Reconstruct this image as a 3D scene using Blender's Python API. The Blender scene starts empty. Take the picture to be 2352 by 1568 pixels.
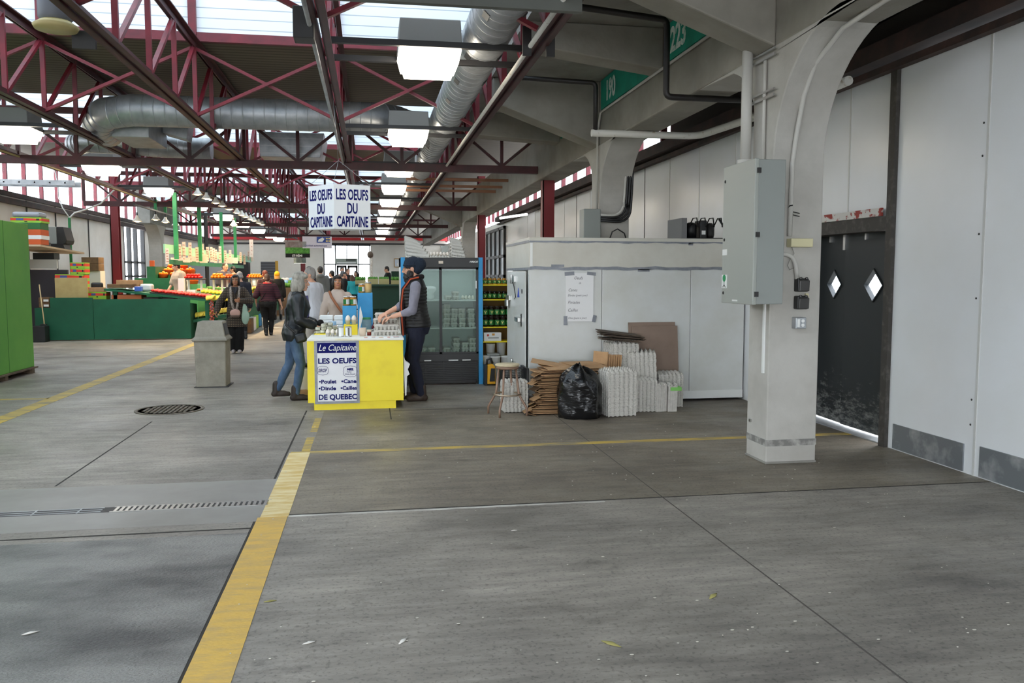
# Covered market hall with an egg stand, a walk-in cooler and produce stalls.  World metres: X right, Y into the hall, Z up.
import bpy, bmesh, math, random
from mathutils import Vector, Matrix, Euler
RND = random.Random(11)
SC = bpy.context.scene
COL = SC.collection
PI = math.pi
ORG = {}                                    # world origin of every object made here

def lin(c):
    c /= 255.0
    return c / 12.92 if c <= .04045 else ((c + .055) / 1.055) ** 2.4
def rgb(c): return (lin(c[0]), lin(c[1]), lin(c[2]), 1)

MATS = {}
def mat(name, col, rough=.55, metal=0, col2=None, scale=6, detail=4, lo=.35, hi=.65, bump=0, bscale=None, stretch=None, spec=.5, emit=0, ecol=None):
    """principled material; col2 blends in through object-space noise, bump from a finer noise"""
    if name in MATS: return MATS[name]
    m = bpy.data.materials.new(name); m.use_nodes = True
    nt = m.node_tree; b = nt.nodes['Principled BSDF']; L = nt.links.new
    b.inputs['Base Color'].default_value = rgb(col); b.inputs['Roughness'].default_value = rough
    b.inputs['Metallic'].default_value = metal; b.inputs['Specular IOR Level'].default_value = spec
    if col2 or bump:
        tc = nt.nodes.new('ShaderNodeTexCoord'); mp = nt.nodes.new('ShaderNodeMapping')
        L(tc.outputs['Object'], mp.inputs['Vector'])
        if stretch: mp.inputs['Scale'].default_value = stretch
    if col2:
        n = nt.nodes.new('ShaderNodeTexNoise'); n.inputs['Scale'].default_value = scale; n.inputs['Detail'].default_value = detail; n.inputs['Roughness'].default_value = .62
        L(mp.outputs[0], n.inputs['Vector'])
        r = nt.nodes.new('ShaderNodeValToRGB'); r.color_ramp.elements[0].position = lo; r.color_ramp.elements[1].position = hi
        r.color_ramp.elements[0].color = rgb(col); r.color_ramp.elements[1].color = rgb(col2)
        L(n.outputs['Fac'], r.inputs[0]); L(r.outputs[0], b.inputs['Base Color'])
    if bump:
        n2 = nt.nodes.new('ShaderNodeTexNoise'); n2.inputs['Scale'].default_value = bscale or scale * 4; n2.inputs['Detail'].default_value = 3
        L(mp.outputs[0], n2.inputs['Vector'])
        bp = nt.nodes.new('ShaderNodeBump'); bp.inputs['Strength'].default_value = bump; bp.inputs['Distance'].default_value = .02
        L(n2.outputs['Fac'], bp.inputs['Height']); L(bp.outputs[0], b.inputs['Normal'])
    if emit:
        b.inputs['Emission Color'].default_value = rgb(ecol or col); b.inputs['Emission Strength'].default_value = emit
    MATS[name] = m
    return m
def bands(name, c1, c2, axis=2, period=.05, duty=.5, rough=.8, c3=None, axis2=0, period2=.05):
    """stripes (or checks when c3 is given) in object space"""
    if name in MATS: return MATS[name]
    m = mat(name, c1, rough); nt = m.node_tree; L = nt.links.new; b = nt.nodes['Principled BSDF']
    tc = nt.nodes.new('ShaderNodeTexCoord'); sp = nt.nodes.new('ShaderNodeSeparateXYZ'); L(tc.outputs['Object'], sp.inputs[0])
    def stripe(ax, per):
        a = nt.nodes.new('ShaderNodeMath'); a.operation = 'DIVIDE'; L(sp.outputs[ax], a.inputs[0]); a.inputs[1].default_value = per
        f = nt.nodes.new('ShaderNodeMath'); f.operation = 'FRACT'; L(a.outputs[0], f.inputs[0])
        g = nt.nodes.new('ShaderNodeMath'); g.operation = 'GREATER_THAN'; L(f.outputs[0], g.inputs[0]); g.inputs[1].default_value = duty
        return g
    g = stripe(axis, period); mx = nt.nodes.new('ShaderNodeMixRGB'); L(g.outputs[0], mx.inputs[0])
    mx.inputs[1].default_value = rgb(c1); mx.inputs[2].default_value = rgb(c2); out = mx
    if c3:
        g2 = stripe(axis2, period2); m2 = nt.nodes.new('ShaderNodeMixRGB'); L(g2.outputs[0], m2.inputs[0])
        L(mx.outputs[0], m2.inputs[1]); m2.inputs[2].default_value = rgb(c3); out = m2
    L(out.outputs[0], b.inputs['Base Color'])
    return m
def glass(name, tint=(235, 240, 240), rough=.03, opac=.12):
    """thin sheet glass: mostly see-through with a glossy sheet over it"""
    if name in MATS: return MATS[name]
    m = bpy.data.materials.new(name); m.use_nodes = True; nt = m.node_tree; L = nt.links.new
    nt.nodes.remove(nt.nodes['Principled BSDF']); o = nt.nodes['Material Output']
    t = nt.nodes.new('ShaderNodeBsdfTransparent'); t.inputs[0].default_value = rgb(tint)
    p = nt.nodes.new('ShaderNodeBsdfPrincipled'); p.inputs['Base Color'].default_value = rgb((200, 208, 205)); p.inputs['Roughness'].default_value = rough
    x = nt.nodes.new('ShaderNodeMixShader'); x.inputs[0].default_value = opac
    L(t.outputs[0], x.inputs[1]); L(p.outputs[0], x.inputs[2]); L(x.outputs[0], o.inputs[0])
    MATS[name] = m
    return m

class MB:
    """collects shapes and links them as ONE mesh object"""
    def __init__(s): s.v = []; s.f = []; s.mi = []; s.sm = []
    def add(s, vs, fs, mi=0, sm=False, M=None):
        n = len(s.v)
        s.v += [(M @ Vector(v)) if M else Vector(v) for v in vs]
        s.f += [tuple(i + n for i in f) for f in fs]; s.mi += [mi] * len(fs); s.sm += [sm] * len(fs)
        return s
    def box(s, x0, x1, y0, y1, z0, z1, mi=0, M=None):
        vs = [(x, y, z) for z in (z0, z1) for y in (y0, y1) for x in (x0, x1)]
        return s.add(vs, [(0, 2, 3, 1), (4, 5, 7, 6), (0, 1, 5, 4), (2, 6, 7, 3), (0, 4, 6, 2), (1, 3, 7, 5)], mi, False, M)
    def cbox(s, c, d, mi=0, rot=None):
        M = Matrix.Translation(c) @ (Euler(rot).to_matrix().to_4x4() if rot else Matrix())
        return s.box(-d[0]/2, d[0]/2, -d[1]/2, d[1]/2, -d[2]/2, d[2]/2, mi, M)
    def bar(s, p0, p1, w, h, mi=0, up=(0, 0, 1)):
        p0 = Vector(p0); p1 = Vector(p1); d = (p1 - p0); l = d.length; d.normalize(); u = Vector(up)
        if abs(d.dot(u)) > .98: u = Vector((0, 1, 0))
        r = d.cross(u).normalized(); u = r.cross(d).normalized()
        M = Matrix((r, d, u)).transposed().to_4x4(); M.translation = p0
        return s.box(-w/2, w/2, 0, l, -h/2, h/2, mi, M)
    def tube(s, pts, r, n=10, mi=0, cap=True, sm=True, sx=1):
        pts = [Vector(p) for p in pts]; k = len(pts); rr = r if isinstance(r, (list, tuple)) else [r] * k
        vs = []; fs = []; prev = None
        for i, p in enumerate(pts):
            t = (pts[min(i + 1, k - 1)] - pts[max(i - 1, 0)]).normalized()
            if prev is None:
                a = Vector((0, 0, 1)) if abs(t.z) < .9 else Vector((0, 1, 0)); u = t.cross(a).normalized()
            else: u = (prev - t * prev.dot(t)).normalized()
            prev = u; w = t.cross(u)
            for j in range(n):
                a = 2 * PI * j / n; vs.append(p + (u * math.cos(a) * sx + w * math.sin(a)) * rr[i])
        for i in range(k - 1):
            for j in range(n): fs.append((i*n + j, i*n + (j+1) % n, (i+1)*n + (j+1) % n, (i+1)*n + j))
        s.add(vs, fs, mi, sm)
        if cap: s.add(vs[:n], [tuple(range(n))[::-1]], mi); s.add(vs[-n:], [tuple(range(n))], mi)
        return s
    def cyl(s, c, r, z0, z1, n=20, mi=0, r1=None, M=None): return s.lathe([(r, z0), (r if r1 is None else r1, z1)], c, n, mi, False, M)
    def lathe(s, prof, c=(0, 0, 0), n=20, mi=0, smooth=True, M=None, caps=True):
        vs = []; fs = []
        for (r, z) in prof:
            for j in range(n): a = 2*PI*j/n; vs.append((c[0] + r*math.cos(a), c[1] + r*math.sin(a), c[2] + z))
        for i in range(len(prof) - 1):
            for j in range(n): fs.append((i*n + j, i*n + (j+1) % n, (i+1)*n + (j+1) % n, (i+1)*n + j))
        s.add(vs, fs, mi, smooth or n > 8, M)
        if caps:
            if prof[0][0] > 1e-4: s.add(vs[:n], [tuple(range(n))[::-1]], mi, False, M)
            if prof[-1][0] > 1e-4: s.add(vs[-n:], [tuple(range(n))], mi, False, M)
        return s
    def prism(s, poly, axis, a, b, mi=0, M=None):
        """poly in the two other axes (x: y,z / y: x,z / z: x,y) extruded from a to b"""
        def P(p, t): return (t, p[0], p[1]) if axis == 'x' else (p[0], t, p[1]) if axis == 'y' else (p[0], p[1], t)
        n = len(poly); vs = [P(p, a) for p in poly] + [P(p, b) for p in poly]
        fs = [tuple(range(n))[::-1], tuple(range(n, 2*n))] + [(i, (i+1) % n, (i+1) % n + n, i + n) for i in range(n)]
        return s.add(vs, fs, mi, False, M)
    def ell(s, c, r, n=12, m=8, mi=0, M=None, sm=True):
        r = (r, r, r) if not isinstance(r, (list, tuple)) else r
        vs = []; fs = []
        for i in range(m + 1):
            t = PI * i / m
            for j in range(n): a = 2*PI*j/n; vs.append((c[0] + r[0]*math.sin(t)*math.cos(a), c[1] + r[1]*math.sin(t)*math.sin(a), c[2] - r[2]*math.cos(t)))
        for i in range(m):
            for j in range(n): fs.append((i*n + j, i*n + (j+1) % n, (i+1)*n + (j+1) % n, (i+1)*n + j))
        return s.add(vs, fs, mi, sm, M)
    def build(s, name, mats, parent=None, bev=0, seg=2, at=None):
        """verts are world coordinates (or the parent's own when the parent sits at the origin)"""
        mats = mats if isinstance(mats, (list, tuple)) else [mats]
        if parent: o0 = ORG[parent.name]
        elif at is not None: o0 = Vector(at)
        else:
            xs = [v.x for v in s.v]; ys = [v.y for v in s.v]; zs = [v.z for v in s.v]
            o0 = Vector(((min(xs) + max(xs))/2, (min(ys) + max(ys))/2, min(zs)))
        me = bpy.data.meshes.new(name); me.from_pydata([v - o0 for v in s.v], [], s.f)
        for m in mats: me.materials.append(m)
        me.polygons.foreach_set('material_index', s.mi); me.polygons.foreach_set('use_smooth', s.sm)
        bm = bmesh.new(); bm.from_mesh(me); bmesh.ops.remove_doubles(bm, verts=bm.verts, dist=1e-6); bmesh.ops.recalc_face_normals(bm, faces=bm.faces); bm.to_mesh(me); bm.free()
        me.update()
        o = bpy.data.objects.new(name, me); COL.objects.link(o); ORG[o.name] = o0.copy()
        if parent: o.parent = parent
        else: o.location = o0
        if bev:
            b = o.modifiers.new('bevel', 'BEVEL'); b.width = bev; b.segments = seg; b.limit_method = 'ANGLE'; b.angle_limit = .6
        return o
def tag(o, label=None, cat=None, group=None, kind=None):
    if label: o['label'] = label
    if cat: o['category'] = cat
    if group: o['group'] = group
    if kind: o['kind'] = kind
    return o
def thing(name, label, cat, loc=(0, 0, 0), group=None, rz=0):
    o = bpy.data.objects.new(name, None); COL.objects.link(o); o.empty_display_size = .1
    o.location = loc; o.rotation_euler.z = rz; ORG[o.name] = Vector(loc)
    return tag(o, label, cat, group)
def proto(name, label, cat, group=None):
    """a thing built about the origin, moved afterwards with put()"""
    return thing(name, label, cat, (0, 0, 0), group)
def kids(o): return [c for c in ALLKIDS(o)]
def ALLKIDS(o): return list(o.children)
def put(o, loc, rz=0, rx=0, ry=0, sc=None):
    o.location = loc; o.rotation_euler = (rx, ry, rz)
    if sc: o.scale = sc if isinstance(sc, (tuple, list)) else (sc,) * 3
    return o
def dup(o, loc=None, rz=0, label=None, group=None, rx=0, ry=0, sc=None):
    """a copy of a thing with copies of its parts and sub-parts"""
    r = o.copy(); COL.objects.link(r)
    ORG[r.name] = ORG[o.name]
    for c in o.children:
        d = c.copy(); COL.objects.link(d); d.parent = r
        for e in c.children:
            g = e.copy(); COL.objects.link(g); g.parent = d
    if loc is not None: put(r, loc, rz, rx, ry, sc)
    if label: r['label'] = label
    if group: r['group'] = group
    return r
def struct(name, mb, mats, parent=None, bev=0):
    o = mb.build(name, mats, parent, bev)
    if not parent: o['kind'] = 'structure'
    return o
def arc(c, r, a0, a1, n, f=lambda u, v: (u, v)):
    return [f(c[0] + r*math.cos(math.radians(a0 + (a1-a0)*i/n)), c[1] + r*math.sin(math.radians(a0 + (a1-a0)*i/n))) for i in range(n + 1)]
def bake(ob_me, mods, name='tmp'):
    """evaluate modifiers on a mesh and hand back a plain mesh"""
    o = bpy.data.objects.new(name, ob_me); COL.objects.link(o)
    for (t, kw) in mods:
        m = o.modifiers.new(t, t)
        for k, v in kw.items(): setattr(m, k, v)
    dg = bpy.context.evaluated_depsgraph_get(); dg.update()
    me = bpy.data.meshes.new_from_object(o.evaluated_get(dg))
    bpy.data.objects.remove(o)
    return me
def text(name, s, size, m, loc, parent=None, rot=(PI/2, 0, 0), bold=0, shear=0, sx=1, align='LEFT', depth=.0015):
    """raised lettering; loc is the baseline point, default upright and facing -Y; parent coordinates are world"""
    cu = bpy.data.curves.new('t', 'FONT'); cu.body = s; cu.size = size; cu.offset = bold; cu.shear = shear; cu.align_x = align; cu.extrude = depth
    cu.resolution_u = 3
    o = bpy.data.objects.new('t', cu); COL.objects.link(o)
    dg = bpy.context.evaluated_depsgraph_get(); dg.update()
    me = bpy.data.meshes.new_from_object(o.evaluated_get(dg)); bpy.data.objects.remove(o)
    M = Matrix.Translation(Vector(loc) - (ORG[parent.name] if parent else Vector())) @ Euler(rot).to_matrix().to_4x4() @ Matrix.Diagonal((sx, 1, 1, 1))
    me.transform(M); me.materials.clear(); me.materials.append(m); me.name = name
    ob = bpy.data.objects.new(name, me); COL.objects.link(ob)
    if parent: ob.parent = parent; ORG[ob.name] = ORG[parent.name]
    return ob

# ---------------------------------------------------------------- palette
CONC = mat('painted_concrete', (186, 183, 176), .7, col2=(168, 164, 156), scale=1.6, bump=.12, bscale=25)
CONCD = mat('raw_concrete', (150, 147, 140), .8, col2=(128, 125, 118), scale=2, bump=.12, bscale=25)
RED = mat('red_steel', (124, 28, 42), .45, col2=(94, 24, 34), scale=3)
CONCSH = mat('shade_darkened_concrete', (150, 145, 135), .8, col2=(128, 123, 114), scale=1.3, bump=.12, bscale=25)  # concrete with the shade on beam and brackets put into its colour
REDD = mat('dark_red_steel', (78, 26, 30), .5, col2=(56, 24, 24), scale=3)
BLK = mat('black_plastic', (24, 24, 26), .45)
BLKM = mat('black_metal', (34, 32, 32), .5)
GALV = mat('galvanised', (186, 188, 190), .42, .55, col2=(156, 159, 162), scale=4)
STEEL = mat('bright_steel', (190, 190, 188), .28, .9)
WHT = mat('white_gloss', (228, 229, 226), .3)
WPAN = mat('white_wall_panel', (224, 226, 228), .24, col2=(219, 220, 219), scale=.8)
TEAL = mat('teal_paint', (0, 150, 125), .6, col2=(4, 128, 108), scale=3)
GRN = mat('stall_green', (10, 104, 66), .6, col2=(8, 88, 58), scale=3)
GRNL = mat('post_green', (58, 150, 92), .6, col2=(48, 134, 82), scale=4)
YEL = mat('yellow_paint', (244, 222, 22), .45, col2=(232, 206, 18), scale=4, lo=.45, hi=.8)
BLU = mat('sky_blue_paint', (46, 152, 208), .5, col2=(38, 138, 194), scale=5)
NAVY = mat('navy_ink', (18, 22, 96), .7, spec=.15)
KRAFT = mat('kraft_card', (186, 148, 108), .85, col2=(166, 130, 92), scale=6)
KRAFTD = mat('old_card', (120, 92, 62), .9, col2=(98, 74, 52), scale=6)
PULP = mat('grey_pulp', (206, 202, 194), .95, col2=(190, 186, 178), scale=30, bump=.25, bscale=180)
WOODW = mat('pale_wood', (196, 172, 128), .7, col2=(178, 152, 108), scale=8, stretch=(1, 1, .2))
RUB = mat('rubber', (30, 30, 30), .8)
# ---------------------------------------------------------------- floor
def floor_mat(nm, c0, c1, off=0):
    m = mat(nm, c1, .55); nt = m.node_tree; L = nt.links.new; b = nt.nodes['Principled BSDF']
    tc = nt.nodes.new('ShaderNodeTexCoord')
    def noise(sc, det, stretch=(1, 1, 1), rough=.6):
        mp = nt.nodes.new('ShaderNodeMapping'); mp.inputs['Scale'].default_value = stretch; L(tc.outputs['Object'], mp.inputs[0])
        n = nt.nodes.new('ShaderNodeTexNoise'); n.inputs['Scale'].default_value = sc; n.inputs['Detail'].default_value = det; n.inputs['Roughness'].default_value = rough
        L(mp.outputs[0], n.inputs['Vector']); return n
    def ramp(n, p0, c0, p1, c1):
        r = nt.nodes.new('ShaderNodeValToRGB'); e = r.color_ramp.elements; e[0].position = p0; e[1].position = p1; e[0].color = rgb(c0); e[1].color = rgb(c1); L(n.outputs['Fac'], r.inputs[0]); return r
    a = ramp(noise(.75, 9, (.7, 1.3, 1), .72), .34, c0, .68, c1)          # broad stains
    c = ramp(noise(9, 8, (.22, 1.6, 1), .7), .32, (138, 138, 138), .7, (255, 255, 255))   # brushed streaks across the hall
    d = ramp(noise(45, 6), .36, (150, 150, 150), .46, (255, 255, 255))          # fine grit
    e = ramp(noise(2.6, 10, (1, 1, 1), .8), .30, (120, 118, 116), .44, (255, 255, 255))   # dark spills
    for r in (c, d, e):
        x = nt.nodes.new('ShaderNodeMixRGB'); x.blend_type = 'MULTIPLY'; x.inputs[0].default_value = .55; L(a.outputs[0], x.inputs[1]); L(r.outputs[0], x.inputs[2]); a = x
    L(a.outputs[0], b.inputs['Base Color'])
    rr = nt.nodes.new('ShaderNodeMapRange'); L(noise(1.1, 5).outputs['Fac'], rr.inputs[0]); rr.inputs[1].default_value = .3; rr.inputs[2].default_value = .7; rr.inputs[3].default_value = .34; rr.inputs[4].default_value = .7; L(rr.outputs[0], b.inputs['Roughness'])
    bp = nt.nodes.new('ShaderNodeBump'); bp.inputs['Strength'].default_value = .18; bp.inputs['Distance'].default_value = .01; L(noise(40, 5, (.4, 1.5, 1)).outputs['Fac'], bp.inputs['Height']); L(bp.outputs[0], b.inputs['Normal'])
    return m
def worn_paint(name, c, under, scale=5, lo=.38, hi=.62):
    return mat(name, c, .6, col2=under, scale=scale, detail=10, lo=lo, hi=hi, bump=.15, bscale=60, stretch=(.7, 2.6, 1))
F_CON = floor_mat('concrete_floor', (122, 115, 107), (176, 167, 155)); F_BRN = floor_mat('brown_concrete_floor', (108, 98, 86), (156, 144, 126))
F_ASP = mat('damp_asphalt', (136, 133, 128), .36, col2=(70, 68, 67), scale=1.5, detail=12, lo=.42, hi=.66, bump=.55, bscale=70, stretch=(.8, 1.7, 1))
F_SMO = mat('smooth_strip', (146, 143, 137), .42, col2=(128, 124, 118), scale=1.2, bump=.1)
F_YEL = worn_paint('floor_yellow', (214, 172, 78), (176, 148, 98), 7, .42, .75)
F_YEL2 = worn_paint('faded_floor_yellow', (196, 164, 70), (132, 122, 98), 4, .4, .66)
F_PALE = worn_paint('rubbed_floor_yellow', (226, 208, 158), (206, 172, 96), 6)
F_GAP = mat('floor_joint', (48, 44, 40), .9)
mb = MB(); mb.box(-9.4, 9, -12.2, 56, -.2, 0, 0)
mb.box(-2.55, -.76, -12, 5.18, 0, .002, 1)                                   # rough asphalt lane
mb.box(-9.2, -.70, 5.42, 6.55, 0, .0015, 2)                                  # smooth concrete band round the drain
mb.box(-.745, -.555, -12, 5.5, 0, .003, 3); mb.box(-.73, -.55, 5.5, 7.5, 0, .003, 5); mb.box(-.63, -.555, 7.56, 8.2, 0, .002, 4); mb.box(-.62, -.55, 8.5, 9.3, 0, .002, 4)
mb.box(-.72, 4.9, 7.44, 7.54, 0, .0025, 4)
mb.box(-4.12, -3.92, 4, 33, 0, .002, 4); mb.box(-9, -4.1, 11.35, 11.45, 0, .002, 4)
mb.box(-.762, -.745, -12, 9.86, 0, .001, 6); mb.box(-.55, 4.9, 5.55, 9.8, 0, .0008, 7); mb.box(-.55, 1.6, 5.49, 5.525, 0, .0012, 8)
mb.box(-.6, 9, 5.53, 5.545, 0, .0014, 6); mb.box(-3.2, -.76, 5.27, 5.285, 0, .0025, 6); mb.box(-2.575, -2.55, -2, 5.27, 0, .0025, 6)
mb.box(2.034, 2.043, -12, 9.8, 0, .0012, 9); mb.box(-9, 1, 17.2, 17.23, 0, .001, 6); mb.box(.2, .215, 9.1, 10.2, 0, .001, 6); mb.box(.25, 1.25, 9.68, 9.70, 0, .001, 6)
mb.box(-2.36, -2.345, 6.6, 9.4, 0, .001, 6)
floor = struct('floor', mb, [F_CON, F_ASP, F_SMO, F_YEL, F_YEL2, F_PALE, F_GAP, F_BRN, worn_paint('pale_slab_edge', (206, 202, 194), (150, 144, 136), 6), mat('faint_joint', (84, 78, 72), .9)])
# crumbs and litter on the floor
mb = MB()
for i in range(260):
    y = 3 + 8*RND.random()**1.5; x = RND.uniform(-.5 - .05*y, 4.5); r = RND.uniform(.002, .006)
    mb.ell((x, y, .003), (r*RND.uniform(1, 2), r, .002), 6, 4)
tag(mb.build('floor_crumbs', mat('pale_crumb', (196, 190, 178), .9)), 'pale crumbs scattered over the concrete floor in the foreground', 'crumbs', kind='stuff')
LEAF = mat('dry_leaf', (150, 142, 84), .9); SCRAP = mat('paper_scrap', (214, 208, 200), .9)
for i, (x, y, s, r, m, lb) in enumerate([(-.28, 3.55, .03, .4, SCRAP, 'white paper scrap left of the yellow line end'), (.12, 3.5, .035, 1, SCRAP, 'white crumpled scrap in the near foreground'), (1.0, 3.32, .05, 2.3, LEAF, 'dry green leaf at the bottom edge of the photo'), (.86, 4.95, .02, .1, SCRAP, 'white crumb in the middle of the near floor'), (-.53, 12.3, .05, 0, SCRAP, 'white scrap on the aisle floor'), (-1.5, 3.85, .035, .5, SCRAP, 'pale chip on the dark asphalt lane'), (1.65, 3.75, .045, .8, LEAF, 'thin straw on the near concrete'), (-.5, 4.05, .03, .2, LEAF, 'small brown leaf beside the yellow line')]):
    z = .0035 if -2.5 < x < -.5 and y < 8 else .0
    q = MB(); q.tube([(x - s*math.cos(r), y - s*math.sin(r), z + .004), (x, y, z + .009), (x + s*math.cos(r), y + s*math.sin(r), z + .004)], [.003, s*.35, .003], 6, sx=1)
    for v in q.v: v.z = z + .0005 + max(0, (v.z - z)) * .35
    tag(q.build('fallen_leaf' if 'leaf' in lb or 'straw' in lb else 'paper_scrap', m), lb, 'leaf' if 'leaf' in lb else 'scrap')
# manhole and trench drain
IRON = mat('cast_iron', (92, 84, 74), .55, .5, col2=(120, 112, 100), scale=30)
t = thing('manhole_cover', 'round cast iron manhole cover in the aisle floor', 'manhole cover', (-2.35, 10.2, 0))
MB().lathe([(.385, 0), (.385, .008), (.345, .008), (.345, .004)], (-2.35, 10.2, 0), 40).build('rim', IRON, t)
q = MB(); q.cyl((-2.35, 10.2, 0), .345, .0, .004, 40)
for i in range(-6, 7):
    for j in range(-6, 7):
        if i*i + j*j < 34: q.cbox((-2.35 + i*.052, 10.2 + j*.052, .006), (.034, .034, .005), 0, (0, 0, PI/4))
q.build('cover_plate', IRON, t)
t = thing('trench_drain', 'long floor drain with a slotted steel grate running left from the yellow line', 'drain', (-4.9, 5.86, 0))
MB().box(-9.1, -.72, 5.80, 5.92, .0015, .003).build('channel', BLKM, t)
q = MB()
for i in range(28): q.box(-1.72 + i*.036, -1.705 + i*.036 + .005, 5.80, 5.92, .003, .006)
q.box(-1.74, -.72, 5.795, 5.805, .003, .006); q.box(-1.74, -.72, 5.915, 5.925, .003, .006); q.build('slotted_grate', STEEL, t)
q = MB()
for i in range(26):
    x = -1.95 - i*.28; q.box(x, x + .012, 5.80, 5.92, .003, .006)
for k in range(3): q.box(-9.1, -1.8, 5.812 + k*.045, 5.818 + k*.045, .003, .006)
q.build('bar_grate', GALV, t)

# ---------------------------------------------------------------- right wall
def seam(mb, x, y, z0, z1, s=-1): mb.box(x + s*.006, x, y - .012, y + .012, z0, z1, 1)
SEAM = mat('panel_seam', (196, 196, 192), .4); JOINT = mat('dark_joint', (60, 58, 56), .7)
WX = 4.68
mb = MB(); mb.box(WX, WX + .22, -12, 6.83, 0, 3.45); mb.box(WX, WX + .22, 8.55, 53, 0, 3.5); mb.box(WX + .02, WX + .22, 6.83, 8.55, 2.12, 3.47)
for y in (1.2, 2.4, 3.6, 4.7, 5.73): seam(mb, WX, y, 0, 3.45)
for y in (10.2, 11.4, 12.6, 13.8, 15, 16.2, 17.4, 18.6, 19.8, 21, 22.2, 23.4, 24.6): mb.box(WX - .005, WX, y - .01, y + .01, 2.06, 3.48, 2 if y in (18.6, 13.8, 22.2) else 1)
mb.box(WX + .014, WX + .02, 7.62, 7.64, 2.12, 3.47, 1)
wr = struct('wall_right', mb, [WPAN, SEAM, JOINT])
ZINC = mat('zinc_skirting', (138, 142, 146), .4, .6, col2=(186, 188, 190), scale=3, lo=.5, hi=.66)
mb = MB(); mb.box(WX - .012, WX, 5.84, 6.75, .012, .235); mb.box(WX - .012, WX, -12, 5.66, .012, .25); mb.box(WX - .014, WX - .012, 5.17, 5.185, .012, .25)
struct('baseboard_right', mb, [ZINC])
t = thing('wall_screws', 'row of small dark screws down the white wall panel seam', 'screws', (WX, 5.8, .2))
for z in (.4, .6, 1.4, 1.9, 2.5, 2.75): MB().ell((WX - .004, 5.78, z), (.004, .009, .009), 8, 6).build('screw', BLKM, t)
tag(t, kind='structure')
# swing doors with diamond panes
BDOOR = mat('black_door_paint', (38, 42, 44), .5, col2=(50, 54, 55), scale=2); 
def scuffed():
    m = mat('scuffed_door', (38, 42, 44), .5); nt = m.node_tree; L = nt.links.new; b = nt.nodes['Principled BSDF']
    tc = nt.nodes.new('ShaderNodeTexCoord'); sp = nt.nodes.new('ShaderNodeSeparateXYZ'); L(tc.outputs['Object'], sp.inputs[0])
    mp = nt.nodes.new('ShaderNodeMapping'); mp.inputs['Scale'].default_value = (2, 2, 6); L(tc.outputs['Object'], mp.inputs[0])
    n = nt.nodes.new('ShaderNodeTexNoise'); n.inputs['Scale'].default_value = 3.5; n.inputs['Detail'].default_value = 9; n.inputs['Roughness'].default_value = .75; L(mp.outputs[0], n.inputs[0])
    r = nt.nodes.new('ShaderNodeMapRange'); L(sp.outputs[2], r.inputs[0]); r.inputs[1].default_value = 1.15; r.inputs[2].default_value = 0; r.inputs[3].default_value = -.28; r.inputs[4].default_value = .1
    a = nt.nodes.new('ShaderNodeMath'); a.operation = 'ADD'; L(n.outputs['Fac'], a.inputs[0]); L(r.outputs[0], a.inputs[1])
    c = nt.nodes.new('ShaderNodeValToRGB'); c.color_ramp.elements[0].position = .5; c.color_ramp.elements[1].position = .72; c.color_ramp.elements[0].color = rgb((38, 42, 44)); c.color_ramp.elements[1].color = rgb((128, 128, 124))
    L(a.outputs[0], c.inputs[0]); L(c.outputs[0], b.inputs['Base Color']); return m
SCUF = scuffed()
d = bpy.data.objects.new('door_1', None); COL.objects.link(d); d.location = (4.9, 7.75, 0); ORG['door_1'] = Vector((4.9, 7.75, 0)); d['kind'] = 'structure'
def leaf(y0, y1, x0, x1, yc, zc, hy, hz):
    """leaf from (x0,y0) to (x1,y1) with a diamond hole"""
    q = MB(); z0, z1 = .03, 2.02; th = .045
    dirv = Vector((x1 - x0, y1 - y0, 0)); ln = dirv.length; dirv.normalize(); nrm = Vector((-dirv.y, dirv.x, 0))
    if nrm.x > 0: nrm = -nrm
    c = yc; P = lambda u, z, k: Vector((x0, y0, 0)) + dirv*u + nrm*(th*k) + Vector((0, 0, z))
    dia = [(c - hy, zc), (c, zc - hz), (c + hy, zc), (c, zc + hz)]; rect = [(0, zc), (0, z0), (c, z0), (ln, z0), (ln, zc), (ln, z1), (c, z1), (0, z1)]
    vs = [P(u, z, k) for k in (0, 1) for (u, z) in dia + rect]
    quads = [(0, 4, 5, 6, 1), (1, 6, 7, 8, 2), (2, 8, 9, 10, 3), (3, 10, 11, 4, 0)]
    fs = [f for f in quads] + [tuple(i + 12 for i in f[::-1]) for f in quads]
    fs += [(i, (i+1) % 4, (i+1) % 4 + 12, i + 12) for i in range(4)] + [(4 + i, 4 + (i+1) % 8, 16 + (i+1) % 8, 16 + i) for i in range(8)]
    q.add(vs, fs); o = q.build('leaf', SCUF, d)
    g = MB(); g.add([P(u, z, k) for k in (.45, .5) for (u, z) in dia], [(0, 1, 2, 3), (7, 6, 5, 4)] + [(i, (i+1) % 4, (i+1) % 4 + 4, i + 4) for i in range(4)]); g.build('diamond_pane', glass('door_glass', (250, 252, 255), .1, .06), o)
    f = MB()
    for i in range(4): f.bar(P(*dia[i], 1.1), P(*dia[(i+1) % 4], 1.1), .022, .012)
    f.build('pane_bead', BDOOR, o)
    f = MB(); f.bar(P(ln*.5, 1.93, 1.1), P(ln*.5, 1.99, 1.1), .03, .03); f.build('closer_bracket', STEEL, o)
    return o
leaf(7.13, 7.87, 4.88, 4.88, .232, 1.483, .155, .16)
leaf(7.89, 8.5, 4.90, 4.93, .21, 1.485, .15, .15)
fr = MB(); fr.box(4.64, 4.92, 6.83, 6.92, 0, 3.46); fr.box(4.66, 4.92, 8.5, 8.58, 0, 2.12); fr.box(4.66, 4.95, 6.92, 8.5, 1.995, 2.12); fr.build('frame', mat('door_frame_paint', (58, 54, 50), .6, col2=(88, 84, 78), scale=14, detail=8, lo=.5, hi=.75), d)
f = MB(); f.box(4.82, 4.84, 7.86, 7.9, 1.84, 2.02); f.build('bolt', STEEL, d)
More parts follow.
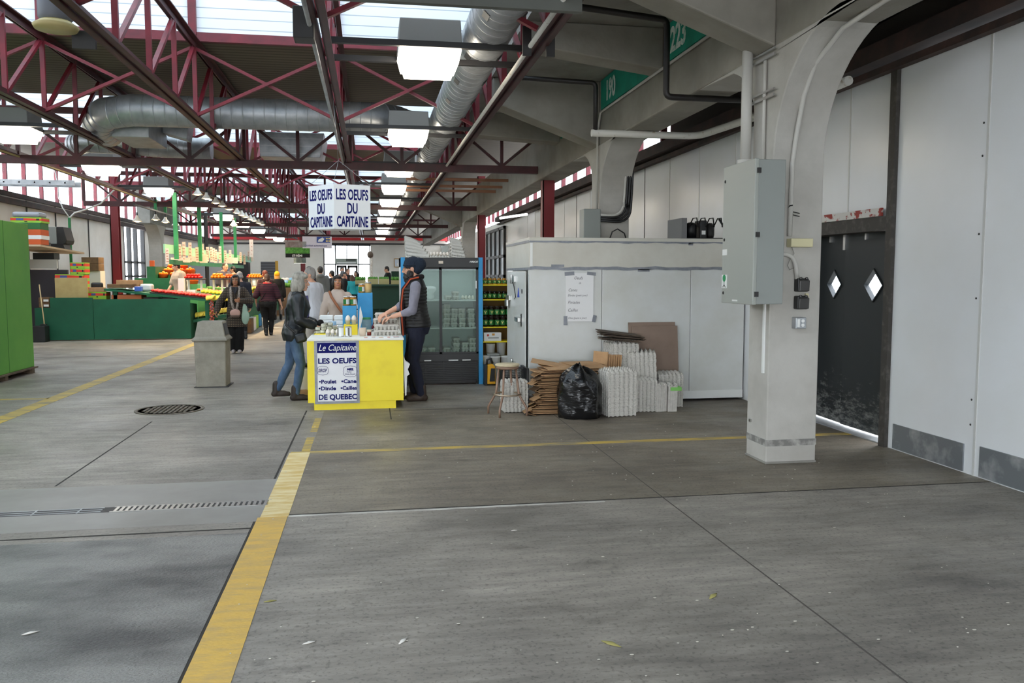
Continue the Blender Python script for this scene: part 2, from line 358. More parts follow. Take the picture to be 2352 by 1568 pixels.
MB().box(4.7, 4.95, 7.0, 8.55, 0, .012).build('threshold', GALV, d)
mb = MB(); mb.box(4.64, 4.665, 7.0, 8.5, 2.125, 2.2); struct('trim_1', mb, [mat('flaking_red', (206, 202, 196), .7, col2=(150, 60, 52), scale=9, detail=8, lo=.52, hi=.56)])
# beam and ledges over the right wall
mb = MB(); mb.box(4.5, 4.9, -12, 30, 3.5, 3.66); mb.box(4.58, 4.66, -12, 30, 3.40, 3.46)
struct('trim_2', mb, [mat('sooty_steel', (52, 44, 42), .7, col2=(78, 58, 52), scale=4)])

# ---------------------------------------------------------------- left and far walls
LX = -9.2
WALLL = mat('left_wall_panel', (206, 200, 190), .3, col2=(192, 184, 172), scale=1)
mb = MB(); mb.box(LX - .2, LX, -12, 33.6, 0, 3.62); mb.box(LX - .2, LX, 36.6, 53, 0, 3.62); mb.box(LX - .2, LX, 33.6, 36.6, 0, .9); mb.box(LX - .2, LX, 33.6, 36.6, 3.55, 3.62)
for y in (24.6, 26.7, 29.6, 32): mb.box(LX, LX + .02, y, y + .07, 0, 3.6, 1)
struct('wall_left', mb, [WALLL, JOINT])
mb = MB(); mb.box(LX, LX + .12, 10, 53, 3.42, 3.56); mb.box(LX - .2, LX + .05, 10, 53, 3.62, 3.74); struct('trim_3', mb, [MATS['sooty_steel']])
PANE = glass('window_glass', (248, 250, 252), .05, .05)
w = bpy.data.objects.new('window_1', None); COL.objects.link(w); w.location = (LX - .1, 35.1, .9); ORG['window_1'] = Vector((LX - .1, 35.1, .9)); w['kind'] = 'structure'
q = MB()
for y in (33.6, 34.5, 35.4, 36.5): q.box(LX - .14, LX, y, y + .14, .9, 3.55)
for z in (.9, 1.5, 2.05, 3.47): q.box(LX - .14, LX, 33.6, 36.6, z, z + .08)
q.build('frame', BLKM, w); MB().box(LX - .1, LX - .09, 33.6, 36.6, .95, 3.5).build('pane', PANE, w)
FW = 53
FARW = mat('far_wall_paint', (222, 218, 208), .7, col2=(212, 207, 196), scale=1)
mb = MB(); mb.box(-9.4, -2.85, FW, FW + .2, 0, 5); mb.box(.05, 4.9, FW, FW + .2, 0, 5); mb.box(-2.85, .05, FW, FW + .2, 3.5, 5)
struct('wall_far', mb, [FARW])
w = bpy.data.objects.new('window_2', None); COL.objects.link(w); w.location = (-1.4, FW, 0); ORG['window_2'] = Vector((-1.4, FW, 0)); w['kind'] = 'structure'
q = MB()
for x in (-2.85, -2.15, -.72, -.03): q.box(x, x + .07, FW, FW + .15, 0, 3.5)
q.box(-1.44, -1.40, FW, FW + .12, 2.3, 3.45); q.box(-2.85, .05, FW, FW + .15, 3.42, 3.5); q.box(-2.85, .05, FW, FW + .12, 2.24, 2.3)
q.build('frame', BLKM, w)
MB().box(-2.8, 0, FW + .06, FW + .07, .05, 3.45).build('pane', PANE, w)
for x0, x1 in ((-2.05, -1.44), (-1.38, -.76)):
    q = MB(); q.box(x0, x0 + .12, FW - .02, FW + .04, 0, 2.2); q.box(x1 - .12, x1, FW - .02, FW + .04, 0, 2.2); q.box(x0, x1, FW - .02, FW + .04, 2.05, 2.2); q.box(x0, x1, FW - .02, FW + .04, 0, .25); q.box(x0 + .1, x1 - .1, FW - .02, FW + .04, .95, 1.03)
    q.build('door_leaf', BLKM, w)
mb = MB(); mb.box(-9.4, 4.9, FW - .12, FW, 3.5, 3.58); struct('trim_4', mb, [BLKM])
mb = MB(); mb.box(-9.4, 4.9, FW - .3, FW, 3.75, 3.98); struct('trim_5', mb, [mat('bright_red_beam', (196, 40, 44), .5)])
mb = MB(); mb.box(-9.4, -8.6, -5.2, -5, 0, 5); mb.box(4.6, 5.1, -5.2, -5, 0, 5); mb.box(-8.6, 4.6, -5.2, -5, 3.0, 5); struct('wall_back', mb, [FARW])  # unseen wall added behind the camera, low opening shaped to light the cooler
# plain building front across the street, seen burnt out through the far doors
# ---------------------------------------------------------------- roof
TINT = glass('dimming_roof_glass', (196, 202, 206), .2, .06); TINT2 = glass('dimming_clerestory_glass', (236, 238, 240), .2, .06)  # tints added to the glazing to hold back daylight from above
DECK = bands('roof_deck', (108, 97, 82), (84, 75, 63), 1, .15, .62, .8)
SIDING = bands('white_siding', (236, 240, 244), (176, 182, 190), 2, .135, .9, .5)
wells = [(-3.2, 2.4), (6.6, 12.02), (16.1, 21.5), (25.6, 31), (35.1, 40.5), (44.6, 50)]  # the first well is unseen, added to light the near floor
mb = MB(); ys = [-12.2] + [v for w_ in wells for v in w_] + [53.2]
for a, b in zip(ys[::2], ys[1::2]): mb.box(-9.4, 1.75, a + .1, b, 4.78, 4.9)
mb.box(1.75, 4.9, 14.6, 53.2, 4.78, 4.9)
struct('ceiling', mb, [DECK])
mb = MB(); mb.box(1.7, 5.2, -12, 14.6, 4.32, 4.9); struct('trim_6', mb, [CONCD])
mb = MB()
for a, b in wells: mb.box(-9.2, 1.75, b, b + .1, 4.78, 7.4); mb.box(-9.2, 1.75, a - .1, a, 4.9, 6.6); mb.box(-9.3, -9.2, a - .1, b + .1, 4.9, 7); mb.box(1.75, 1.85, a - .1, b + .1, 4.78, 7)
struct('trim_7', mb, [SIDING])
mb = MB()
for a, b in wells:
    mb.box(-9.2, 1.75, b - .05, b + .02, 4.72, 4.84)
    for x in (-5.9, -4.25, -2.36, -.46): mb.box(x, x + .1, b - .07, b - .001, 4.8, 7.2)
struct('trim_8', mb, [RED])
for i, (a, b) in enumerate(wells):
    w = MB(); w.box(-9.2, 1.75, a - .1, b + .1, 6.6, 6.61); o = w.build('window_%d' % (5 + i), TINT); o['kind'] = 'structure'  # unseen panes added over the wells to dim the skylight
# clerestory glazing above both side walls
for nm, x, y0, y1, z0, z1 in (('window_3', LX - .1, 8, 53, 3.74, 4.78), ('window_4', 4.8, 13.2, 53, 3.66, 4.78)):
    w = bpy.data.objects.new(nm, None); COL.objects.link(w); w.location = (x, y0, z0); ORG[nm] = Vector((x, y0, z0)); w['kind'] = 'structure'
    MB().box(x - .004, x + .004, y0, y1, z0, z1).build('pane', TINT2, w)
    q = MB(); y = y0; k = 0
    while y < y1:
        q.box(x - .05, x + .05, y, y + .07, z0, z1); y += 1.2
    q.build('mullion', RED, w)
# ---------------------------------------------------------------- concrete frame on the right and left
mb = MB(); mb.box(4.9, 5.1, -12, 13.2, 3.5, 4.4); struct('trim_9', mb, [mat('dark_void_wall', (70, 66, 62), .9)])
def column(y, label, x0=3.25, x1=3.70, d=.4):
    """square shaft whose head flares along the hall; profile in (y, z)"""
    t = thing('concrete_column', label, 'column', ((x0 + x1)/2, y + d/2, 0), 'concrete columns' if False else None)
    pr = [(y, 0), (y + d, 0)] + [(y + d, 2.95)] + arc((y + d + .8, 2.95), .8, 180, 118, 6, lambda u, v: (u, 2.95 + (v - 2.95)*.62)) + [(y + d + 1.25, 3.42)]
    pr += [(y - 1.15, 3.44)] + arc((y - 1.0, 2.50), .96, 88, 0, 14, lambda u, v: (u + .04, v))
    q = MB(); q.prism(pr, 'x', x0, x1); q.build('shaft', CONC, t, .02)
    q = MB(); q.box(x0 - .008, x1 + .006, y - .008, y + d + .008, 0, .02); q.build('base', CONCD, t, .006)
    if y < 7: MB().box(x0 - .0015, x1 + .0015, y - .0015, y + d + .0015, .15, .205).build('scuff_band', mat('scuff', (120, 118, 114), .8, col2=(172, 169, 162), scale=7, detail=8, lo=.48, hi=.64), t)
    return t
col1 = column(6.38, 'near square concrete column carrying the grey electrical cabinet', d=.37)
col2 = column(11.6, 'second concrete column behind the walk-in cooler with black bent conduits')
column(29.5, 'far concrete column on the right behind the fridge')
column(32.8, 'concrete column on the left behind the produce stall', -8.1, -7.65)
mb = MB(); mb.box(3.25, 3.70, -12, 52, 3.42, 4.32)
o = tag(mb.build('concrete_beam', CONCSH, None, .02), 'long concrete beam with a teal band running over the right columns', 'beam')
mb = MB()
for a, b in ((6.85, 8.95), (9.35, 11.5), (12.1, 14)): mb.box(3.235, 3.25, a, b, 3.9, 4.3)
teal = tag(mb.build('bay_number_band', TEAL), 'teal painted band with white bay numbers on the long concrete beam', 'sign')
FADE = mat('faded_white_ink', (214, 222, 216), .7, col2=(90, 180, 160), scale=14, lo=.5, hi=.7)
for s_, yy in (('190', 11.25), ('223', 8.75)):
    text('bay_number', s_, .36, FADE, (3.232, yy, 3.98), teal, (PI/2, 0, -PI/2), bold=.012, sx=.85)
mb = MB(); mb.box(-8.1, -7.65, 31.3, 36, 3.42, 4.3); tag(mb.build('concrete_beam', CONCD, None, .02), 'concrete beam along the left side above the produce stall', 'beam')
def cantilever(y, w, zin, zout, label, xt=1.72, x0=3.25):
    q = MB(); q.prism([(x0, zin), (x0, 4.32), (xt, 4.32), (xt, zout)], 'y', y, y + w)
    return tag(q.build('concrete_bracket', CONCSH, None, .015), label, 'bracket')
cantilever(6.38, .37, 3.42, 3.98, 'concrete bracket reaching left from the near column')
cantilever(11.6, .4, 3.42, 3.98, 'deep tapered concrete bracket on the second column')
cantilever(9.0, .34, 3.86, 4.06, 'shallow concrete bracket between the two near columns')
cantilever(14.1, .4, 3.86, 3.95, 'shallow concrete bracket beyond the second column')
cantilever(29.5, .4, 3.3, 3.95, 'tapered concrete bracket on the far right column')

# ---------------------------------------------------------------- steel trusses along the hall
TX = [1.55, -.4, -2.3, -4.2, -6.1]; ZB, ZT = 3.72, 4.68; P0, DP, NP = 4.8, 1.2, 38
TN = ['first steel roof truss, nearest the concrete columns, with a pale pipe along it', 'second steel roof truss, holding up the hanging egg sign', 'third steel roof truss, over the middle of the aisle', 'fourth steel roof truss, over the clamp lamps', 'leftmost steel roof truss, over the produce stall']
t0 = proto('roof_truss', TN[0], 'truss', 'steel roof trusses')
q = MB(); L_ = NP*DP
for s in (-1, 1): q.box(s*.05 - .035, s*.05 + .035, 0, L_, -.05, -.036); q.box(s*.02 - .007, s*.02 + .007, 0, L_, -.05, .04)
q.build('bottom_chord', REDD, t0)
q = MB()
for s in (-1, 1): q.box(s*.05 - .035, s*.05 + .035, 0, L_, ZT - ZB + .03, ZT - ZB + .044); q.box(s*.02 - .007, s*.02 + .007, 0, L_, ZT - ZB - .05, ZT - ZB + .044)
q.build('top_chord', REDD, t0)
v0 = MB().box(-.028, .028, -.02, .02, 0, ZT - ZB).build('vertical_strut', RED, t0)
d0 = MB().bar((0, 0, 0), (0, DP, ZT - ZB), .05, .045).build('diagonal_strut', RED, t0)
for k in range(1, NP + 1):
    v = v0.copy(); COL.objects.link(v); v.location = (0, k*DP, 0)
    if k < NP: d = d0.copy(); COL.objects.link(d); d.location = (0, k*DP, 0)
for i, x in enumerate(TX):
    o = t0 if i == 0 else dup(t0, (x, P0, ZB), label=TN[i]); o.location = (x, P0, ZB)
# cross braces between neighbouring trusses
b0 = MB().bar((-1.88, 0, 0), (0, 0, .9), .055, .04).build('cross_brace', RED, None, at=(0, 0, 0))
tag(b0, None, 'brace', 'cross braces between trusses'); first = True
NAMEB = ['between the first and second trusses', 'between the second and third trusses', 'between the third and fourth trusses', 'between the two leftmost trusses']
DEPTH = ['nearest', 'second', 'third', 'fourth', 'fifth']
for k, y in enumerate((7.3, 12.0, 16.8, 21.6, 26.4)):
    for i in range(4):
        for s in (0, 1):
            if (i == 0 or True):
                o = b0 if first else b0.copy()
                if not first: COL.objects.link(o)
                first = False
                x = TX[i] if s == 0 else TX[i+1]
                o.location = (x, y + (.03 if s else -.03), ZB + .02); o.rotation_euler.z = PI if s else 0
                o['label'] = 'red steel brace rising to the %s, %s pair %s' % ('right' if s == 0 else 'left', DEPTH[k], NAMEB[i])
# transverse girders and red columns
GN = ['dark red cross girder nearest the camera behind the round duct', 'second red cross girder, above the far end of the hanging sign', 'third red cross girder deep in the hall', 'last red cross girder before the end wall']
g0 = proto('cross_girder', GN[0], 'girder', 'red cross girders')
MB().box(-8, 3.5, -.06, .06, -.07, .07).build('bottom_chord', REDD, g0); MB().box(-8, 3.5, -.05, .05, .82, .92).build('top_chord', REDD, g0)
for i in range(12):
    x = -8 + i*.95833
    MB().box(x - .03, x + .03, -.03, .03, .07, .82).build('vertical_strut', REDD, g0)
    MB().bar((x, 0, .06), (x + .958, 0, .84) if i % 2 else (x - .0, 0, .06 + .001), .05, .05).build('diagonal_strut', REDD, g0) if i % 2 else MB().bar((x, 0, .84), (x + .958, 0, .06), .05, .05).build('diagonal_strut', REDD, g0)
for i, y in enumerate((16.05, 25.5, 35, 44.5)):
    o = g0 if i == 0 else dup(g0, label=GN[i]); o.location = (0, y, 3.62)
def redcol(x, y, h, label, w=.115, m=None):
    t = thing('steel_column', label, 'column', (x, y, 0))
    q = MB(); q.box(x - w, x + w, y - w, y - w + .02, 0, h); q.box(x - w, x + w, y + w - .02, y + w, 0, h); q.box(x - w, x - w + .02, y - w, y + w, 0, h); q.build('shaft', m or mat('column_red', (118, 26, 32), .45), t)
    MB().box(x - .2, x + .2, y - .2, y + .2, 0, .02).build('base_plate', REDD, t)
redcol(3.45, 16.05, 4.6, 'dark red steel column behind the walk-in cooler'); redcol(3.4, 25.5, 4.6, 'red steel column to the right of the fridge'); redcol(-7.66, 27.2, 4.6, 'red steel column against the left wall by the window')
redcol(-5.5, 29.8, 3.6, 'dark steel post inside the produce stall', .055, BLKM); redcol(-3.55, 46, 4, 'thin red post by the far end wall')
# ---------------------------------------------------------------- ducts
def spiral(name, pts, r, label, n=28, ribstep=.16):
    t = thing(name, label, 'duct', pts[0])
    q = MB(); q.tube(pts, r, n); q.build('pipe', GALV, t)
    q = MB(); acc = 0; vp = [Vector(p) for p in pts]; nxt = .1
    for a, b in zip(vp, vp[1:]):
        l = (b - a).length; d = (b - a)/l
        while nxt < acc + l:
            c = a + d*(nxt - acc); q.tube([c - d*.009, c + d*.009], r*1.012, n, cap=True); nxt += ribstep
        acc += l
    q.build('seam', GALV, t)
    return t
md = spiral('round_duct', [(1.2, 5.6, 4.02), (1.2, 50, 4.02)], .235, 'long round spiral duct running down the hall beside the first truss', ribstep=.21)
for y in (7.4, 8.8, 9.9, 11.0, 15, 17):
    for s in (-1, 1): MB().cbox((1.2 + s*.165, y, 3.852), (.07, .16, .014), 0, (0, -s*.78, 0)).build('air_outlet', mat('duct_slot', (70, 70, 70), .6), md)
spiral('round_duct', [(1.15, 14.9, 4.06), (.75, 14.2, 4.06), (.45, 13.7, 4.06), (.2, 13.5, 4.06), (-3.5, 13.5, 4.06), (-3.9, 13.6, 4.02), (-4.12, 13.9, 3.94), (-4.12, 14.5, 3.88)], .235, 'round spiral duct crossing the hall above the hanging sign')
spiral('round_duct', [(-5.3, 16.6, 3.98), (-5.0, 16.2, 3.98), (-4.3, 16.2, 3.96), (-3.4, 16.5, 3.94), (-2.9, 16.5, 3.94)], .2, 'short dark duct low on the left above the produce stall')
bx = thing('air_handler', 'boxy sheet metal duct unit hung between the trusses beyond the round duct', 'duct', (-1.43, 16.8, 3.76))
q = MB(); q.prism([(-2.0, 3.8), (-.9, 3.8), (-.82, 4.26), (-2.02, 4.26)], 'y', 16.3, 17.6); q.build('casing', GALV, bx, .01)
q = MB()
for k in range(3): q.box(-2.0 + .01*k, -.9 + .02*k, 16.285, 16.3, 3.86 + k*.14, 3.875 + k*.14)
q.build('seam', STEEL, bx)
bx = thing('air_handler', 'sheet metal transition box below the left end of the crossing duct', 'duct', (-3.6, 15.2, 3.7))
q = MB(); q.box(-3.95, -3.4, 14.0, 15.2, 3.74, 4.2); q.build('casing', GALV, bx, .01)
q = MB(); q.prism([(-3.38, 3.95), (-3.38, 4.3), (-3.1, 4.3), (-2.95, 4.1), (-3.0, 3.85)], 'y', 14.8, 15.2); q.build('shroud', GALV, bx, .01)
# louvred grey panel upper left, projector housing
lv = thing('louvred_panel', 'grey slatted metal panel hanging at the upper left edge', 'panel', (-6.0, 11.5, 3.7))
q = MB()
for k in range(10): q.box(-6.02, -5.96, 9.8, 14.6, 4.72 - k*.1, 4.76 - k*.1)
q.build('slat', GALV, lv); MB().box(-6.1, -6.03, 9.8, 14.6, 3.8, 4.76).build('backing', mat('grey_sheet', (118, 120, 120), .6), lv)
pj = thing('round_lamp', 'round grey lamp housing with a yellowed underside at the upper left corner', 'lamp', (-2.68, 8.0, 3.77))
MB().lathe([(.0, .06), (.11, .06), (.14, .10), (.14, .28), (.10, .34), (0, .34)], (-2.68, 8.0, 3.72), 24).build('housing', mat('grey_housing', (104, 108, 116), .5), pj)
MB().lathe([(0, 0), (.17, .0), (.185, .03), (.12, .075), (0, .075)], (-2.68, 8.0, 3.72), 28).build('diffuser', mat('yellowed_lens', (186, 172, 118), .5), pj)
q = MB(); q.box(-2.62, -2.42, 8.2, 8.24, 3.62, 3.78); q.build('bracket_plate', BLKM, pj)
# conduits and pipes
def pipe(name, pts, r, m, label, cat='pipe', n=10, clamps=None):
    q = MB(); q.tube(pts, r, n); return tag(q.build(name, m), label, cat)
BIRON = mat('black_iron_pipe', (30, 26, 25), .5)
PIPEW = mat('white_pipe', (206, 204, 196), .5, col2=(150, 126, 96), scale=12, lo=.6, hi=.72)
def elbow(pts, r=.06, k=4):
    out = [Vector(pts[0])]
    for a, b, c in zip(pts, pts[1:], pts[2:]):
        a, b, c = Vector(a), Vector(b), Vector(c); u = (a - b).normalized()*r; v = (c - b).normalized()*r
        for i in range(k + 1):
            s = i/k; out.append(b + u*(1 - s)**2 + v*s**2)
    return out + [Vector(pts[-1])]
pipe('black_pipe', elbow([(1.7, 8.14, 4.24), (2.97, 8.14, 4.13), (2.97, 8.14, 3.375), (4.35, 8.1, 3.36)]), .032, BIRON, 'black iron pipe dropping in front of the bay number 223', 'pipe')
pipe('black_pipe', elbow([(1.7, 10.3, 4.02), (2.83, 10.3, 3.99), (2.83, 10.3, 3.40)]), .03, BIRON, 'second black iron pipe, dropping by the bay number 190', 'pipe')
pipe('white_pipe', elbow([(2.78, 10.3, 3.37), (4.2, 10.3, 3.37), (4.42, 8.3, 3.38), (4.4, 7.2, 3.38)], .2), .045, PIPEW, 'white pipe running from the second column to the right wall')
pipe('conduit', [(3.22, 6.85, 3.86), (3.22, 11.45, 3.86), (3.22, 11.6, 3.6), (3.22, 11.6, 1.9)], .016, CONC, 'thin painted conduit along the long concrete beam and down the second column', 'conduit')
pipe('conduit', [(1.47, 4.8, 3.665), (1.47, 40, 3.665)], .022, PIPEW, 'pale pipe fixed along the bottom of the first truss', 'conduit')
pipe('conduit', [(-6.05, 12, 3.66), (-6.05, 40, 3.66)], .02, mat('dull_brass', (150, 132, 92), .5), 'dull yellow pipe along the leftmost truss', 'conduit')
pipe('conduit', [(-.47, 5, 3.66), (-.47, 30, 3.66)], .02, GALV, 'grey conduit along the bottom of the second truss', 'conduit')
q = MB(); q.box(-.55, 1.62, 6.3, 6.36, 3.58, 3.68); tag(q.build('cross_channel', mat('grey_green_steel', (92, 94, 88), .5)), 'grey steel channel crossing the top edge above the near lamp', 'beam')
q = MB(); q.cbox((-.52, 7.35, 3.68), (.17, .2, .26)); tag(q.build('junction_box', BLKM, None, .008), 'black junction box on the second truss at the top of the photo', 'box')
for (x, y, lb) in ((1.44, 7.6, 'left'), (1.66, 7.6, 'right')):
    q = MB(); q.box(x - .04, x + .04, y, y + .03, 3.58, 3.84); tag(q.build('hanger_plate', BLKM), 'black steel hanger plate on the %s face of the first truss' % lb, 'bracket')
# ---------------------------------------------------------------- lamps in two rows
LENS = mat('lamp_lens', (255, 250, 238), .4, emit=9, ecol=(255, 244, 224)); LAMPH = mat('lamp_housing', (124, 122, 118), .5)
l0 = proto('ceiling_lamp', 'x', 'lamp', 'rectangular lamps under the roof')
def frustum(q, a0, b0_, z0, a1, b1, z1, mi=0):
    vs = [(sx*a, sy*b, z) for (a, b, z) in ((a0, b0_, z0), (a1, b1, z1)) for sx, sy in ((-1, -1), (1, -1), (1, 1), (-1, 1))]
    return q.add(vs, [(3, 2, 1, 0), (4, 5, 6, 7)] + [(i, (i+1) % 4, (i+1) % 4 + 4, i + 4) for i in range(4)], mi)
q = MB(); frustum(q, .305, .3, .19, .29, .28, .46); q.build('housing', LAMPH, l0, .01)
q = MB(); frustum(q, .235, .22, 0, .25, .235, .055); frustum(q, .27, .25, .055, .30, .295, .19); q.build('diffuser', LENS, l0)
q = MB(); q.box(-1, .95, -.34, -.29, .18, .235); q.box(-1, .95, .29, .34, .18, .235); q.build('mounting_rail', BLKM, l0)
DW = ['nearest', 'second', 'third', 'fourth', 'fifth', 'sixth', 'seventh', 'eighth', 'ninth', 'tenth']
for i, y in enumerate((8.4, 12.9, 16.9, 20.6, 24.4, 28, 32, 36, 41, 47)):
    o = l0 if i == 0 else dup(l0); put(o, (.6, y, 3.56)); o['label'] = 'rectangular lit lamp, %s in the right-hand row over the egg stand' % DW[i]
for i, y in enumerate((13.6, 17.7, 22.2, 26.8, 31.5, 36, 41, 46, 50)):
    o = dup(l0, (-5.2, y, 3.56), label='rectangular lit lamp, %s in the left-hand row over the produce stall' % DW[i])
# ---------------------------------------------------------------- column fittings
CAB = mat('cabinet_grey', (142, 146, 142), .45)
t = thing('electrical_cabinet', 'tall grey electrical cabinet fixed to the near concrete column', 'cabinet', (3.1, 6.45, 1.34))
MB().box(3.02, 3.25, 6.16, 6.72, 1.35, 2.49).build('body', CAB, t, .006)
dr = MB().box(2.985, 3.018, 6.15, 6.74, 1.345, 2.495).build('door', mat('cabinet_door', (158, 161, 154), .4), t, .006)
for z in (1.43, 1.9, 2.4): MB().box(3.0, 3.03, 6.135, 6.15, z - .02, z + .02).build('hinge', BLKM, dr)
for z in (1.43, 1.88, 2.37): MB().ell((2.983, 6.70, z), (.006, .014, .014), 8, 6).build('lock', BLKM, dr)
MB().box(2.983, 2.985, 6.64, 6.73, 1.75, 1.80).build('sticker', WHT, dr)
st = MB().box(2.982, 2.985, 6.63, 6.73, 1.47, 1.585).build('sticker', WHT, dr); st['label'] = 'white sticker with a green tree'
MB().cyl((0, 0, 0), .03, 0, .0015, 16, 0, None, Matrix.Translation((2.9815, 6.68, 1.555)) @ Euler((0, -PI/2, 0)).to_matrix().to_4x4()).box(2.980, 2.982, 6.677, 6.683, 1.49, 1.53, 1).bar((2.981, 6.68, 1.50), (2.981, 6.655, 1.478), .002, .006, 1).bar((2.981, 6.68, 1.50), (2.981, 6.705, 1.478), .002, .006, 1).build('tree_mark', [mat('sticker_green', (24, 140, 84), .5), BLK], st)
MB().box(2.983, 2.985, 6.42, 6.52, 1.365, 1.378).build('label_strip', WHT, dr)
cp = mat('conduit_paint', (190, 187, 180), .5)
pipe('conduit', [(3.17, 6.72, 2.49), (3.17, 6.72, 3.5)], .045, cp, 'thick conduit rising from the grey electrical cabinet', 'conduit', 14)
q = MB(); q.cyl((3.17, 6.72, 2.50), .068, 0, .06, 16); tag(q.build('conduit_collar', PIPEW), 'white collar where the thick conduit enters the cabinet', 'fitting')
pipe('conduit', [(3.23, 6.52, 2.49), (3.23, 6.52, 3.35)], .015, cp, 'thin conduit beside the thick one above the cabinet', 'conduit')
pipe('conduit', [(3.40, 6.36, 1.90), (3.41, 6.36, 2.5), (3.42, 6.33, 2.7), (3.425, 6.24, 3.0), (3.43, 6.08, 3.22), (3.43, 5.7, 3.38), (3.43, 5.2, 3.42), (3.43, 3, 3.42)], .02, cp, 'painted conduit curving up the arch of the near column', 'conduit')
for z in (2.12, 2.62): pass
q = MB()
for z in (3.02, 3.34): q.box(3.21, 3.225, 6.33, 6.76, z, z + .02); q.box(3.21, 3.225, 6.33, 6.76, z + .05, z + .065)
tag(q.build('strut_channel', STEEL), 'short steel strut brackets on the upper part of the near column', 'bracket')
IVORY = mat('ivory_plastic', (206, 198, 158), .5)
q = MB(); q.box(3.385, 3.58, 6.30, 6.38, 1.81, 1.88); tag(q.build('emergency_unit', IVORY, None, .006), 'long ivory box on the near column', 'box')
for z, lb in ((1.50, 'upper'), (1.355, 'lower')):
    t = thing('outlet_cover', '%s of two black socket covers on the near column' % lb, 'outlet', (3.51, 6.37, z))
    MB().box(3.46, 3.56, 6.31, 6.38, z - .055, z + .055).build('box', BLK, t, .01)
    q = MB(); q.cbox((3.51, 6.30, z - .005), (.09, .02, .09), 0, (.06, 0, 0)); q.box(3.475, 3.495, 6.30, 6.32, z + .045, z + .065); q.box(3.525, 3.545, 6.30, 6.32, z + .045, z + .065); q.build('lid', mat('smoked_plastic', (52, 50, 48), .25), t, .006)
t = thing('power_outlet', 'grey steel double socket under the black covers', 'outlet', (3.5, 6.37, 1.19))
MB().box(3.45, 3.545, 6.31, 6.38, 1.14, 1.235).build('box', GALV, t, .006)
MB().box(3.463, 3.485, 6.306, 6.31, 1.155, 1.22).build('plate', WHT, t)
for z in (1.17, 1.205): MB().cyl((0, 0, 0), .014, 0, .004, 14, 0, None, Matrix.Translation((3.512, 6.31, z)) @ Euler((PI/2, 0, 0)).to_matrix().to_4x4()).build('socket', WHT, t)
q = MB(); q.box(3.56, 3.585, 6.36, 6.38, 1.34, 1.43); tag(q.build('ivory_tab', IVORY), 'small ivory plate beside the black socket covers', 'box')
pipe('conduit', elbow([(3.25, 6.36, 1.755), (3.44, 6.35, 1.75), (3.475, 6.35, 1.55)], .09, 6), .018, cp, 'curved conduit from the cabinet to the black socket covers', 'conduit')
pipe('wire', [(3.42, 6.355, 1.81), (3.44, 6.35, 1.76), (3.40, 6.35, 1.70), (3.385, 6.35, 1.66), (3.405, 6.35, 1.625), (3.44, 6.35, 1.64)], .004, CONCD, 'thin loose wire looping under the ivory box', 'wire', 6)
q = MB(); q.box(3.236, 3.25, 6.44, 6.47, .76, 1.35); tag(q.build('cable_cover', WHT), 'white vertical cable cover below the electrical cabinet', 'trim')
pipe('wire', [(3.39, 6.37, 2.13), (3.385, 6.34, 2.145), (3.41, 6.34, 2.15)], .005, RUB, 'dark wire clip on the arch conduit', 'wire', 6)
for z in (2.065, 2.09): pipe('wire', [(3.43, 6.37, z + .01), (3.45, 6.34, z), (3.475, 6.345, z - .005)], .004, RUB, ('upper' if z > 2.07 else 'lower') + ' stub of dark wire sticking out of the near column', 'wire', 6)
q = MB(); q.box(3.238, 3.25, 6.66, 6.69, .31, .335); tag(q.build('metal_clip', STEEL), 'small metal clip low on the near column', 'clip')
# second column electrics
t = thing('junction_box', 'narrow grey cable box on the second column above the walk-in cooler', 'box', (3.2, 11.6, 1.9))
MB().box(3.0, 3.25, 11.5, 11.75, 1.7, 2.52).build('body', CAB, t, .01)
for i in range(4):
    z = 2.44 - i*.028
    pipe('cable', elbow([(3.25, 11.52 - .0*i, z), (3.58 + i*.035, 11.52, z - .02), (3.60 + i*.035, 11.5, 2.75), (3.62 + i*.03, 11.45, 3.45)], .2, 6), .018, BLK if i else cp, ['grey conduit bending up the second column', 'upper black cable bending up the second column', 'middle black cable bending up the second column', 'lower black cable bending up the second column'][i], 'cable')
pipe('cable', [(3.38, 11.55, 2.05), (3.42, 11.5, 2.2), (3.5, 11.5, 2.24), (3.6, 11.5, 2.18), (3.66, 11.55, 2.05)], .009, BLK, 'black cable looping over the top of the walk-in cooler', 'cable')
# ---------------------------------------------------------------- walk-in cooler
COOL = mat('cooler_panel', (214, 216, 214), .32, col2=(200, 200, 192), scale=1.4, detail=7, lo=.4, hi=.75); COOLT = mat('cooler_top_panel', (208, 206, 196), .4, col2=(196, 192, 180), scale=2, detail=7)
DUCT = mat('duct_tape', (140, 143, 150), .4, .25, col2=(118, 121, 128), scale=9)
t = thing('walk_in_cooler', 'white walk-in cooler room with grey tape bands behind the stacked egg trays', 'cooler', (3.2, 10.7, 0))
q = MB()
for x0, x1 in ((1.89, 2.795), (2.8, 3.94), (3.945, 4.66)): q.box(x0, x1, 9.82, 9.9, .035, 1.66)
q.box(1.97, 4.66, 9.9, 11.45, .035, 1.66); q.build('wall_panel', COOL, t, .004)
q = MB(); q.box(1.89, 4.66, 9.815, 11.53, 1.66, 1.99); q.build('upper_panel', COOLT, t, .004)
q = MB(); q.box(1.885, 4.66, 9.81, 11.54, 1.99, 2.035); q.build('roof_panel', COOLT, t, .006)
q = MB(); q.box(1.885, 4.66, 9.812, 9.83, .03, .13); q.build('base_rail', WHT, t, .004)
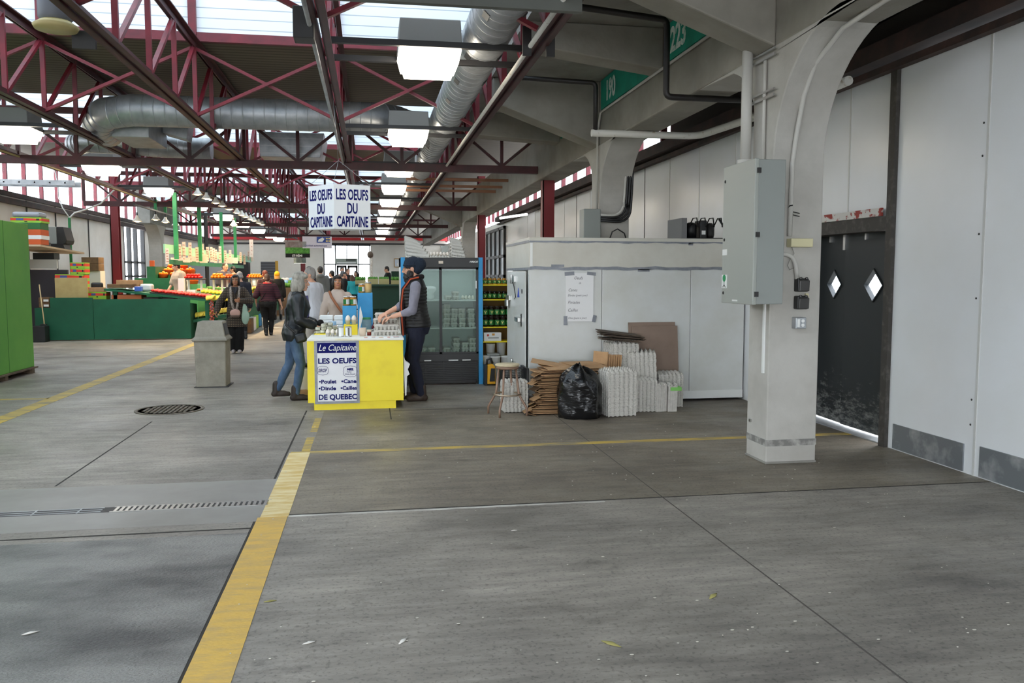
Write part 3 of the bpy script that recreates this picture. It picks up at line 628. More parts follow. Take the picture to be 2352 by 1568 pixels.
def wavy(q, x0, x1, y, z, h, n=40, a=.004):
    vs = []; fs = []
    for i in range(n + 1):
        x = x0 + (x1 - x0)*i/n; d = a*math.sin(i*1.7) + a*math.sin(i*.61); hh = h*(1 + .12*math.sin(i*.9))
        for (yy, zz) in ((y, z + d), (y - .003, z + d), (y - .003, z + d + hh), (y, z + d + hh)): vs.append((x, yy, zz))
    for i in range(n):
        for j in range(4): fs.append((i*4 + j, i*4 + (j+1) % 4, i*4 + 4 + (j+1) % 4, i*4 + 4 + j))
    fs += [(0, 1, 2, 3), (4*n + 3, 4*n + 2, 4*n + 1, 4*n)]
    return q.add(vs, fs)
for z in (1.645, 1.972): q = MB(); wavy(q, 1.89, 4.65, 9.814, z, .036); q.box(1.884, 1.89, 9.82, 11.5, z, z + .03); q.build('tape_band', DUCT, t)
for x, z, w in ((2.16, 1.68, .16), (3.25, 1.625, .15), (3.9, 1.95, .06)): MB().box(x, x + w, 9.811, 9.814, z, z + .03).build('tape_patch', DUCT, t)
MB().box(1.9, 1.93, 9.811, 9.815, 1.69, 1.97).build('corner_trim', WHT, t)
dr = MB().box(1.872, 1.89, 10.0, 11.35, .06, 1.63).build('door', COOL, t, .006)
for yy, z in ((10.75, 1.52), (10.75, .4)):
    q = MB(); q.box(1.845, 1.875, yy - .1, yy + .12, z - .03, z + .05); q.cyl((1.85, yy + .1, z - .05), .02, 0, .12, 10); q.build('hinge', STEEL, dr, .004)
q = MB(); q.box(1.845, 1.875, 11.05, 11.3, 1.24, 1.31); q.box(1.82, 1.85, 11.1, 11.25, 1.16, 1.25); q.build('latch', STEEL, dr, .006)
q = MB(); q.box(1.83, 1.875, 10.28, 10.52, .99, 1.045); q.box(1.872, 1.88, 10.22, 10.3, .93, 1.1); q.build('handle', STEEL, dr, .008)
q = MB(); q.prism([(10.38, 1.30), (10.52, 1.30), (10.45, 1.42)], 'x', 1.868, 1.872); q.build('blue_sticker', mat('blue_sticker', (40, 74, 190), .5), dr)
q = MB(); q.cyl((0, 0, 0), .03, 0, .004, 14, 0, None, Matrix.Translation((1.872, 10.2, 1.38)) @ Euler((0, -PI/2, 0)).to_matrix().to_4x4()); q.build('round_sticker', BLKM, dr)
pipe('wire', [(1.868, 10.9, 1.5), (1.855, 10.7, 1.44), (1.86, 10.6, 1.3), (1.862, 10.7, 1.27)], .005, RUB, 'dark wire hanging at the cooler door hinge', 'wire', 6)
for (x, z) in ((4.43, 1.29),): MB().cyl((0, 0, 0), .028, 0, .008, 14, 0, None, Matrix.Translation((x, 9.82, z)) @ Euler((PI/2, 0, 0)).to_matrix().to_4x4()).build('plug', mat('brown_plug', (74, 52, 42), .6), t)
# handwritten price list
PAPER = mat('white_paper', (232, 232, 232), .8); INK = mat('grey_ink', (112, 110, 116), .8)
t = thing('paper_notice', 'handwritten white list taped to the front of the walk-in cooler', 'notice', (2.51, 9.815, 1.02))
MB().box(2.338, 2.688, 9.809, 9.812, 1.02, 1.605).build('sheet', PAPER, t)
for x, z, w, h, a in ((2.385, 1.60, .12, .045, -.06), (2.66, 1.6, .11, .04, .1), (2.338, 1.03, .045, .11, 0), (2.70, 1.05, .045, .085, .2)):
    q = MB(); q.cbox((x, 9.807, z), (w, .003, h), 0, (0, a, 0)); q.build('tape', DUCT, t)
for s_, z, x, sz in (('Oeufs', 1.53, 2.44, .05), ('de', 1.475, 2.50, .035), ('Canes', 1.385, 2.37, .05), ('Dindes (petit jour)', 1.325, 2.365, .036), ('Pintades', 1.235, 2.365, .05), ('Cailles', 1.14, 2.365, .052), ('Oies (jaune à jour)', 1.05, 2.37, .034)):
    text('handwriting', s_, sz, INK, (x, 9.8085, z), t, shear=.3, sx=.9, depth=.0006)
# compressor on the roof
t = thing('compressor', 'black refrigeration compressor on top of the walk-in cooler', 'compressor', (4.2, 10.3, 2.035))
q = MB(); q.box(3.88, 3.95, 10.0, 10.5, 2.035, 2.30); q.build('radiator', mat('grey_fin', (112, 112, 112), .6), t)
q = MB(); q.cyl((4.08, 10.2, 2.05), .075, 0, .17, 20); q.ell((4.08, 10.2, 2.22), (.075, .075, .04), 20, 8); q.build('motor', BLK, t)
q = MB(); q.box(4.17, 4.26, 10.1, 10.3, 2.05, 2.28); q.box(3.95, 4.5, 10.0, 10.5, 2.035, 2.055); q.build('housing', BLK, t, .01)
q = MB(); q.lathe([(.0, 0), (.05, .0), (.06, .05), (.06, .17), (.03, .2), (0, .2)], (4.36, 10.25, 2.055), 18); q.build('tank', BLKM, t)
q = MB()
for i in range(4): q.tube([(4.02 + i*.11, 10.1, 2.2), (4.05 + i*.11, 10.05, 2.30), (4.12 + i*.11, 10.1, 2.31), (4.16 + i*.11, 10.15, 2.2)], .008, 6)
q.tube([(4.42, 10.1, 2.3), (4.48, 10.08, 2.2), (4.5, 10.1, 2.06)], .014, 8); q.build('hose', RUB, t)
q = MB(); q.box(4.19, 4.24, 10.095, 10.1, 2.1, 2.15); q.build('rating_label', WHT, t)

# ---------------------------------------------------------------- egg trays, cartons
def tray_mesh():
    """30-cell pulp tray: bumpy sheet with a scalloped skirt"""
    nx, ny, w, d = 36, 30, .30, .26; q = MB(); vs = []
    for lay in (0, 1):
        for j in range(ny + 1):
            for i in range(nx + 1):
                u, v = i/nx, j/ny; h = .5 + .25*(math.cos(2*PI*6*u) + math.cos(2*PI*5*v)); e = min(u, 1-u, v, 1-v)
                z = .008 + .052*h**1.6 if e > .02 else .0165
                r = 1.012 + .008*math.cos(2*PI*6*u)*(v in (0, 1)) + .008*math.cos(2*PI*5*v)*(u in (0, 1))
                vs.append(((u - .5)*w*r, (v - .5)*d*r, z - .004*lay))
    n = (nx + 1)*(ny + 1); fs = []
    for j in range(ny):
        for i in range(nx):
            a = j*(nx+1) + i; fs.append((a, a+1, a+nx+2, a+nx+1)); fs.append((n + a, n + a+nx+1, n + a+nx+2, n + a+1))
    q.add(vs, fs, 0, True)
    ring = [i for i in range(nx+1)] + [j*(nx+1) + nx for j in range(1, ny+1)] + [ny*(nx+1) + i for i in range(nx-1, -1, -1)] + [j*(nx+1) for j in range(ny-1, 0, -1)]
    vs2 = []; m = len(ring)
    for k, i in enumerate(ring): vs2.append(vs[i])
    for k, i in enumerate(ring):
        p = vs[i]; ph = (p[0]/w + .5)*6 if abs(abs(p[1]) - d/2) < .01 else (p[1]/d + .5)*5
        vs2.append((p[0]*.978, p[1]*.975, .005 - .004*math.cos(2*PI*ph)))
    q.add(vs2, [(k, (k+1) % m, (k+1) % m + m, k + m) for k in range(m)], 0, False)
    return q
TRAY = tray_mesh().build('egg_tray', PULP, None, at=(0, 0, 0)); tag(TRAY, 'x', 'egg tray'); TRAY_FREE = [TRAY]
def tray(loc, rz=0, rx=0, ry=0, label='', group='', sc=None):
    if TRAY_FREE: o = TRAY_FREE.pop()
    else: o = TRAY.copy(); COL.objects.link(o)
    put(o, loc, rz, rx, ry, sc); o['label'] = label; o['group'] = group; o['category'] = 'egg tray'
    return o
def stack(x, y, z, n, pitch, label, rz=0, lean=(0, 0), sc=1.12, flip=False):
    for k in range(n):
        j = RND.uniform(-.003, .003)
        tray((x + lean[0]*k*pitch + j, y + lean[1]*k*pitch - j, z + k*pitch), rz + RND.uniform(-.012, .012) + (PI/2 if False else 0), 0, math.atan(lean[0])*.0, label, label.replace('grey pulp egg tray in ', ''), sc)
stack(2.745, 8.98, .002, 32, .0155, 'grey pulp egg tray in the tall front stack right of the black bag', .12)
stack(3.125, 9.22, .002, 23, .0155, 'grey pulp egg tray in the shorter stack right of the tall front one', -.08, sc=.95)
stack(2.985, 9.56, .002, 49, .0155, 'grey pulp egg tray in the tallest stack at the back under the dark slats', .05, lean=(-.03, 0))
stack(3.24, 9.50, .002, 42, .0155, 'grey pulp egg tray in the tilted back stack before the brown boards', -.25, lean=(-.06, 0), sc=1.05)
stack(3.55, 9.5, .002, 25, .0155, 'grey pulp egg tray in the rightmost stack beside the bare cooler wall', -.12, sc=.98)
stack(1.635, 9.42, .005, 22, .0155, 'grey pulp egg tray in the stack behind the wooden stool', .03, sc=.92)
def sheaf(x, y, rz, n, label, tape=False):
    """bundle of nested pulp cartons standing on end"""
    t = thing('carton_bundle', label, 'carton bundle', (x, y, 0), None, rz); o = Vector((x, y, 0))
    q = MB()
    for k in range(n):
        u = (k - n/2)*.013; q.prism([(u - .05, .0), (u - .035, -.004), (u - .03, .30 + .02*math.sin(k)), (u - .045, .32 + .015*math.sin(k))], 'y', -.06 + .004*(k % 2), .06)
        for j in range(4): q.ell((u - .04, -.05 + j*.034, .3 + .02*math.sin(k)), (.012, .014, .018), 6, 4)
    for v in q.v: v += o
    q.build('nested_cartons', PULP, t)
    if tape:
        q = MB(); q.box(-.075, .055, -.064, .064, .245, .285)
        for v in q.v: v += o
        q.build('green_label', mat('lime_label', (128, 196, 96), .6), t)
    return t
sheaf(3.36, 9.16, .15, 10, 'bundle of nested grey egg cartons on end, left of the green-labelled one')
sheaf(3.50, 9.13, -.1, 8, 'bundle of nested grey egg cartons with a lime green label', True)
# boards leaning on the cooler and dark slats
CHIP = mat('brown_hardboard', (142, 122, 108), .8, col2=(132, 112, 98), scale=3)
for x0, x1, y0, zt, lb in ((3.13, 3.73, 9.73, 1.0, 'taller brown hardboard sheet leaning on the cooler, behind another'), (3.17, 3.75, 9.70, .955, 'brown hardboard sheet leaning in front of a taller one on the cooler')):
    q = MB(); q.prism([(y0 - .06, 0), (y0 - .042, 0), (y0 + .074, zt), (y0 + .056, zt)], 'x', x0, x1); tag(q.build('hardboard_sheet', CHIP), lb, 'board')
DSL = mat('dark_flattened_card', (66, 56, 48), .9, col2=(92, 78, 64), scale=8)
for i in range(9):
    z = .80 + i*.012; a = RND.uniform(-.12, .12)
    q = MB(); q.cbox((2.96 + RND.uniform(-.05, .05), 9.52, z), (RND.uniform(.44, .54), .26, .007), 0, (RND.uniform(-.05, .05), .09 + RND.uniform(-.04, .04), a)); tag(q.build('card_sleeve', DSL), 'dark flattened card sleeve in the pile on top of the tallest tray stack', 'card', 'dark card sleeves')
for i in range(7):
    q = MB(); x = 2.68 + i*.028; q.cbox((x, 9.45, .555 + .02*(i == 0)), (.012, .24, .18 + .03*(i == 0)), 0, (0, .1, .5)); tag(q.build('folded_carton', KRAFT, None, .003), 'small brown carton folded flat and standing in a row against the tallest tray stack', 'carton', 'standing folded cartons')
for i in range(4):
    q = MB(); q.cbox((2.71, 9.46, .02 + i*.115), (.22, .26, .11), 0, (0, 0, RND.uniform(-.1, .1))); tag(q.build('carton_block', KRAFTD, None, .004), 'small closed brown carton in the low stack behind the black bag', 'carton', 'cartons behind the black bag')
# flattened boxes
for i in range(44):
    z = .004 + i*.0115; low = max(0, (12 - i)/12)
    w = RND.uniform(.66, .78); d = RND.uniform(.34, .42); ox = RND.uniform(-.03, .03) - .10*low
    q = MB(); q.cbox((2.24 + ox, 9.3, z + .005), (w, d, .007), 0, (RND.uniform(-.012, .012), RND.uniform(-.018, .018), RND.uniform(-.10, .10)))
    if i % 3 == 0: q.cbox((2.24 + ox - w/2 - .03, 9.2 + RND.uniform(-.1, .1), z + .012), (.10, .16, .006), 0, (0, .35*RND.choice((-1, 1)) - .1, RND.uniform(-.3, .3)))
    tag(q.build('flattened_box', KRAFT if i % 4 else KRAFTD, None, .001, 1), 'flattened brown box in the pile between the stool and the black bag', 'flattened box', 'flattened boxes')
for (c, dm, r, lb) in (((2.30, 9.26, .535), (.72, .40, .008), (.06, -.01, .12), 'flattened box with printing on the top right of the pile'), ((2.06, 9.36, .555), (.46, .3, .007), (.05, .17, -.25), 'flattened box tilting up at the top left of the pile'), ((2.44, 9.42, .548), (.42, .34, .007), (.02, .02, .3), 'flattened box lying over the right edge of the pile')):
    q = MB(); q.cbox(c, dm, 0, r); tag(q.build('flattened_box', KRAFT, None, .001, 1), lb, 'flattened box')
# black rubbish bag
def bag_mesh():
    q = MB(); n, m = 40, 30; vs = []; c = Vector((2.29, 8.9, 0)); rn = random.Random(5); ph = [rn.uniform(0, 6.28) for _ in range(8)]
    for i in range(m + 1):
        v = i/m; z = .56*v
        r = .245*(1 - .04*v)*(1 if v < .6 else max(.05, (1 - ((v - .6)/.42)**2.4))**.8); r *= (.9 + .1*min(1, v*8))
        for j in range(n):
            a = 2*PI*j/n; f = 1 + .05*math.sin(3*a + ph[0] + 3*v) + .035*math.sin(7*a + ph[1] - 5*v) + .03*math.sin(11*a + 9*v + ph[2]) + .03*math.sin(5*a + 14*v)
            lift = .03*math.sin(2*a + ph[3])*max(0, v - .6)*2.5 + (.05*max(0, math.cos(a - 2.6)) * max(0, v - .7)*3)
            vs.append(c + Vector((math.cos(a)*r*f*(1.0), math.sin(a)*r*f*.85, z + lift - .02*math.sin(4*a + ph[4])*v)))
    fs = [(i*n + j, i*n + (j+1) % n, (i+1)*n + (j+1) % n, (i+1)*n + j) for i in range(m) for j in range(n)] + [tuple(range(n))[::-1], tuple(range(m*n, m*n + n))]
    return q.add(vs, fs, 0, True)
bagm = mat('bin_liner', (14, 14, 16), .22, bump=.75, bscale=6, stretch=(1.2, 1.2, 2.6), col2=(18, 18, 20)); tag(bag_mesh().build('rubbish_bag', bagm), 'full black rubbish bag in front of the flattened boxes', 'rubbish bag')
# stool
t = thing('stool', 'round wooden stool with bent brown metal legs before the cooler', 'stool', (1.52, 9.2, 0))
MB().lathe([(0, 0), (.13, 0), (.138, .006), (.138, .022), (.13, .028), (0, .028)], (1.52, 9.2, .555), 32).build('seat', mat('worn_seat', (206, 192, 160), .5, col2=(186, 170, 138), scale=7), t)
MB().lathe([(.115, -.03), (.128, -.03), (.128, 0), (.115, 0)], (1.52, 9.2, .556), 28).build('apron', mat('stool_paint', (146, 118, 100), .45, .3), t)
for k in range(4):
    a = PI/4 + k*PI/2 + .25; P = lambda r, z: (1.52 + r*math.cos(a), 9.2 + r*math.sin(a), z)
    MB().tube([P(.10, .55), P(.135, .27), P(.14, .235), P(.15, .22), P(.225, .10), P(.235, .08), P(.235, 0)], .013, 10).build('leg', MATS['stool_paint'], t)
q = MB(); n = 28; q.tube([(1.52 + .15*math.cos(2*PI*i/n), 9.2 + .15*math.sin(2*PI*i/n), .235) for i in range(n + 1)], .011, 8, cap=False); q.build('foot_ring', mat('worn_ring', (176, 160, 140), .3, .7), t)
# crate and the small things under the shelf
t = thing('plastic_crate', 'black plastic crate standing behind the egg trays by the stool', 'crate', (1.66, 9.66, 0))
q = MB(); q.box(1.53, 1.80, 9.6, 9.625, 0, .38); q.box(1.53, 1.80, 9.6, 9.625, .47, .5); q.box(1.53, 1.55, 9.6, 9.8, 0, .5); q.box(1.78, 1.81, 9.4, 9.8, 0, .5); q.box(1.53, 1.8, 9.6, 9.8, 0, .02); q.build('shell', BLK, t, .004)
q = MB()
for i in range(16): q.box(1.55 + i*.015, 1.556 + i*.015, 9.603, 9.62, .38, .47)
for i in range(4): q.box(1.53, 1.8, 9.603, 9.62, .392 + i*.02, .397 + i*.02)
q.build('lattice', BLK, t)

# ---------------------------------------------------------------- fridge
FR = mat('fridge_black', (30, 29, 29), .45); FIN = mat('fridge_liner', (190, 198, 194), .5)
t = thing('display_fridge', 'tall black two-door display fridge with blue sides behind the bearded man', 'fridge', (1.01, 12.2, 0))
q = MB(); q.box(.43, .46, 11.95, 12.62, .1, 1.83); q.box(1.57, 1.6, 11.95, 12.62, .1, 1.83); q.box(.43, 1.6, 12.59, 12.62, .1, 1.83); q.box(.43, 1.6, 11.9, 12.62, .36, .44); q.box(.43, 1.6, 11.9, 12.62, 1.70, 1.83); q.build('body', WHT, t)
q = MB(); q.box(.46, 1.57, 12.55, 12.59, .44, 1.7); q.box(.46, .49, 11.95, 12.59, .44, 1.7); q.box(1.54, 1.57, 11.95, 12.59, .44, 1.7); q.build('liner', FIN, t)
for x0, x1 in ((.43, .49), (1.54, 1.602)): MB().box(x0, x1, 11.86, 11.95, .0, 1.835).build('blue_side_trim', BLU, t, .004)
q = MB(); q.box(.49, 1.54, 11.85, 11.92, 1.69, 1.83); q.build('header', FR, t, .006)
q = MB(); q.box(.49, 1.54, 11.86, 11.93, .345, .45); q.build('sill', FR, t, .004)
text('logo', 'HABCO', .034, WHT, (1.41, 11.848, 1.763), t, bold=.001, shear=.25)
MB().box(.965, 1.03, 11.846, 11.85, 1.745, 1.785).build('sticker', mat('cream_sticker', (222, 206, 188), .6), t)
FG = glass('fridge_glass', (232, 240, 236), .04, .07)
MB().box(.5, 1.53, 11.99, 12.02, 1.66, 1.685).build('added_light_strip', mat('fridge_fill_glow', (236, 244, 255), .4, emit=5), t)  # hidden strip added to brighten the fridge interior
for x0, x1, y in ((.49, 1.015, 11.90), (.975, 1.54, 11.88)):
    q = MB(); q.box(x0, x0 + .035, y, y + .02, .45, 1.69); q.box(x1 - .035, x1, y, y + .02, .45, 1.69); q.box(x0, x1, y, y + .02, 1.66, 1.69); q.box(x0, x1, y, y + .02, .45, .475)
    d_ = q.build('door', FR, t); MB().box(x0 + .03, x1 - .03, y + .008, y + .012, .47, 1.665).build('pane', FG, d_)
q = MB()
for i in range(11):
    z = .05 + i*.026; q.box(.5, 1.53, 11.88, 11.895, z, z + .014)
for x in (.5, .76, 1.02, 1.28, 1.51): q.box(x, x + .02, 11.885, 11.9, .03, .34)
q.box(.49, 1.54, 11.9, 11.93, .02, .345, 1); q.build('grille', [FR, BLKM], t)
for z in (.455, .82, 1.22): MB().box(.49, 1.54, 11.98, 12.55, z - .014, z).build('shelf', WHT, t)
q = MB(); q.box(1.5, 1.512, 11.872, 11.88, 1.39, 1.5); q.build('door_notice', WHT, t)
for i, (x, w) in enumerate(((.75, .1), (1.1, .14), (1.3, .12))): MB().box(x, x + w, 11.855, 11.86, .352, .366).build('scraped_edge', WHT, t)
q = MB(); q.box(.47, .52, 11.9, 12.5, 0, .1); q.box(1.5, 1.56, 11.9, 12.5, 0, .1); q.build('foot', FR, t)
# egg cartons
def carton(label, group, open_=False):
    t = proto('egg_carton', label, 'egg carton', group)
    q = MB()
    for i in range(6):
        for j in (-1, 1): q.lathe([(0, 0), (.013, 0), (.017, .006), (.0245, .046)], ((i - 2.5)*.0485, j*.0255, 0), 12, caps=False)
    q.box(-.13, .13, -.008, .008, .01, .046); q.build('base', PULP, t)
    q = MB(); frustum(q, .153, .054, .044, .153, .054, .049); frustum(q, .148, .05, .049, .138, .043, .068); q.build('lid', PULP, t, .003)
    return t
CART = None
def put_carton(loc, rz, label, group, sc=None):
    global CART
    if CART is None: CART = carton(label, group); return put(CART, loc, rz, sc=sc)
    return dup(CART, loc, rz, label, group, sc=sc)
def shelf_cartons(cols, z0, y, where, sc, end):
    for x, n in cols:
        for k in range(n): put_carton((x + RND.uniform(-.006, .006), y + RND.uniform(0, .03), z0 + k*.068*sc), PI/2 if end else 0, 'grey egg carton on the %s' % where, 'egg cartons on the ' + where, sc)
W3 = 'bottom shelf of the fridge'; W2 = 'middle shelf of the fridge'; W1 = 'top shelf of the fridge'
shelf_cartons([(1.24, 3), (1.36, 2), (1.48, 3)], .457, 12.2, W3, 1.0, True); shelf_cartons([(.64, 1), (.76, 1), (.88, 1), (1.1, 1)], .457, 12.2, W3, 1.0, True)
shelf_cartons([(1.1, 5), (1.21, 4), (1.32, 4), (1.46, 4)], .822, 12.2, W2, 1, True); shelf_cartons([(.62, 3), (.74, 2)], .822, 12.25, W2, 1, True)
shelf_cartons([(1.12, 1), (1.24, 2)], 1.222, 12.2, W1, .9, True)
EGG = mat('white_egg', (236, 230, 220), .45, col2=(222, 208, 192), scale=10); EGGB = mat('brown_egg', (216, 176, 148), .45)
def egg(loc, r=.022, m=None, label='', group='', rx=0, ry=0):
    if 'egg' not in PROT:
        q = MB(); q.lathe([(0, -1.25), (.45, -1.15), (.82, -.75), (1, -.2), (.97, .25), (.75, .8), (.42, 1.2), (0, 1.4)], (0, 0, 0), 14); PROT['egg'] = q.build('egg', m or EGG, None, at=(0, 0, 0)); o = PROT['egg']
    else:
        o = PROT['egg'].copy(); COL.objects.link(o)
    put(o, loc, RND.uniform(0, 6), rx, ry, r); return tag(o, label, 'egg', group)
PROT = {}
for i in range(4): egg((1.34 + i*.05, 12.12, 1.255), .024, None, 'white egg standing in a row on the top shelf of the fridge', 'eggs on the top fridge shelf'); egg((.62 + i*.05, 12.1, .49), .024, None, 'white egg in a row on the bottom shelf at the left of the fridge', 'eggs low in the fridge')
tag(MB().lathe([(.0, 0), (.05, 0), (.07, .05), (.055, .09), (.10, .15), (.085, .19), (.03, .2), (0, .19)], (.86, 12.2, 1.222), 9).build('plastic_bag', mat('frosted_bag', (226, 228, 226), .4)), 'tied white plastic bag on the upper left fridge shelf', 'bag')
# on top of the fridge
TOPL = 'grey egg tray on edge in the sloping row at the left of the fridge top'; TOPR = 'grey egg tray on edge in the short row at the right of the fridge top'
for k in range(18): tray((.50 + k*.015, 12.14, 1.835 + .155 - k*.0035), 0, .0, 1.52 - .035*k, TOPL, 'egg trays on edge, left of fridge top', 1.0)
for k in range(11): tray((1.16 + k*.015, 12.14, 1.835 + .15 - k*.003), 0, 0, 1.56 - .03*k, TOPR, 'egg trays on edge, right of fridge top', .92)
o = tray((.99, 12.08, 1.83), 0, 0, 0, 'grey pulp tray of brown eggs lying flat on the fridge', 'flat tray', .9); del o['group']
for i in range(6):
    for j in range(3): egg((.87 + i*.048, 12.0 + j*.05, 1.888), .021, None, 'pale brown egg in the flat tray on top of the fridge', 'eggs in the tray on the fridge').data
tag(MB().lathe([(0, 0), (.05, 0), (.065, .03), (.055, .14), (.075, .18), (.0, .17)], (1.09, 12.25, 1.83), 10).build('plastic_bag', glass('clear_bag', (250, 250, 250), .2, .45)), 'clear plastic bag between the two rows of trays on the fridge', 'bag')

# ---------------------------------------------------------------- jars
HONEY = mat('honey', (176, 112, 34), .15, col2=(196, 138, 50), scale=6); DARKJ = mat('dark_jam', (34, 22, 16), .12); PALEH = mat('creamed_honey', (206, 170, 108), .3)
LIDG = mat('gold_lid', (188, 160, 96), .3, .8); LIDB = mat('dark_lid', (44, 40, 36), .35); LIDS = mat('silver_lid', (212, 212, 210), .25, .8)
LABG = mat('green_label', (34, 116, 52), .5); LABY = mat('label_motif', (206, 204, 120), .5)
def jar(kind, fill, lid, r, h, lab, label, group):
    t = proto('jar', label, 'jar', group)
    q = MB(); q.lathe([(0, 0), (r*.9, 0), (r, h*.05), (r, h*.76), (r*.82, h*.84), (r*.82, h*.87), (0, h*.87)], n=18); q.build('body', fill, t)
    MB().lathe([(0, h*.86), (r*.9, h*.86), (r*.9, h*.985), (r*.84, h), (0, h)], n=18).build('lid', lid, t)
    if lab:
        q = MB(); n = 14; R1 = r*1.015; a0, a1 = PI*1.08, PI*1.92
        pts = [(R1*math.cos(a0 + (a1 - a0)*i/n), R1*math.sin(a0 + (a1 - a0)*i/n)) for i in range(n + 1)]
        vs = [(x, y, h*.16) for x, y in pts] + [(x, y, h*.66) for x, y in pts]; k = n + 1
        q.add(vs, [(i, i+1, i+1+k, i+k) for i in range(n)], 0, True)
        for i in range(n):
            if lab == 2 and i < n*.5: q.mi[i] = 1
        if lab == 1:
            for s in (-1, 1): q.cbox((s*r*.22, -R1*1.0, h*.45), (r*.26, .004, h*.20), 1, (0, s*.5, 0))
            q.cbox((0, -R1*1.005, h*.32), (r*.3, .004, h*.1), 1)
        q.build('label', [LABG, LABY] if lab == 1 else [WHT, LABG], t)
    return t
# yellow shelf unit
t = thing('shelf_unit', 'yellow shelves of honey jars between the fridge and the cooler', 'shelf', (1.8, 12.2, 0))
for z in (1.445, 1.23, .825, .61): MB().box(1.61, 2.25, 12.02, 12.4, z - .018, z).build('shelf', YEL, t, .003)
q = MB(); q.box(1.605, 1.625, 12.02, 12.4, 0, 1.5); q.box(2.25, 2.27, 12.02, 12.4, 0, 1.5); q.build('side_panel', YEL, t)
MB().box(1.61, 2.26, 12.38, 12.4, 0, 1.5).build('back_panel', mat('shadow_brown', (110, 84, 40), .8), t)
JA = jar('a', HONEY, LIDG, .033, .095, 1, 'gold-lidded honey jar on the top yellow shelf', 'honey jars on the top yellow shelf')
for i in range(7):
    p = (1.665 + i*.071, 12.1, 1.446); put(JA, p, .1) if i == 0 else dup(JA, p, RND.uniform(-.4, .4))
JB = jar('b', DARKJ, LIDB, .033, .12, 1, 'dark jar with a green label on the second yellow shelf', 'dark jars on the second yellow shelf')
for i in range(7):
    p = (1.665 + i*.071, 12.1, 1.231); put(JB, p, .1) if i == 0 else dup(JB, p, RND.uniform(-.3, .3))
JC = jar('c', DARKJ, LIDB, .041, .15, 1, 'large dark jar in the two tiers on the third yellow shelf', 'large dark jars on the third yellow shelf')
for k in range(2):
    for i in range(6):
        p = (1.67 + i*.087, 12.1, .826 + k*.151); put(JC, p, .1) if (i == 0 and k == 0) else dup(JC, p, RND.uniform(-.5, .5))
q = MB(); q.box(1.64, 1.90, 12.04, 12.3, .611, .74); bxo = thing('box', 'white printed box on the lowest yellow shelf', 'box', (1.77, 12.17, .611)); q.build('carton', WHT, bxo, .004)
q = MB(); q.cbox((1.70, 12.038, .70), (.03, .003, .03)); q.cbox((1.78, 12.038, .71), (.04, .003, .03), 1); q.cbox((1.78, 12.038, .66), (.16, .003, .015), 2); q.build('print', [mat('print_red', (186, 70, 56), .6), mat('print_orange', (206, 150, 60), .6), CAB], bxo)
def bucket(x, y, z, r, h, label, lab=False):
    t = thing('bucket', label, 'bucket', (x, y, z))
    MB().lathe([(0, 0), (r*.86, 0), (r, h*.94), (r*1.06, h*.95), (r*1.06, h), (r*.9, h), (0, h*.985)], (x, y, z), 22).build('body', WHT, t)
    if lab: MB().cbox((x + r*.72, y - r*.75, z + h*.55), (.05, .02, h*.3), 0, (0, 0, .6)).build('label', LABG, t)
bucket(1.69, 12.1, .0, .07, .40, 'white plastic bucket on the floor at the left under the yellow shelves'); bucket(1.80, 12.0, 0, .075, .395, 'white bucket with a green mark under the middle of the yellow shelves', True); bucket(1.97, 12.08, 0, .075, .39, 'white bucket at the right under the yellow shelves, half behind the cooler', True)
bucket(1.76, 12.2, .395, .07, .17, 'small white tub stacked on the buckets under the yellow shelves'); bucket(1.93, 12.25, .39, .07, .19, 'second small white tub stacked on the buckets under the shelves')
q = MB(); q.box(1.68, 1.86, 11.96, 12.1, .405, .435); tag(q.build('folded_bag', CAB), 'grey folded plastic over the white buckets', 'bag')
t = thing('heater', 'yellow and black portable heater on the floor beside the fridge', 'heater', (1.68, 11.75, 0))
q = MB(); q.prism([(1.64, .02), (1.76, .02), (1.755, .27), (1.72, .31), (1.645, .30)], 'y', 11.68, 11.80); q.build('yellow_shell', mat('machine_yellow', (232, 168, 20), .45), t, .012)
q = MB(); q.prism([(1.67, .06), (1.75, .06), (1.75, .25), (1.69, .25)], 'y', 11.674, 11.69); q.box(1.60, 1.645, 11.7, 11.82, 0, .3); q.tube([(1.64, 11.74, .30), (1.645, 11.74, .37), (1.70, 11.74, .38), (1.725, 11.74, .31)], .018, 8); q.build('black_body', BLK, t, .006)
# ---------------------------------------------------------------- yellow counter
t = thing('sales_counter', 'bright yellow egg stand counter between the two people', 'counter', (-.18, 11, 0))
q = MB(); q.box(-.73, .375, 9.86, 9.885, .095, .815); q.box(-.73, -.705, 9.86, 12.2, .095, .815); q.box(.35, .375, 9.86, 12.2, .095, .815); q.box(-.73, .375, 12.17, 12.2, .095, .815); q.box(-.72, .36, 9.87, 12.19, .1, .12); q.build('body', YEL, t, .003)
MB().box(-.668, .285, 9.88, 12.1, 0, .095).build('kick_base', YEL, t)
MB().box(-.735, .385, 9.85, 12.22, .815, .838).build('worktop', worn_paint('worn_white_top', (232, 230, 222), (232, 208, 60), 2.2, .55, .72), t, .004)
MB().box(-.735, -.655, 9.854, 9.86, .09, .815).build('corner_board', YEL, t)
t = thing('vinyl_sign', 'blue and white egg price sign taped on the front of the yellow counter', 'sign', (-.4, 9.85, .07))
SX0, SX1, SZ0, SZ1 = -.655, -.14, .075, .828; SY = 9.853
MB().box(SX0, SX1, SY, SY + .005, SZ0, SZ1).build('tape_border', DUCT, t)
MB().box(SX0 + .035, SX1 - .035, SY - .003, SY, SZ0 + .03, SZ1 - .03).build('sheet', mat('sign_white', (230, 230, 232), .45), t)
MB().box(SX0 + .035, SX1 - .035, SY - .004, SY - .003, .675, .795).build('header_band', NAVY, t)
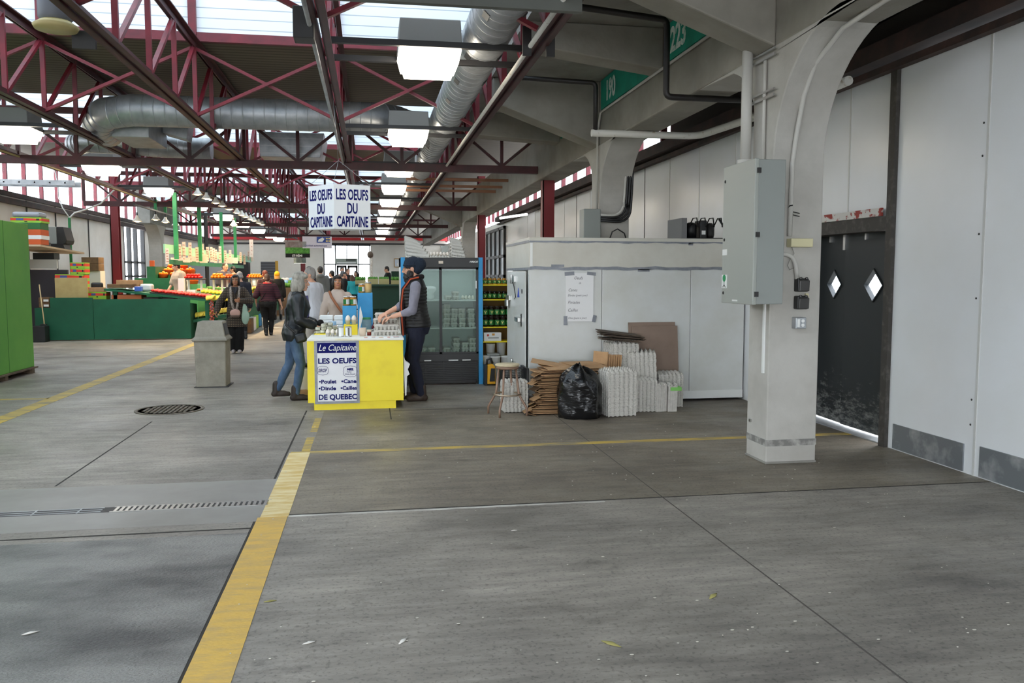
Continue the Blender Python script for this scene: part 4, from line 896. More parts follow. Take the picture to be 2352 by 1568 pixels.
def stext(nm, s, size, x, z, bold=.0, shear=0, sx=1, m=NAVY): return text(nm, s, size, m, (x, SY - .0045, z), t, bold=bold, shear=shear, sx=sx)
def fit(nm, s, size, x, z, w, **k):
    o = stext(nm, s, size, x, z, **k); xs = [v.co.x for v in o.data.vertices]; x0 = min(xs); f = w/(max(xs) - x0); bx_ = x - ORG[t.name].x
    for v in o.data.vertices: v.co.x = bx_ + (v.co.x - x0)*f
    return o
fit('lettering', 'Le Capitaine', .105, -.603, .702, .432, m=WHT, shear=.35); fit('lettering', 'LES OEUFS', .085, -.612, .553, .44, bold=.003)
fit('lettering', 'DE QUEBEC', .085, -.612, .127, .44, bold=.003); fit('lettering', '•Poulet', .062, -.605, .318, .2, bold=.002); fit('lettering', '•Cane', .062, -.35, .318, .175, bold=.002); fit('lettering', '•Dinde', .062, -.612, .238, .2, bold=.002); fit('lettering', '•Cailles', .062, -.36, .238, .188, bold=.002)
fit('lettering', 'SIROP', .055, -.612, .452, .1, shear=.3, bold=.001); fit('lettering', 'MIEL', .034, -.285, .468, .08, shear=.3, bold=.002); fit('lettering', 'Pollen', .026, -.285, .44, .055, shear=.3); fit('lettering', 'Gelée Royale', .024, -.305, .415, .12, shear=.3)
for cx, cz, rx, rz_ in ((-.56, .47, .06, .05), (-.245, .455, .078, .062)):
    q = MB(); n = 36; P = []
    for i in range(n + 1):
        a = 2*PI*i/n; k = 1 + .05*(i % 3 == 0); P.append((cx + rx*k*math.copysign(abs(math.cos(a))**.6, math.cos(a)), SY - .0055, cz + rz_*k*math.copysign(abs(math.sin(a))**.6, math.sin(a))))
    q.tube(P, .002, 5, cap=False); q.build('outline', NAVY, t)
TZ = .838
q = MB(); q.box(-.09, .36, 9.88, 10.12, TZ, TZ + .003)
fl = thing('flyers', 'printed paper flyers flat on the front right of the yellow counter', 'paper', (.13, 10, TZ)); q.build('sheet', PAPER, fl)
q = MB()
for i in range(10): q.cbox((-.06 + (i % 5)*.09, 9.94 + .1*(i // 5), TZ + .0035), (RND.uniform(.03, .07), .05, .001), i % 3, (0, 0, RND.uniform(-.2, .2)))
q.build('print', [mat('print_red', (186, 70, 56), .6), CAB, mat('print_orange', (206, 150, 60), .6)], fl)
# tins
def tin(x, y, lb, face):
    t = thing('tin_can', lb, 'can', (x, y, TZ))
    MB().lathe([(0, 0), (.036, 0), (.039, .003), (.038, .006), (.038, .116), (.039, .119), (.039, .122), (.034, .118), (0, .118)], (x, y, TZ), 24).build('body', STEEL, t)
    q = MB(); n = 16; pts = [(.0386*math.cos(PI + PI*i/n), .0386*math.sin(PI + PI*i/n)) for i in range(n + 1)]
    q.add([(x + a, y + b, TZ + z) for z in (.012, .108) for a, b in pts], [(i, i+1, i+2+n, i+1+n) for i in range(n)], 0, True)
    for i in range(n): q.mi[i] = 1 if (i < 5 if face else 6 < i < 10) else 0
    q.build('label', [WHT, mat('label_grey', (96, 90, 84), .6)], t)
tin(-.362, 10.22, 'left of two silver tins of syrup on the yellow counter', 1); tin(-.268, 10.22, 'right of two silver tins of syrup on the yellow counter', 0)
# half carton of goose eggs
def cups(x, y, z, nx, ny, s, label, nm='egg_cup_tray'):
    t = thing(nm, label, 'egg tray', (x, y, z)); q = MB()
    for i in range(nx):
        for j in range(ny): q.lathe([(0, 0), (s*.3, 0), (s*.48, s*.7), (s*.52, s*.72), (s*.42, s*.66), (s*.25, s*.1)], (x + (i - (nx-1)/2)*s, y + (j - (ny-1)/2)*s, z), 10, caps=False)
    q.build('cups', PULP, t); return t
cups(-.46, 10.32, TZ, 3, 2, .058, 'small open pulp carton of eggs left of the tins')
for i in range(3):
    for j in range(2): egg((-.46 + (i - 1)*.058, 10.32 + (j - .5)*.058, TZ + .052), .026, None, 'cream egg in the small open carton left of the tins', 'eggs left of the tins')
# wrapped quail egg boxes heap
TRANS = mat('clear_plastic_box', (206, 206, 190), .15, col2=(150, 150, 128), scale=20, spec=.8)
q = MB(); q.box(-.70, -.42, 10.6, 11.1, TZ, TZ + .012); tag(q.build('tray_liner', YEL), 'yellow tray under the clear quail egg boxes', 'tray')
for k in range(3):
    for i in range(4):
        for j in range(3):
            if (i + j + k) % 5 != 4 and not (k == 2 and i in (0, 3)):
                q = MB(); q.cbox((-.66 + i*.068 + .004*k, 10.68 + j*.13, TZ + .033 + k*.042), (.062, .11, .038), 0, (RND.uniform(-.1, .1), RND.uniform(-.1, .1), RND.uniform(-.2, .2))); tag(q.build('quail_egg_box', TRANS, None, .008), 'small clear plastic quail egg box in the heap before the woman in leather', 'box', 'quail egg boxes')
# white foam cartons
for x0, x1, y, n, lb in ((-.70, -.52, 11.75, 3, 'left'), (-.50, -.33, 11.7, 3, 'right')):
    for k in range(n):
        q = MB(); q.box(x0, x1, y, y + .24, TZ + k*.062, TZ + k*.062 + .058); tag(q.build('foam_box', mat('white_foam', (236, 236, 234), .7), None, .008), 'white foam egg box in the %s-hand pile at the back of the counter' % lb, 'box', 'white foam boxes, %s pile' % lb)
q = MB(); q.cyl((-.5, 11.3, TZ), .045, 0, .13, 18); tag(q.build('jar', mat('blue_tub', (178, 206, 226), .4)), 'pale blue plastic tub between the white foam boxes', 'tub')
# blue risers, yellow riser
def riser(x0, x1, y0, y1, h, m, label, cat='display box'):
    q = MB(); q.box(x0, x1, y0, y1, TZ, TZ + h)
    return tag(q.build('display_box', m, None, .003), label, cat)
riser(-.335, -.165, 10.5, 10.75, .125, YEL, 'yellow display box with large eggs on top')
riser(-.365, -.185, 11.15, 11.4, .34, BLU, 'lower blue display box carrying two honey jars')
riser(-.175, .03, 11.62, 11.85, .50, BLU, 'taller blue display box carrying two pale honey jars')
cups(-.245, 10.62, TZ + .125, 2, 2, .075, 'open pulp carton of big eggs on the yellow box')
for i in range(2):
    for j in range(2): egg((-.245 + (i - .5)*.075, 10.62 + (j - .5)*.075, TZ + .125 + .072), .031, None, 'large white egg on top of the yellow display box', 'large eggs on the yellow box')
JD = jar('d', HONEY, LIDS, .042, .125, 2, 'x', 'honey jars on the lower blue box'); put(JD, (-.315, 11.22, TZ + .341)); JD['label'] = 'left honey jar with a green and white label on the lower blue box'
dup(JD, (-.225, 11.22, TZ + .341), .05, 'right honey jar with a green and white label on the lower blue box'); dup(JD, (-.27, 11.32, TZ + .341), .4, 'honey jar at the back of the lower blue box')
dup(JD, (-.12, 11.7, TZ + .501), .2, 'green-labelled honey jar on the taller blue box', 'honey jars on the taller blue box')
JE = jar('e', PALEH, LIDS, .048, .15, 0, 'tall jar of pale creamed honey on the taller blue box', None); put(JE, (-.03, 11.72, TZ + .501))
q = MB(); q.prism([(-.155, TZ), (-.15, TZ), (-.10, TZ + .2), (-.13, TZ + .34), (-.14, TZ + .3)], 'y', 10.9, 11.0); tag(q.build('paper_bag', PAPER), 'crumpled white paper standing beside the yellow display box', 'paper')
q = MB(); q.lathe([(0, 0), (.036, 0), (.046, .095), (.048, .1), (.044, .1), (.034, .01), (0, .01)], (-.10, 10.28, TZ), 20); tag(q.build('plastic_cup', mat('milky_cup', (226, 206, 186), .35)), 'milky plastic cup on the counter', 'cup')
t = thing('jar', 'empty glass jar with a green lid before the taller blue box', 'jar', (-.055, 11.05, TZ))
MB().lathe([(0, 0), (.06, 0), (.065, .01), (.065, .14), (.055, .165), (0, .165)], (-.055, 11.05, TZ), 20).build('body', glass('jar_glass', (226, 234, 226), .05, .25), t); MB().lathe([(0, .165), (.058, .165), (.058, .19), (0, .19)], (-.055, 11.05, TZ), 20).build('lid', mat('green_lid', (52, 136, 84), .4), t)
t = thing('jar', 'small red jar with a pale lid right of the plastic cup', 'jar', (-.02, 10.35, TZ))
MB().lathe([(0, 0), (.026, 0), (.026, .045), (0, .045)], (-.02, 10.35, TZ), 16).build('body', mat('red_jam', (120, 30, 18), .2), t); MB().lathe([(0, .045), (.028, .045), (.028, .07), (0, .07)], (-.02, 10.35, TZ), 16).build('lid', mat('pale_lid', (226, 204, 180), .5), t)
for k, (x, y, z, a, lb) in enumerate(((.185, 10.36, 0, 0, 'bottom'), (.195, 10.36, .068, .04, 'second'), (.18, 10.56, .136, .0, 'third, set back,'), (.2, 10.6, .204, -.05, 'top'))):
    if k == 2:
        for kk in (0, 1): put_carton((.185, 10.58, TZ + .068*kk), 0, 'grey egg carton hidden under the back pair on the counter', 'egg cartons at the back of the counter pile')
    o = put_carton((x, y, TZ + z), a, 'grey egg carton on the counter before the bearded man, %s of the pile' % lb, 'cartons under the man’s hands')
# burgundy cloth
q = MB(); vs = []
for i in range(13):
    for j in range(9): vs.append((.02 + i*.025, 11.1 + j*.05, TZ + .03 + .17*math.sin(PI*min(1, i/12))**.7*(math.sin(PI*j/8)**.5) + .012*math.sin(i*1.3 + j)))
q.add(vs, [(j + i*9, j + 1 + i*9, j + 10 + i*9, j + 9 + i*9) for i in range(12) for j in range(8)], 0, True)
o = q.build('cloth', mat('burgundy_cloth', (112, 18, 40), .9)); m_ = o.modifiers.new('s', 'SOLIDIFY'); m_.thickness = .012; tag(o, 'crumpled burgundy cloth behind the egg cartons', 'cloth')
# hanging bag at the counter side and bags on the floor by the woman
t = thing('plastic_bag', 'white plastic bag hanging on the right side of the yellow counter', 'bag', (.42, 9.95, .1))
q = MB(); q.prism([(.385, .62), (.40, .56), (.455, .52), (.43, .46), (.45, .40), (.42, .38), (.41, .15), (.395, .14), (.385, .4)], 'y', 9.9, 10.05); q.build('bag', mat('thin_white_plastic', (232, 232, 232), .5), t)
# hanging four-sided sign
t = thing('hanging_sign', 'white hanging box sign with blue lettering over the egg stand', 'sign', (-.32, 10.2, 2.1)); SW = mat('sign_panel', (228, 230, 232), .22)
A = Vector((-.405, 9.98, 0)); Bp = Vector((.015, 10.12, 0)); Cp = Vector((-.72, 10.35, 0)); Dp = Bp + Cp - A
q = MB(); n0 = 2.125; n1 = 2.645
q.prism([(A.x, A.y), (Bp.x, Bp.y), (Dp.x, Dp.y), (Cp.x, Cp.y)], 'z', n0, n1); q.build('panel_box', SW, t)
for P0_, P1_ in ((A, Bp), (Cp, A)):
    d_ = (P1_ - P0_); w_ = d_.length; ang = math.atan2(d_.y, d_.x); nn = Vector((d_.y, -d_.x, 0)).normalized()
    for s_, z, f in (('LES OEUFS', 2.47, .88), ('DU', 2.31, .28), ('CAPITAINE', 2.155, .86)):
        o = text('lettering', s_, .17, NAVY, (0, 0, 0), None, bold=.004); xs = [v.co.x for v in o.data.vertices]; x0, x1 = min(xs), max(xs); k = w_*f/(x1 - x0)
        M_ = Matrix.Translation(P0_ + nn*.002 + Vector((0, 0, z)) - ORG[t.name]) @ Matrix.Rotation(ang, 4, 'Z')
        for v in o.data.vertices: v.co = M_ @ Vector(((v.co.x - x0)*k + w_*(1 - f)/2, v.co.y, v.co.z))
        o.parent = t; ORG[o.name] = ORG[t.name]
q = MB(); top = (-.35, 10.1, 2.93)
for P_ in (A, Bp, Cp): q.tube([(P_.x, P_.y, n1), top], .0025, 5)
q.tube([top, (-.4, 10.1, 3.68)], .003, 5); q.build('wire', mat('steel_wire', (150, 150, 150), .4, .6), t)
# concrete litter bin
BINC = mat('bin_concrete', (156, 149, 136), .85, col2=(136, 130, 119), scale=5, detail=8, bump=.3, bscale=60)
t = thing('litter_bin', 'square pebbled concrete litter bin with a hooded lid in the aisle', 'bin', (-2.235, 12.35, 0)); bc = (-2.235, 12.35)
q = MB(); frustum(q, .20, .2, 0, .215, .215, .66); [v.__iadd__(Vector((bc[0], bc[1], 0))) for v in q.v]; q.build('body', BINC, t, .015)
q = MB(); frustum(q, .235, .235, .655, .24, .24, .685); frustum(q, .235, .235, .685, .205, .2, .72); frustum(q, .205, .20, .72, .165, .16, .93); [v.__iadd__(Vector((bc[0], bc[1], 0))) for v in q.v]; q.build('hood', BINC, t, .01)
q = MB(); q.prism([(12.35 - .15, .735), (12.35 + .15, .735), (12.35 + .12, .90), (12.35 - .12, .90)], 'x', -2.045, -2.03)
for v in q.v: v.x += -(v.z - .735)*.19 + .005
q.build('flap', BLKM, t)
MB().box(-2.46, -2.0, 12.12, 12.6, 0, .012).build('base_plate', BLKM, t)
# ---------------------------------------------------------------- people
from mathutils import noise
SKIN = mat('skin_light', (214, 164, 138), .55, spec=.3); SKIN2 = mat('skin_tan', (176, 122, 92), .55, spec=.3)
LIP = mat('lips', (168, 92, 84), .5); EYEW = mat('eye_white', (216, 208, 200), .4); EYED = mat('eye_dark', (44, 32, 26), .3)
def capsule(q, pts, rad, n=12):
    q.tube(pts, rad, n)
    for p, r in zip(pts, rad): q.ell(p, r, n, 8)
def ik(a, b, l1, l2, hint):
    a, b, hint = Vector(a), Vector(b), Vector(hint); d = b - a; L = min(d.length, (l1 + l2)*.995); d.normalize(); b2 = a + d*L
    x = (l1*l1 - l2*l2 + L*L)/(2*L); h = math.sqrt(max(0, l1*l1 - x*x)); u = hint - d*hint.dot(d); u = u.normalized() if u.length > 1e-4 else Vector((0, 0, 1))
    return a + d*x + u*h, b2
def remesh(q, vox, smooth=3, amp=0, freq=9, seed=0, aniso=(1, 1, 1), fac=.5):
    me = bpy.data.meshes.new('t'); me.from_pydata(q.v, [], q.f)
    mods = [('REMESH', dict(mode='VOXEL', voxel_size=vox, use_smooth_shade=True))] + ([('SMOOTH', dict(factor=fac, iterations=smooth))] if smooth else [])
    out = bake(me, mods); bpy.data.meshes.remove(me)
    if amp:
        nn = [v.normal.copy() for v in out.vertices]
        for v, n in zip(out.vertices, nn):
            p = Vector((v.co.x*aniso[0]*freq, v.co.y*aniso[1]*freq, v.co.z*aniso[2]*freq)) + Vector((seed*7.3, seed*3.1, seed))
            v.co += n*(amp*(noise.noise(p) + .5*noise.noise(p*2.1)))
        out.update()
    out.polygons.foreach_set('use_smooth', [True]*len(out.polygons))
    return out
def link(name, me, mats, parent):
    for m in (mats if isinstance(mats, (list, tuple)) else [mats]): me.materials.append(m)
    o = bpy.data.objects.new(name, me); COL.objects.link(o); o.parent = parent; ORG[o.name] = ORG[parent.name]; me.name = name
    return o
NP_ = [0]
def person(label, loc, rz, H=1.7, bw=1.0, lean=0., feet=((-.1, 0, 0), (.1, 0, 0)), hands=((-.24, .02, .80), (.24, .02, .80)), elb=((-.4, -1, 0), (.4, -1, 0)), head=(0, 0),
           skin=SKIN, fine=.011, top=None, top2=None, pants=None, shoes=BLK, hair=None, curl=.5, female=False, build=1.0, extra=None, palm=None):
    NP_[0] += 1; sd = NP_[0]; s = H/1.7
    root = thing('person', label, 'person', loc, None, rz); o0 = ORG[root.name]; ORG[root.name] = Vector((0, 0, 0))
    cl, sl = math.cos(lean), math.sin(lean)
    def U(p): x, y, z = p; return Vector((x, y*cl + (z - .95)*sl, .95 + (z - .95)*cl - y*sl))
    S = lambda p: Vector(p)*s
    wa = .86 if female else 1
    SEC = [(.80, .145, .115, -.005), (.88, .168, .128, -.012), (.96, .165*(1.02 if female else .97), .122, -.01), (1.06, .146*wa, .108, .0), (1.14, .140*wa, .106, .006), (1.26, .155*(.95 if female else 1), .118 + (.012 if female else 0), .012), (1.35, .160*(.93 if female else 1.02), .108, .0), (1.41, .118, .082, -.012), (1.455, .075, .062, -.012), (1.48, .055, .055, -.01)]
    def torso(q, infl, z0=.80, z1=1.48, flare=0, n=24):
        secs = [c for c in SEC if z0 - .001 <= c[0] <= z1 + .001]
        if z0 < .8:
            k = [(z0, .15 + flare, .12 + flare*.8, 0), ((z0 + .8)/2, .16 + flare*.6, .125 + flare*.5, 0)]; secs = k + secs
        vs = []; fs = []
        for (z, w, d, yo) in secs:
            w, d = w*bw*build + infl, d*build + infl
            for j in range(n):
                a = 2*PI*j/n; c, t = math.cos(a), math.sin(a); k = (abs(c)**2.6 + abs(t)**2.6)**(-1/2.6); p = (c*k*w, yo + t*k*d, z); vs.append(S(U(p) if z > .8 else p))
        m = len(secs); fs = [(i*n + j, i*n + (j+1) % n, (i+1)*n + (j+1) % n, (i+1)*n + j) for i in range(m - 1) for j in range(n)] + [tuple(range(n))[::-1], tuple(range((m-1)*n, m*n))]
        q.add(vs, fs)
    # joints
    HIP = [Vector((-.088*build, -.01, .88)), Vector((.088*build, -.01, .88))]; ANK = [Vector((f[0], f[1] - .03, .085 + f[2])) for f in feet]; KN = []
    for i in (0, 1): k, a = ik(HIP[i], ANK[i], .41, .40, (feet[i][0]*.6, 1, 0)); KN.append(k); ANK[i] = a
    SH = [U((-.172*bw*(.93 if female else 1)*(1 + (build - 1)*.6), -.008, 1.365)), U((.172*bw*(.93 if female else 1)*(1 + (build - 1)*.6), -.008, 1.365))]; EL = []; WR = []
    for i in (0, 1): e, w = ik(SH[i], Vector(hands[i])/s, .285, .25, elb[i]); EL.append(e); WR.append(w)
    piv = U((0, -.012, 1.47)); yaw, pit = head
    HM = Matrix.Translation(piv*s) @ Matrix.Rotation(yaw, 4, 'Z') @ Matrix.Rotation(pit, 4, 'X') @ Matrix.Scale(s, 4) @ Matrix.Translation((0, .028, .115))
    # body: one continuous surface
    q = MB(); torso(q, 0)
    capsule(q, [S(U((0, -.012, 1.42))), S(piv) + Vector((0, .004, .0)), HM @ Vector((0, -.015, -.05))], [.062*s, .053*s, .055*s])
    q.ell((0, -.008, .03), (.076, .096, .098), 18, 14, 0, HM); q.ell((0, .022, -.035), (.060, .072, .078), 16, 12, 0, HM); q.ell((0, .062, -.085), (.030, .028, .026), 12, 8, 0, HM)
    q.tube([HM @ Vector(p) for p in ((0, .088, .02), (0, .108, -.022), (0, .098, -.032))], [.008*s, .0145*s, .010*s], 8); q.ell((0, .112, -.022), .011, 8, 6, 0, HM)
    q.ell((0, .083, .027), (.052, .014, .012), 10, 6, 0, HM); q.ell((0, .088, -.058), (.024, .012, .010), 10, 6, 0, HM)
    for sx in (-1, 1): q.ell((sx*.078, -.005, -.005), (.012, .022, .032), 8, 8, 0, HM); q.ell((sx*.036, .066, -.02), (.022, .02, .022), 8, 6, 0, HM)
    for i in (0, 1):
        capsule(q, [S(SH[i]), S(SH[i].lerp(EL[i], .5)), S(EL[i]), S(EL[i].lerp(WR[i], .35)), S(WR[i])], [.052*s*build, .046*s*build, .038*s, .038*s, .025*s])
        capsule(q, [S(HIP[i]), S(HIP[i].lerp(KN[i], .5)), S(KN[i]), S(KN[i].lerp(ANK[i], .3)), S(ANK[i])], [.088*s*build, .072*s*build, .052*s, .052*s, .036*s])
        f = (ANK[i] + Vector((0, .085, -.045))); capsule(q, [S(ANK[i] + Vector((0, -.04, -.04))), S(ANK[i] + Vector((0, .05, -.035))), S(f)], [.028*s, .026*s, .015*s])
        # hand with five fingers
        d = (WR[i] - EL[i]).normalized(); side = Vector(palm) if palm else Vector((1 if i == 0 else -1, 0, 0)); nrm = (side - d*side.dot(d)).normalized() if abs(d.dot(side)) < .95 else Vector((0, 0, 1)); lat = d.cross(nrm).normalized()
        if lat.z < 0 and abs(lat.z) > .2: lat = -lat
        if abs(d.z) > .7 and lat.y < 0: lat = -lat
        pc = WR[i] + d*.045
        for u in (-.026, -.009, .009, .026): capsule(q, [S(WR[i] + lat*u*.7), S(WR[i] + d*.085 + lat*u)], [.014*s, .0125*s], 8)
        for u, ln in ((.03, .070), (.010, .080), (-.010, .075), (-.03, .058)):
            p = WR[i] + d*.085 + lat*u; dd = d.copy(); pts = [S(p)]; R_ = max(.0085, fine*1.05)
            for seg in (.45, .32, .23):
                dd = (dd*math.cos(curl*.8) + nrm*math.sin(curl*.8)).normalized(); p = p + dd*ln*seg; pts.append(S(p))
            capsule(q, pts, [R_*s, R_*s, R_*.95*s, R_*.85*s], 8)
        p0 = WR[i] + d*.025 + lat*.022; p1 = p0 + (lat*.8 + d*.5 + nrm*.4).normalized()*.045; p2 = p1 + (d*.85 + nrm*.45).normalized()*.035
        capsule(q, [S(p0), S(p1), S(p2)], [.014*s, .0115*s, .0095*s], 8)
    me = remesh(q, fine*.62, 2, fac=.4)
    HI = HM.inverted(); hairm = hair[1] if hair else BLK
    body = link('body', me, [skin, LIP, EYEW, EYED, hairm], root)
    for pl in me.polygons:
        c = HI @ pl.center
        if c.y > .045 and abs(c.z) < .13 and abs(c.x) < .07:
            ex = abs(c.x) - .033
            if (c.x/.024)**2 + ((c.z + .058)/.0095)**2 < 1 and c.y > .07: pl.material_index = 1
            elif (ex/.0075)**2 + ((c.z - .006)/.0078)**2 < 1: pl.material_index = 3
            elif (ex/.016)**2 + ((c.z - .006)/.0078)**2 < 1: pl.material_index = 2
            elif (ex/.022)**2 + ((c.z - .030)/.0055)**2 < 1: pl.material_index = 4
    # clothes
    def garment(name, g):
        q = MB(); infl = g.get('infl', .016); z0 = g.get('z0', .86); torso(q, infl, z0, g.get('z1', 1.455), g.get('flare', 0.))
        sl_ = g.get('sleeve', 1.0)
        if sl_:
            for i in (0, 1):
                r = infl
                if sl_ <= .5: capsule(q, [S(SH[i]), S(SH[i].lerp(EL[i], sl_*2))], [(.056*build + r)*s, (.052*build + r)*s])
                else:
                    t_ = (sl_ - .5)*2; capsule(q, [S(SH[i]), S(SH[i].lerp(EL[i], .5)), S(EL[i]), S(EL[i].lerp(WR[i], t_*.5)), S(EL[i].lerp(WR[i], t_))], [(.056*build + r)*s, (.050*build + r)*s, (.043 + r)*s, (.043 + r)*s, (.032 + r)*s])
        if g.get('collar'): a_ = [S(U((.068*math.cos(k*PI/6), -.012 + .066*math.sin(k*PI/6), 1.455 + .014*math.cos(k*PI/6 + PI/2)*-1))) for k in range(13)]; q.tube(a_, g['collar']*s, 8)
        if g.get('hood'): q.ell(S(U((0, -.10, 1.42))), (.12*s, .065*s, .075*s), 14, 10)
        return link(name, remesh(q, fine, 4, g.get('amp', .006), g.get('freq', 11), sd, g.get('aniso', (1, 1, .6))), g['m'], root)
    tp = garment(top.get('name', 'jacket'), top) if top else None
    if top2: garment(top2.get('name', 'shirt'), top2)
    if pants:
        q = MB(); r = pants.get('infl', .012); torso(q, r*.9, .80, pants.get('waist', .97)); e_ = pants.get('end', .97); w_ = pants.get('wide', 0)
        for i in (0, 1): capsule(q, [S(HIP[i]), S(HIP[i].lerp(KN[i], .5)), S(KN[i]), S(KN[i].lerp(ANK[i], .35)), S(KN[i].lerp(ANK[i], e_))], [(.09*build + r)*s, (.075*build + r)*s, (.056 + r + w_)*s, (.055 + r + w_*1.2)*s, (.040 + r*1.1 + w_*1.4)*s])
        link('trousers', remesh(q, fine, 4, .006, 13, sd + .5, (1, 1, .8)), pants['m'], root)
    for i in (0, 1):
        q = MB(); a = ANK[i]; capsule(q, [S(a + Vector((0, -.035, -.045))), S(a + Vector((0, .05, -.045))), S(a + Vector((0, .15, -.055)))], [.042*s, .046*s, .036*s]); capsule(q, [S(a + Vector((0, -.005, .085))), S(a + Vector((0, -.01, -.03)))], [.050*s, .050*s]); q.ell(S(a + Vector((0, .08, -.04))), (.046*s, .07*s, .038*s), 12, 8)
        for v in q.v: v.z = max(v.z, (feet[i][2])*s + .002)
        link('shoe', remesh(q, fine*.8, 2), shoes, root)
    # hair and hats (head space)
    if hair:
        st, hm = hair[0], hair[1]; q = MB(); E = lambda c, r: q.ell(c, r, 16, 12, 0, HM)
        if st != 'bald': E((0, -.016, .042), (.085, .098, .098)); E((0, -.05, 0), (.078, .062, .085))
        else: E((0, -.055, -.01), (.082, .058, .055)); E((0, -.025, .055), (.078, .085, .082))
        if st in ('bob', 'long', 'frizz'):
            for sx in (-1, 1): E((sx*.072, .0, -.02), (.03, .062, .10)); E((sx*.07, -.02, -.07), (.034, .055, .075))
            E((0, -.075, -.06), (.085, .05, .11)); E((0, .045, .095), (.06, .05, .03))
        if st == 'frizz': E((0, -.05, -.05), (.115, .085, .13)); E((0, -.02, .07), (.10, .10, .085)); E((.05, .055, .085), (.04, .04, .03)); E((-.05, .055, .085), (.04, .04, .03))
        if st == 'long': E((0, -.085, -.17), (.088, .045, .20)); 
        if st == 'bun': E((0, -.10, -.04), (.042, .042, .042))
        if st == 'fringe': E((0, .055, .075), (.068, .045, .035)); [E((sx*.07, .01, -.01), (.028, .055, .075)) for sx in (-1, 1)]; E((0, -.07, -.03), (.085, .05, .09))
        link('hair', remesh(q, fine*.9, 2, .007, 22, sd, (1, 1, .4)), hm, root)
    def sec(z):
        for a, b in zip(SEC, SEC[1:]):
            if a[0] <= z <= b[0]: k = (z - a[0])/(b[0] - a[0]); return [a[i] + (b[i] - a[i])*k for i in (1, 2, 3)]
    ctx = dict(sec=sec, root=root, U=U, S=S, HM=HM, s=s, fine=fine, SH=SH, EL=EL, WR=WR, ANK=ANK, torso=torso, remesh=remesh)
    if extra: extra(ctx)
    ORG[root.name] = o0
    return ctx
def beanie(m, slouch=.0):
    def f(c):
        q = MB(); q.ell((0, -.02, .05), (.094, .112, .092), 18, 14, 0, c['HM']); q.ell((0, -.075, .035), (.088, .075 + slouch, .09), 16, 12, 0, c['HM']); q.ell((0, -.06, -.02), (.088, .062, .06), 16, 12, 0, c['HM'])
        link('beanie', remesh(q, c['fine']*.8, 3, .004, 30, 1, (2, 2, .3)), m, c['root'])
        q = MB(); n = 24; q.tube([c['HM'] @ Vector((.083*math.cos(2*PI*i/n), -.014 + .098*math.sin(2*PI*i/n), .042 + .012*math.sin(2*PI*i/n))) for i in range(n + 1)], .015*c['s'], 8, cap=False); link('beanie_brim', remesh(q, .006, 1), m, c['root'])
    return f
def strap(c, pts, r, m, name='bag_strap'):
    q = MB(); q.tube([c['S'](c['U'](p)) for p in pts], r, 8, sx=1); me = bpy.data.meshes.new(name); me.from_pydata(q.v, [], q.f); me.polygons.foreach_set('use_smooth', [True]*len(me.polygons)); return link(name, me, m, c['root'])
def blob(c, name, m, ells, vox=.01, amp=.006, freq=12):
    q = MB()
    for p, r in ells: q.ell(Vector(p)*c['s'], tuple(Vector(r)*c['s']), 16, 12)
    return link(name, remesh(q, vox, 3, amp, freq, 3), m, c['root'])
JEAN = mat('blue_denim', (58, 80, 108), .85, col2=(86, 108, 136), scale=9, lo=.4, hi=.7, stretch=(1, 1, .5)); JEAND = mat('dark_denim', (17, 20, 38), .9, col2=(24, 28, 48), scale=8)
LEATH = mat('black_leather', (22, 27, 31), .42, col2=(17, 20, 23), scale=9, bump=.12, bscale=26); NVY = mat('navy_wool', (28, 30, 42), .9); CHAR = mat('charcoal_cloth', (32, 32, 36), .9); BLKC = mat('black_cloth', (12, 12, 14), .9)
GREYH = mat('grey_hair', (172, 166, 154), .6, col2=(124, 118, 108), scale=26, stretch=(1, 1, .25), bump=.5, bscale=60); DKH = mat('dark_hair', (34, 28, 26), .5, bump=.4, bscale=60); BRH = mat('brown_hair', (84, 56, 40), .55, bump=.4, bscale=60); SILV = mat('silver_hair', (150, 146, 142), .65, bump=.3, bscale=60); BLOND = mat('blond_hair', (206, 152, 84), .55, bump=.4, bscale=60)
# woman in leather at the counter (her right side to us)
def ex1(c):
    strap(c, [(-.13, .10, 1.37), (-.02, .155, 1.2), (.12, .16, 1.02), (.20, .06, .93)], .012, mat('strap_black', (30, 28, 27), .5))
    strap(c, [(-.13, .06, 1.41), (-.08, -.06, 1.40), (.06, -.155, 1.2), (.17, -.12, 1.0), (.215, .0, .92)], .013, MATS['strap_black'])
    q = MB(); S = c['S']; q.cbox(S((.235, .07, .85)), (.07, .14, .12), 0, (.25, 0, 0)); o = q.v
    me = bpy.data.meshes.new('shoulder_bag'); me.from_pydata(q.v, [], q.f); b = link('shoulder_bag', me, LEATH, c['root']); md_ = b.modifiers.new('b', 'BEVEL'); md_.width = .03; md_.segments = 3
    strap(c, [(.0, .105, 1.42), (.025, .145, 1.25), (.02, .15, 1.05)], .02, mat('violet_shirt', (96, 92, 134), .9), 'shirt_front')
P1 = person('grey-haired woman in a black leather jacket and jeans at the yellow counter', (-.955, 10.82, 0), -PI/2 + .12, 1.60, .98, .13, ((-.10, -.22, .03), (.12, .02, 0)), ((-.10, .27, .965), (.13, .25, .94)), ((-.6, -1, -.3), (.6, -1, -.3)), (-.05, -.06), SKIN, .0085,
            dict(m=LEATH, z0=.80, infl=.03, collar=.022, amp=.010, freq=10, sleeve=.92), None, dict(m=JEAN, infl=.008), mat('brown_boot', (46, 36, 32), .6), ('frizz', GREYH), .8, True, 1.0, ex1, palm=(0, .2, -1))
t = thing('wallet', 'black knitted purse held by the woman in leather', 'purse', (-.68, 10.86, .93))
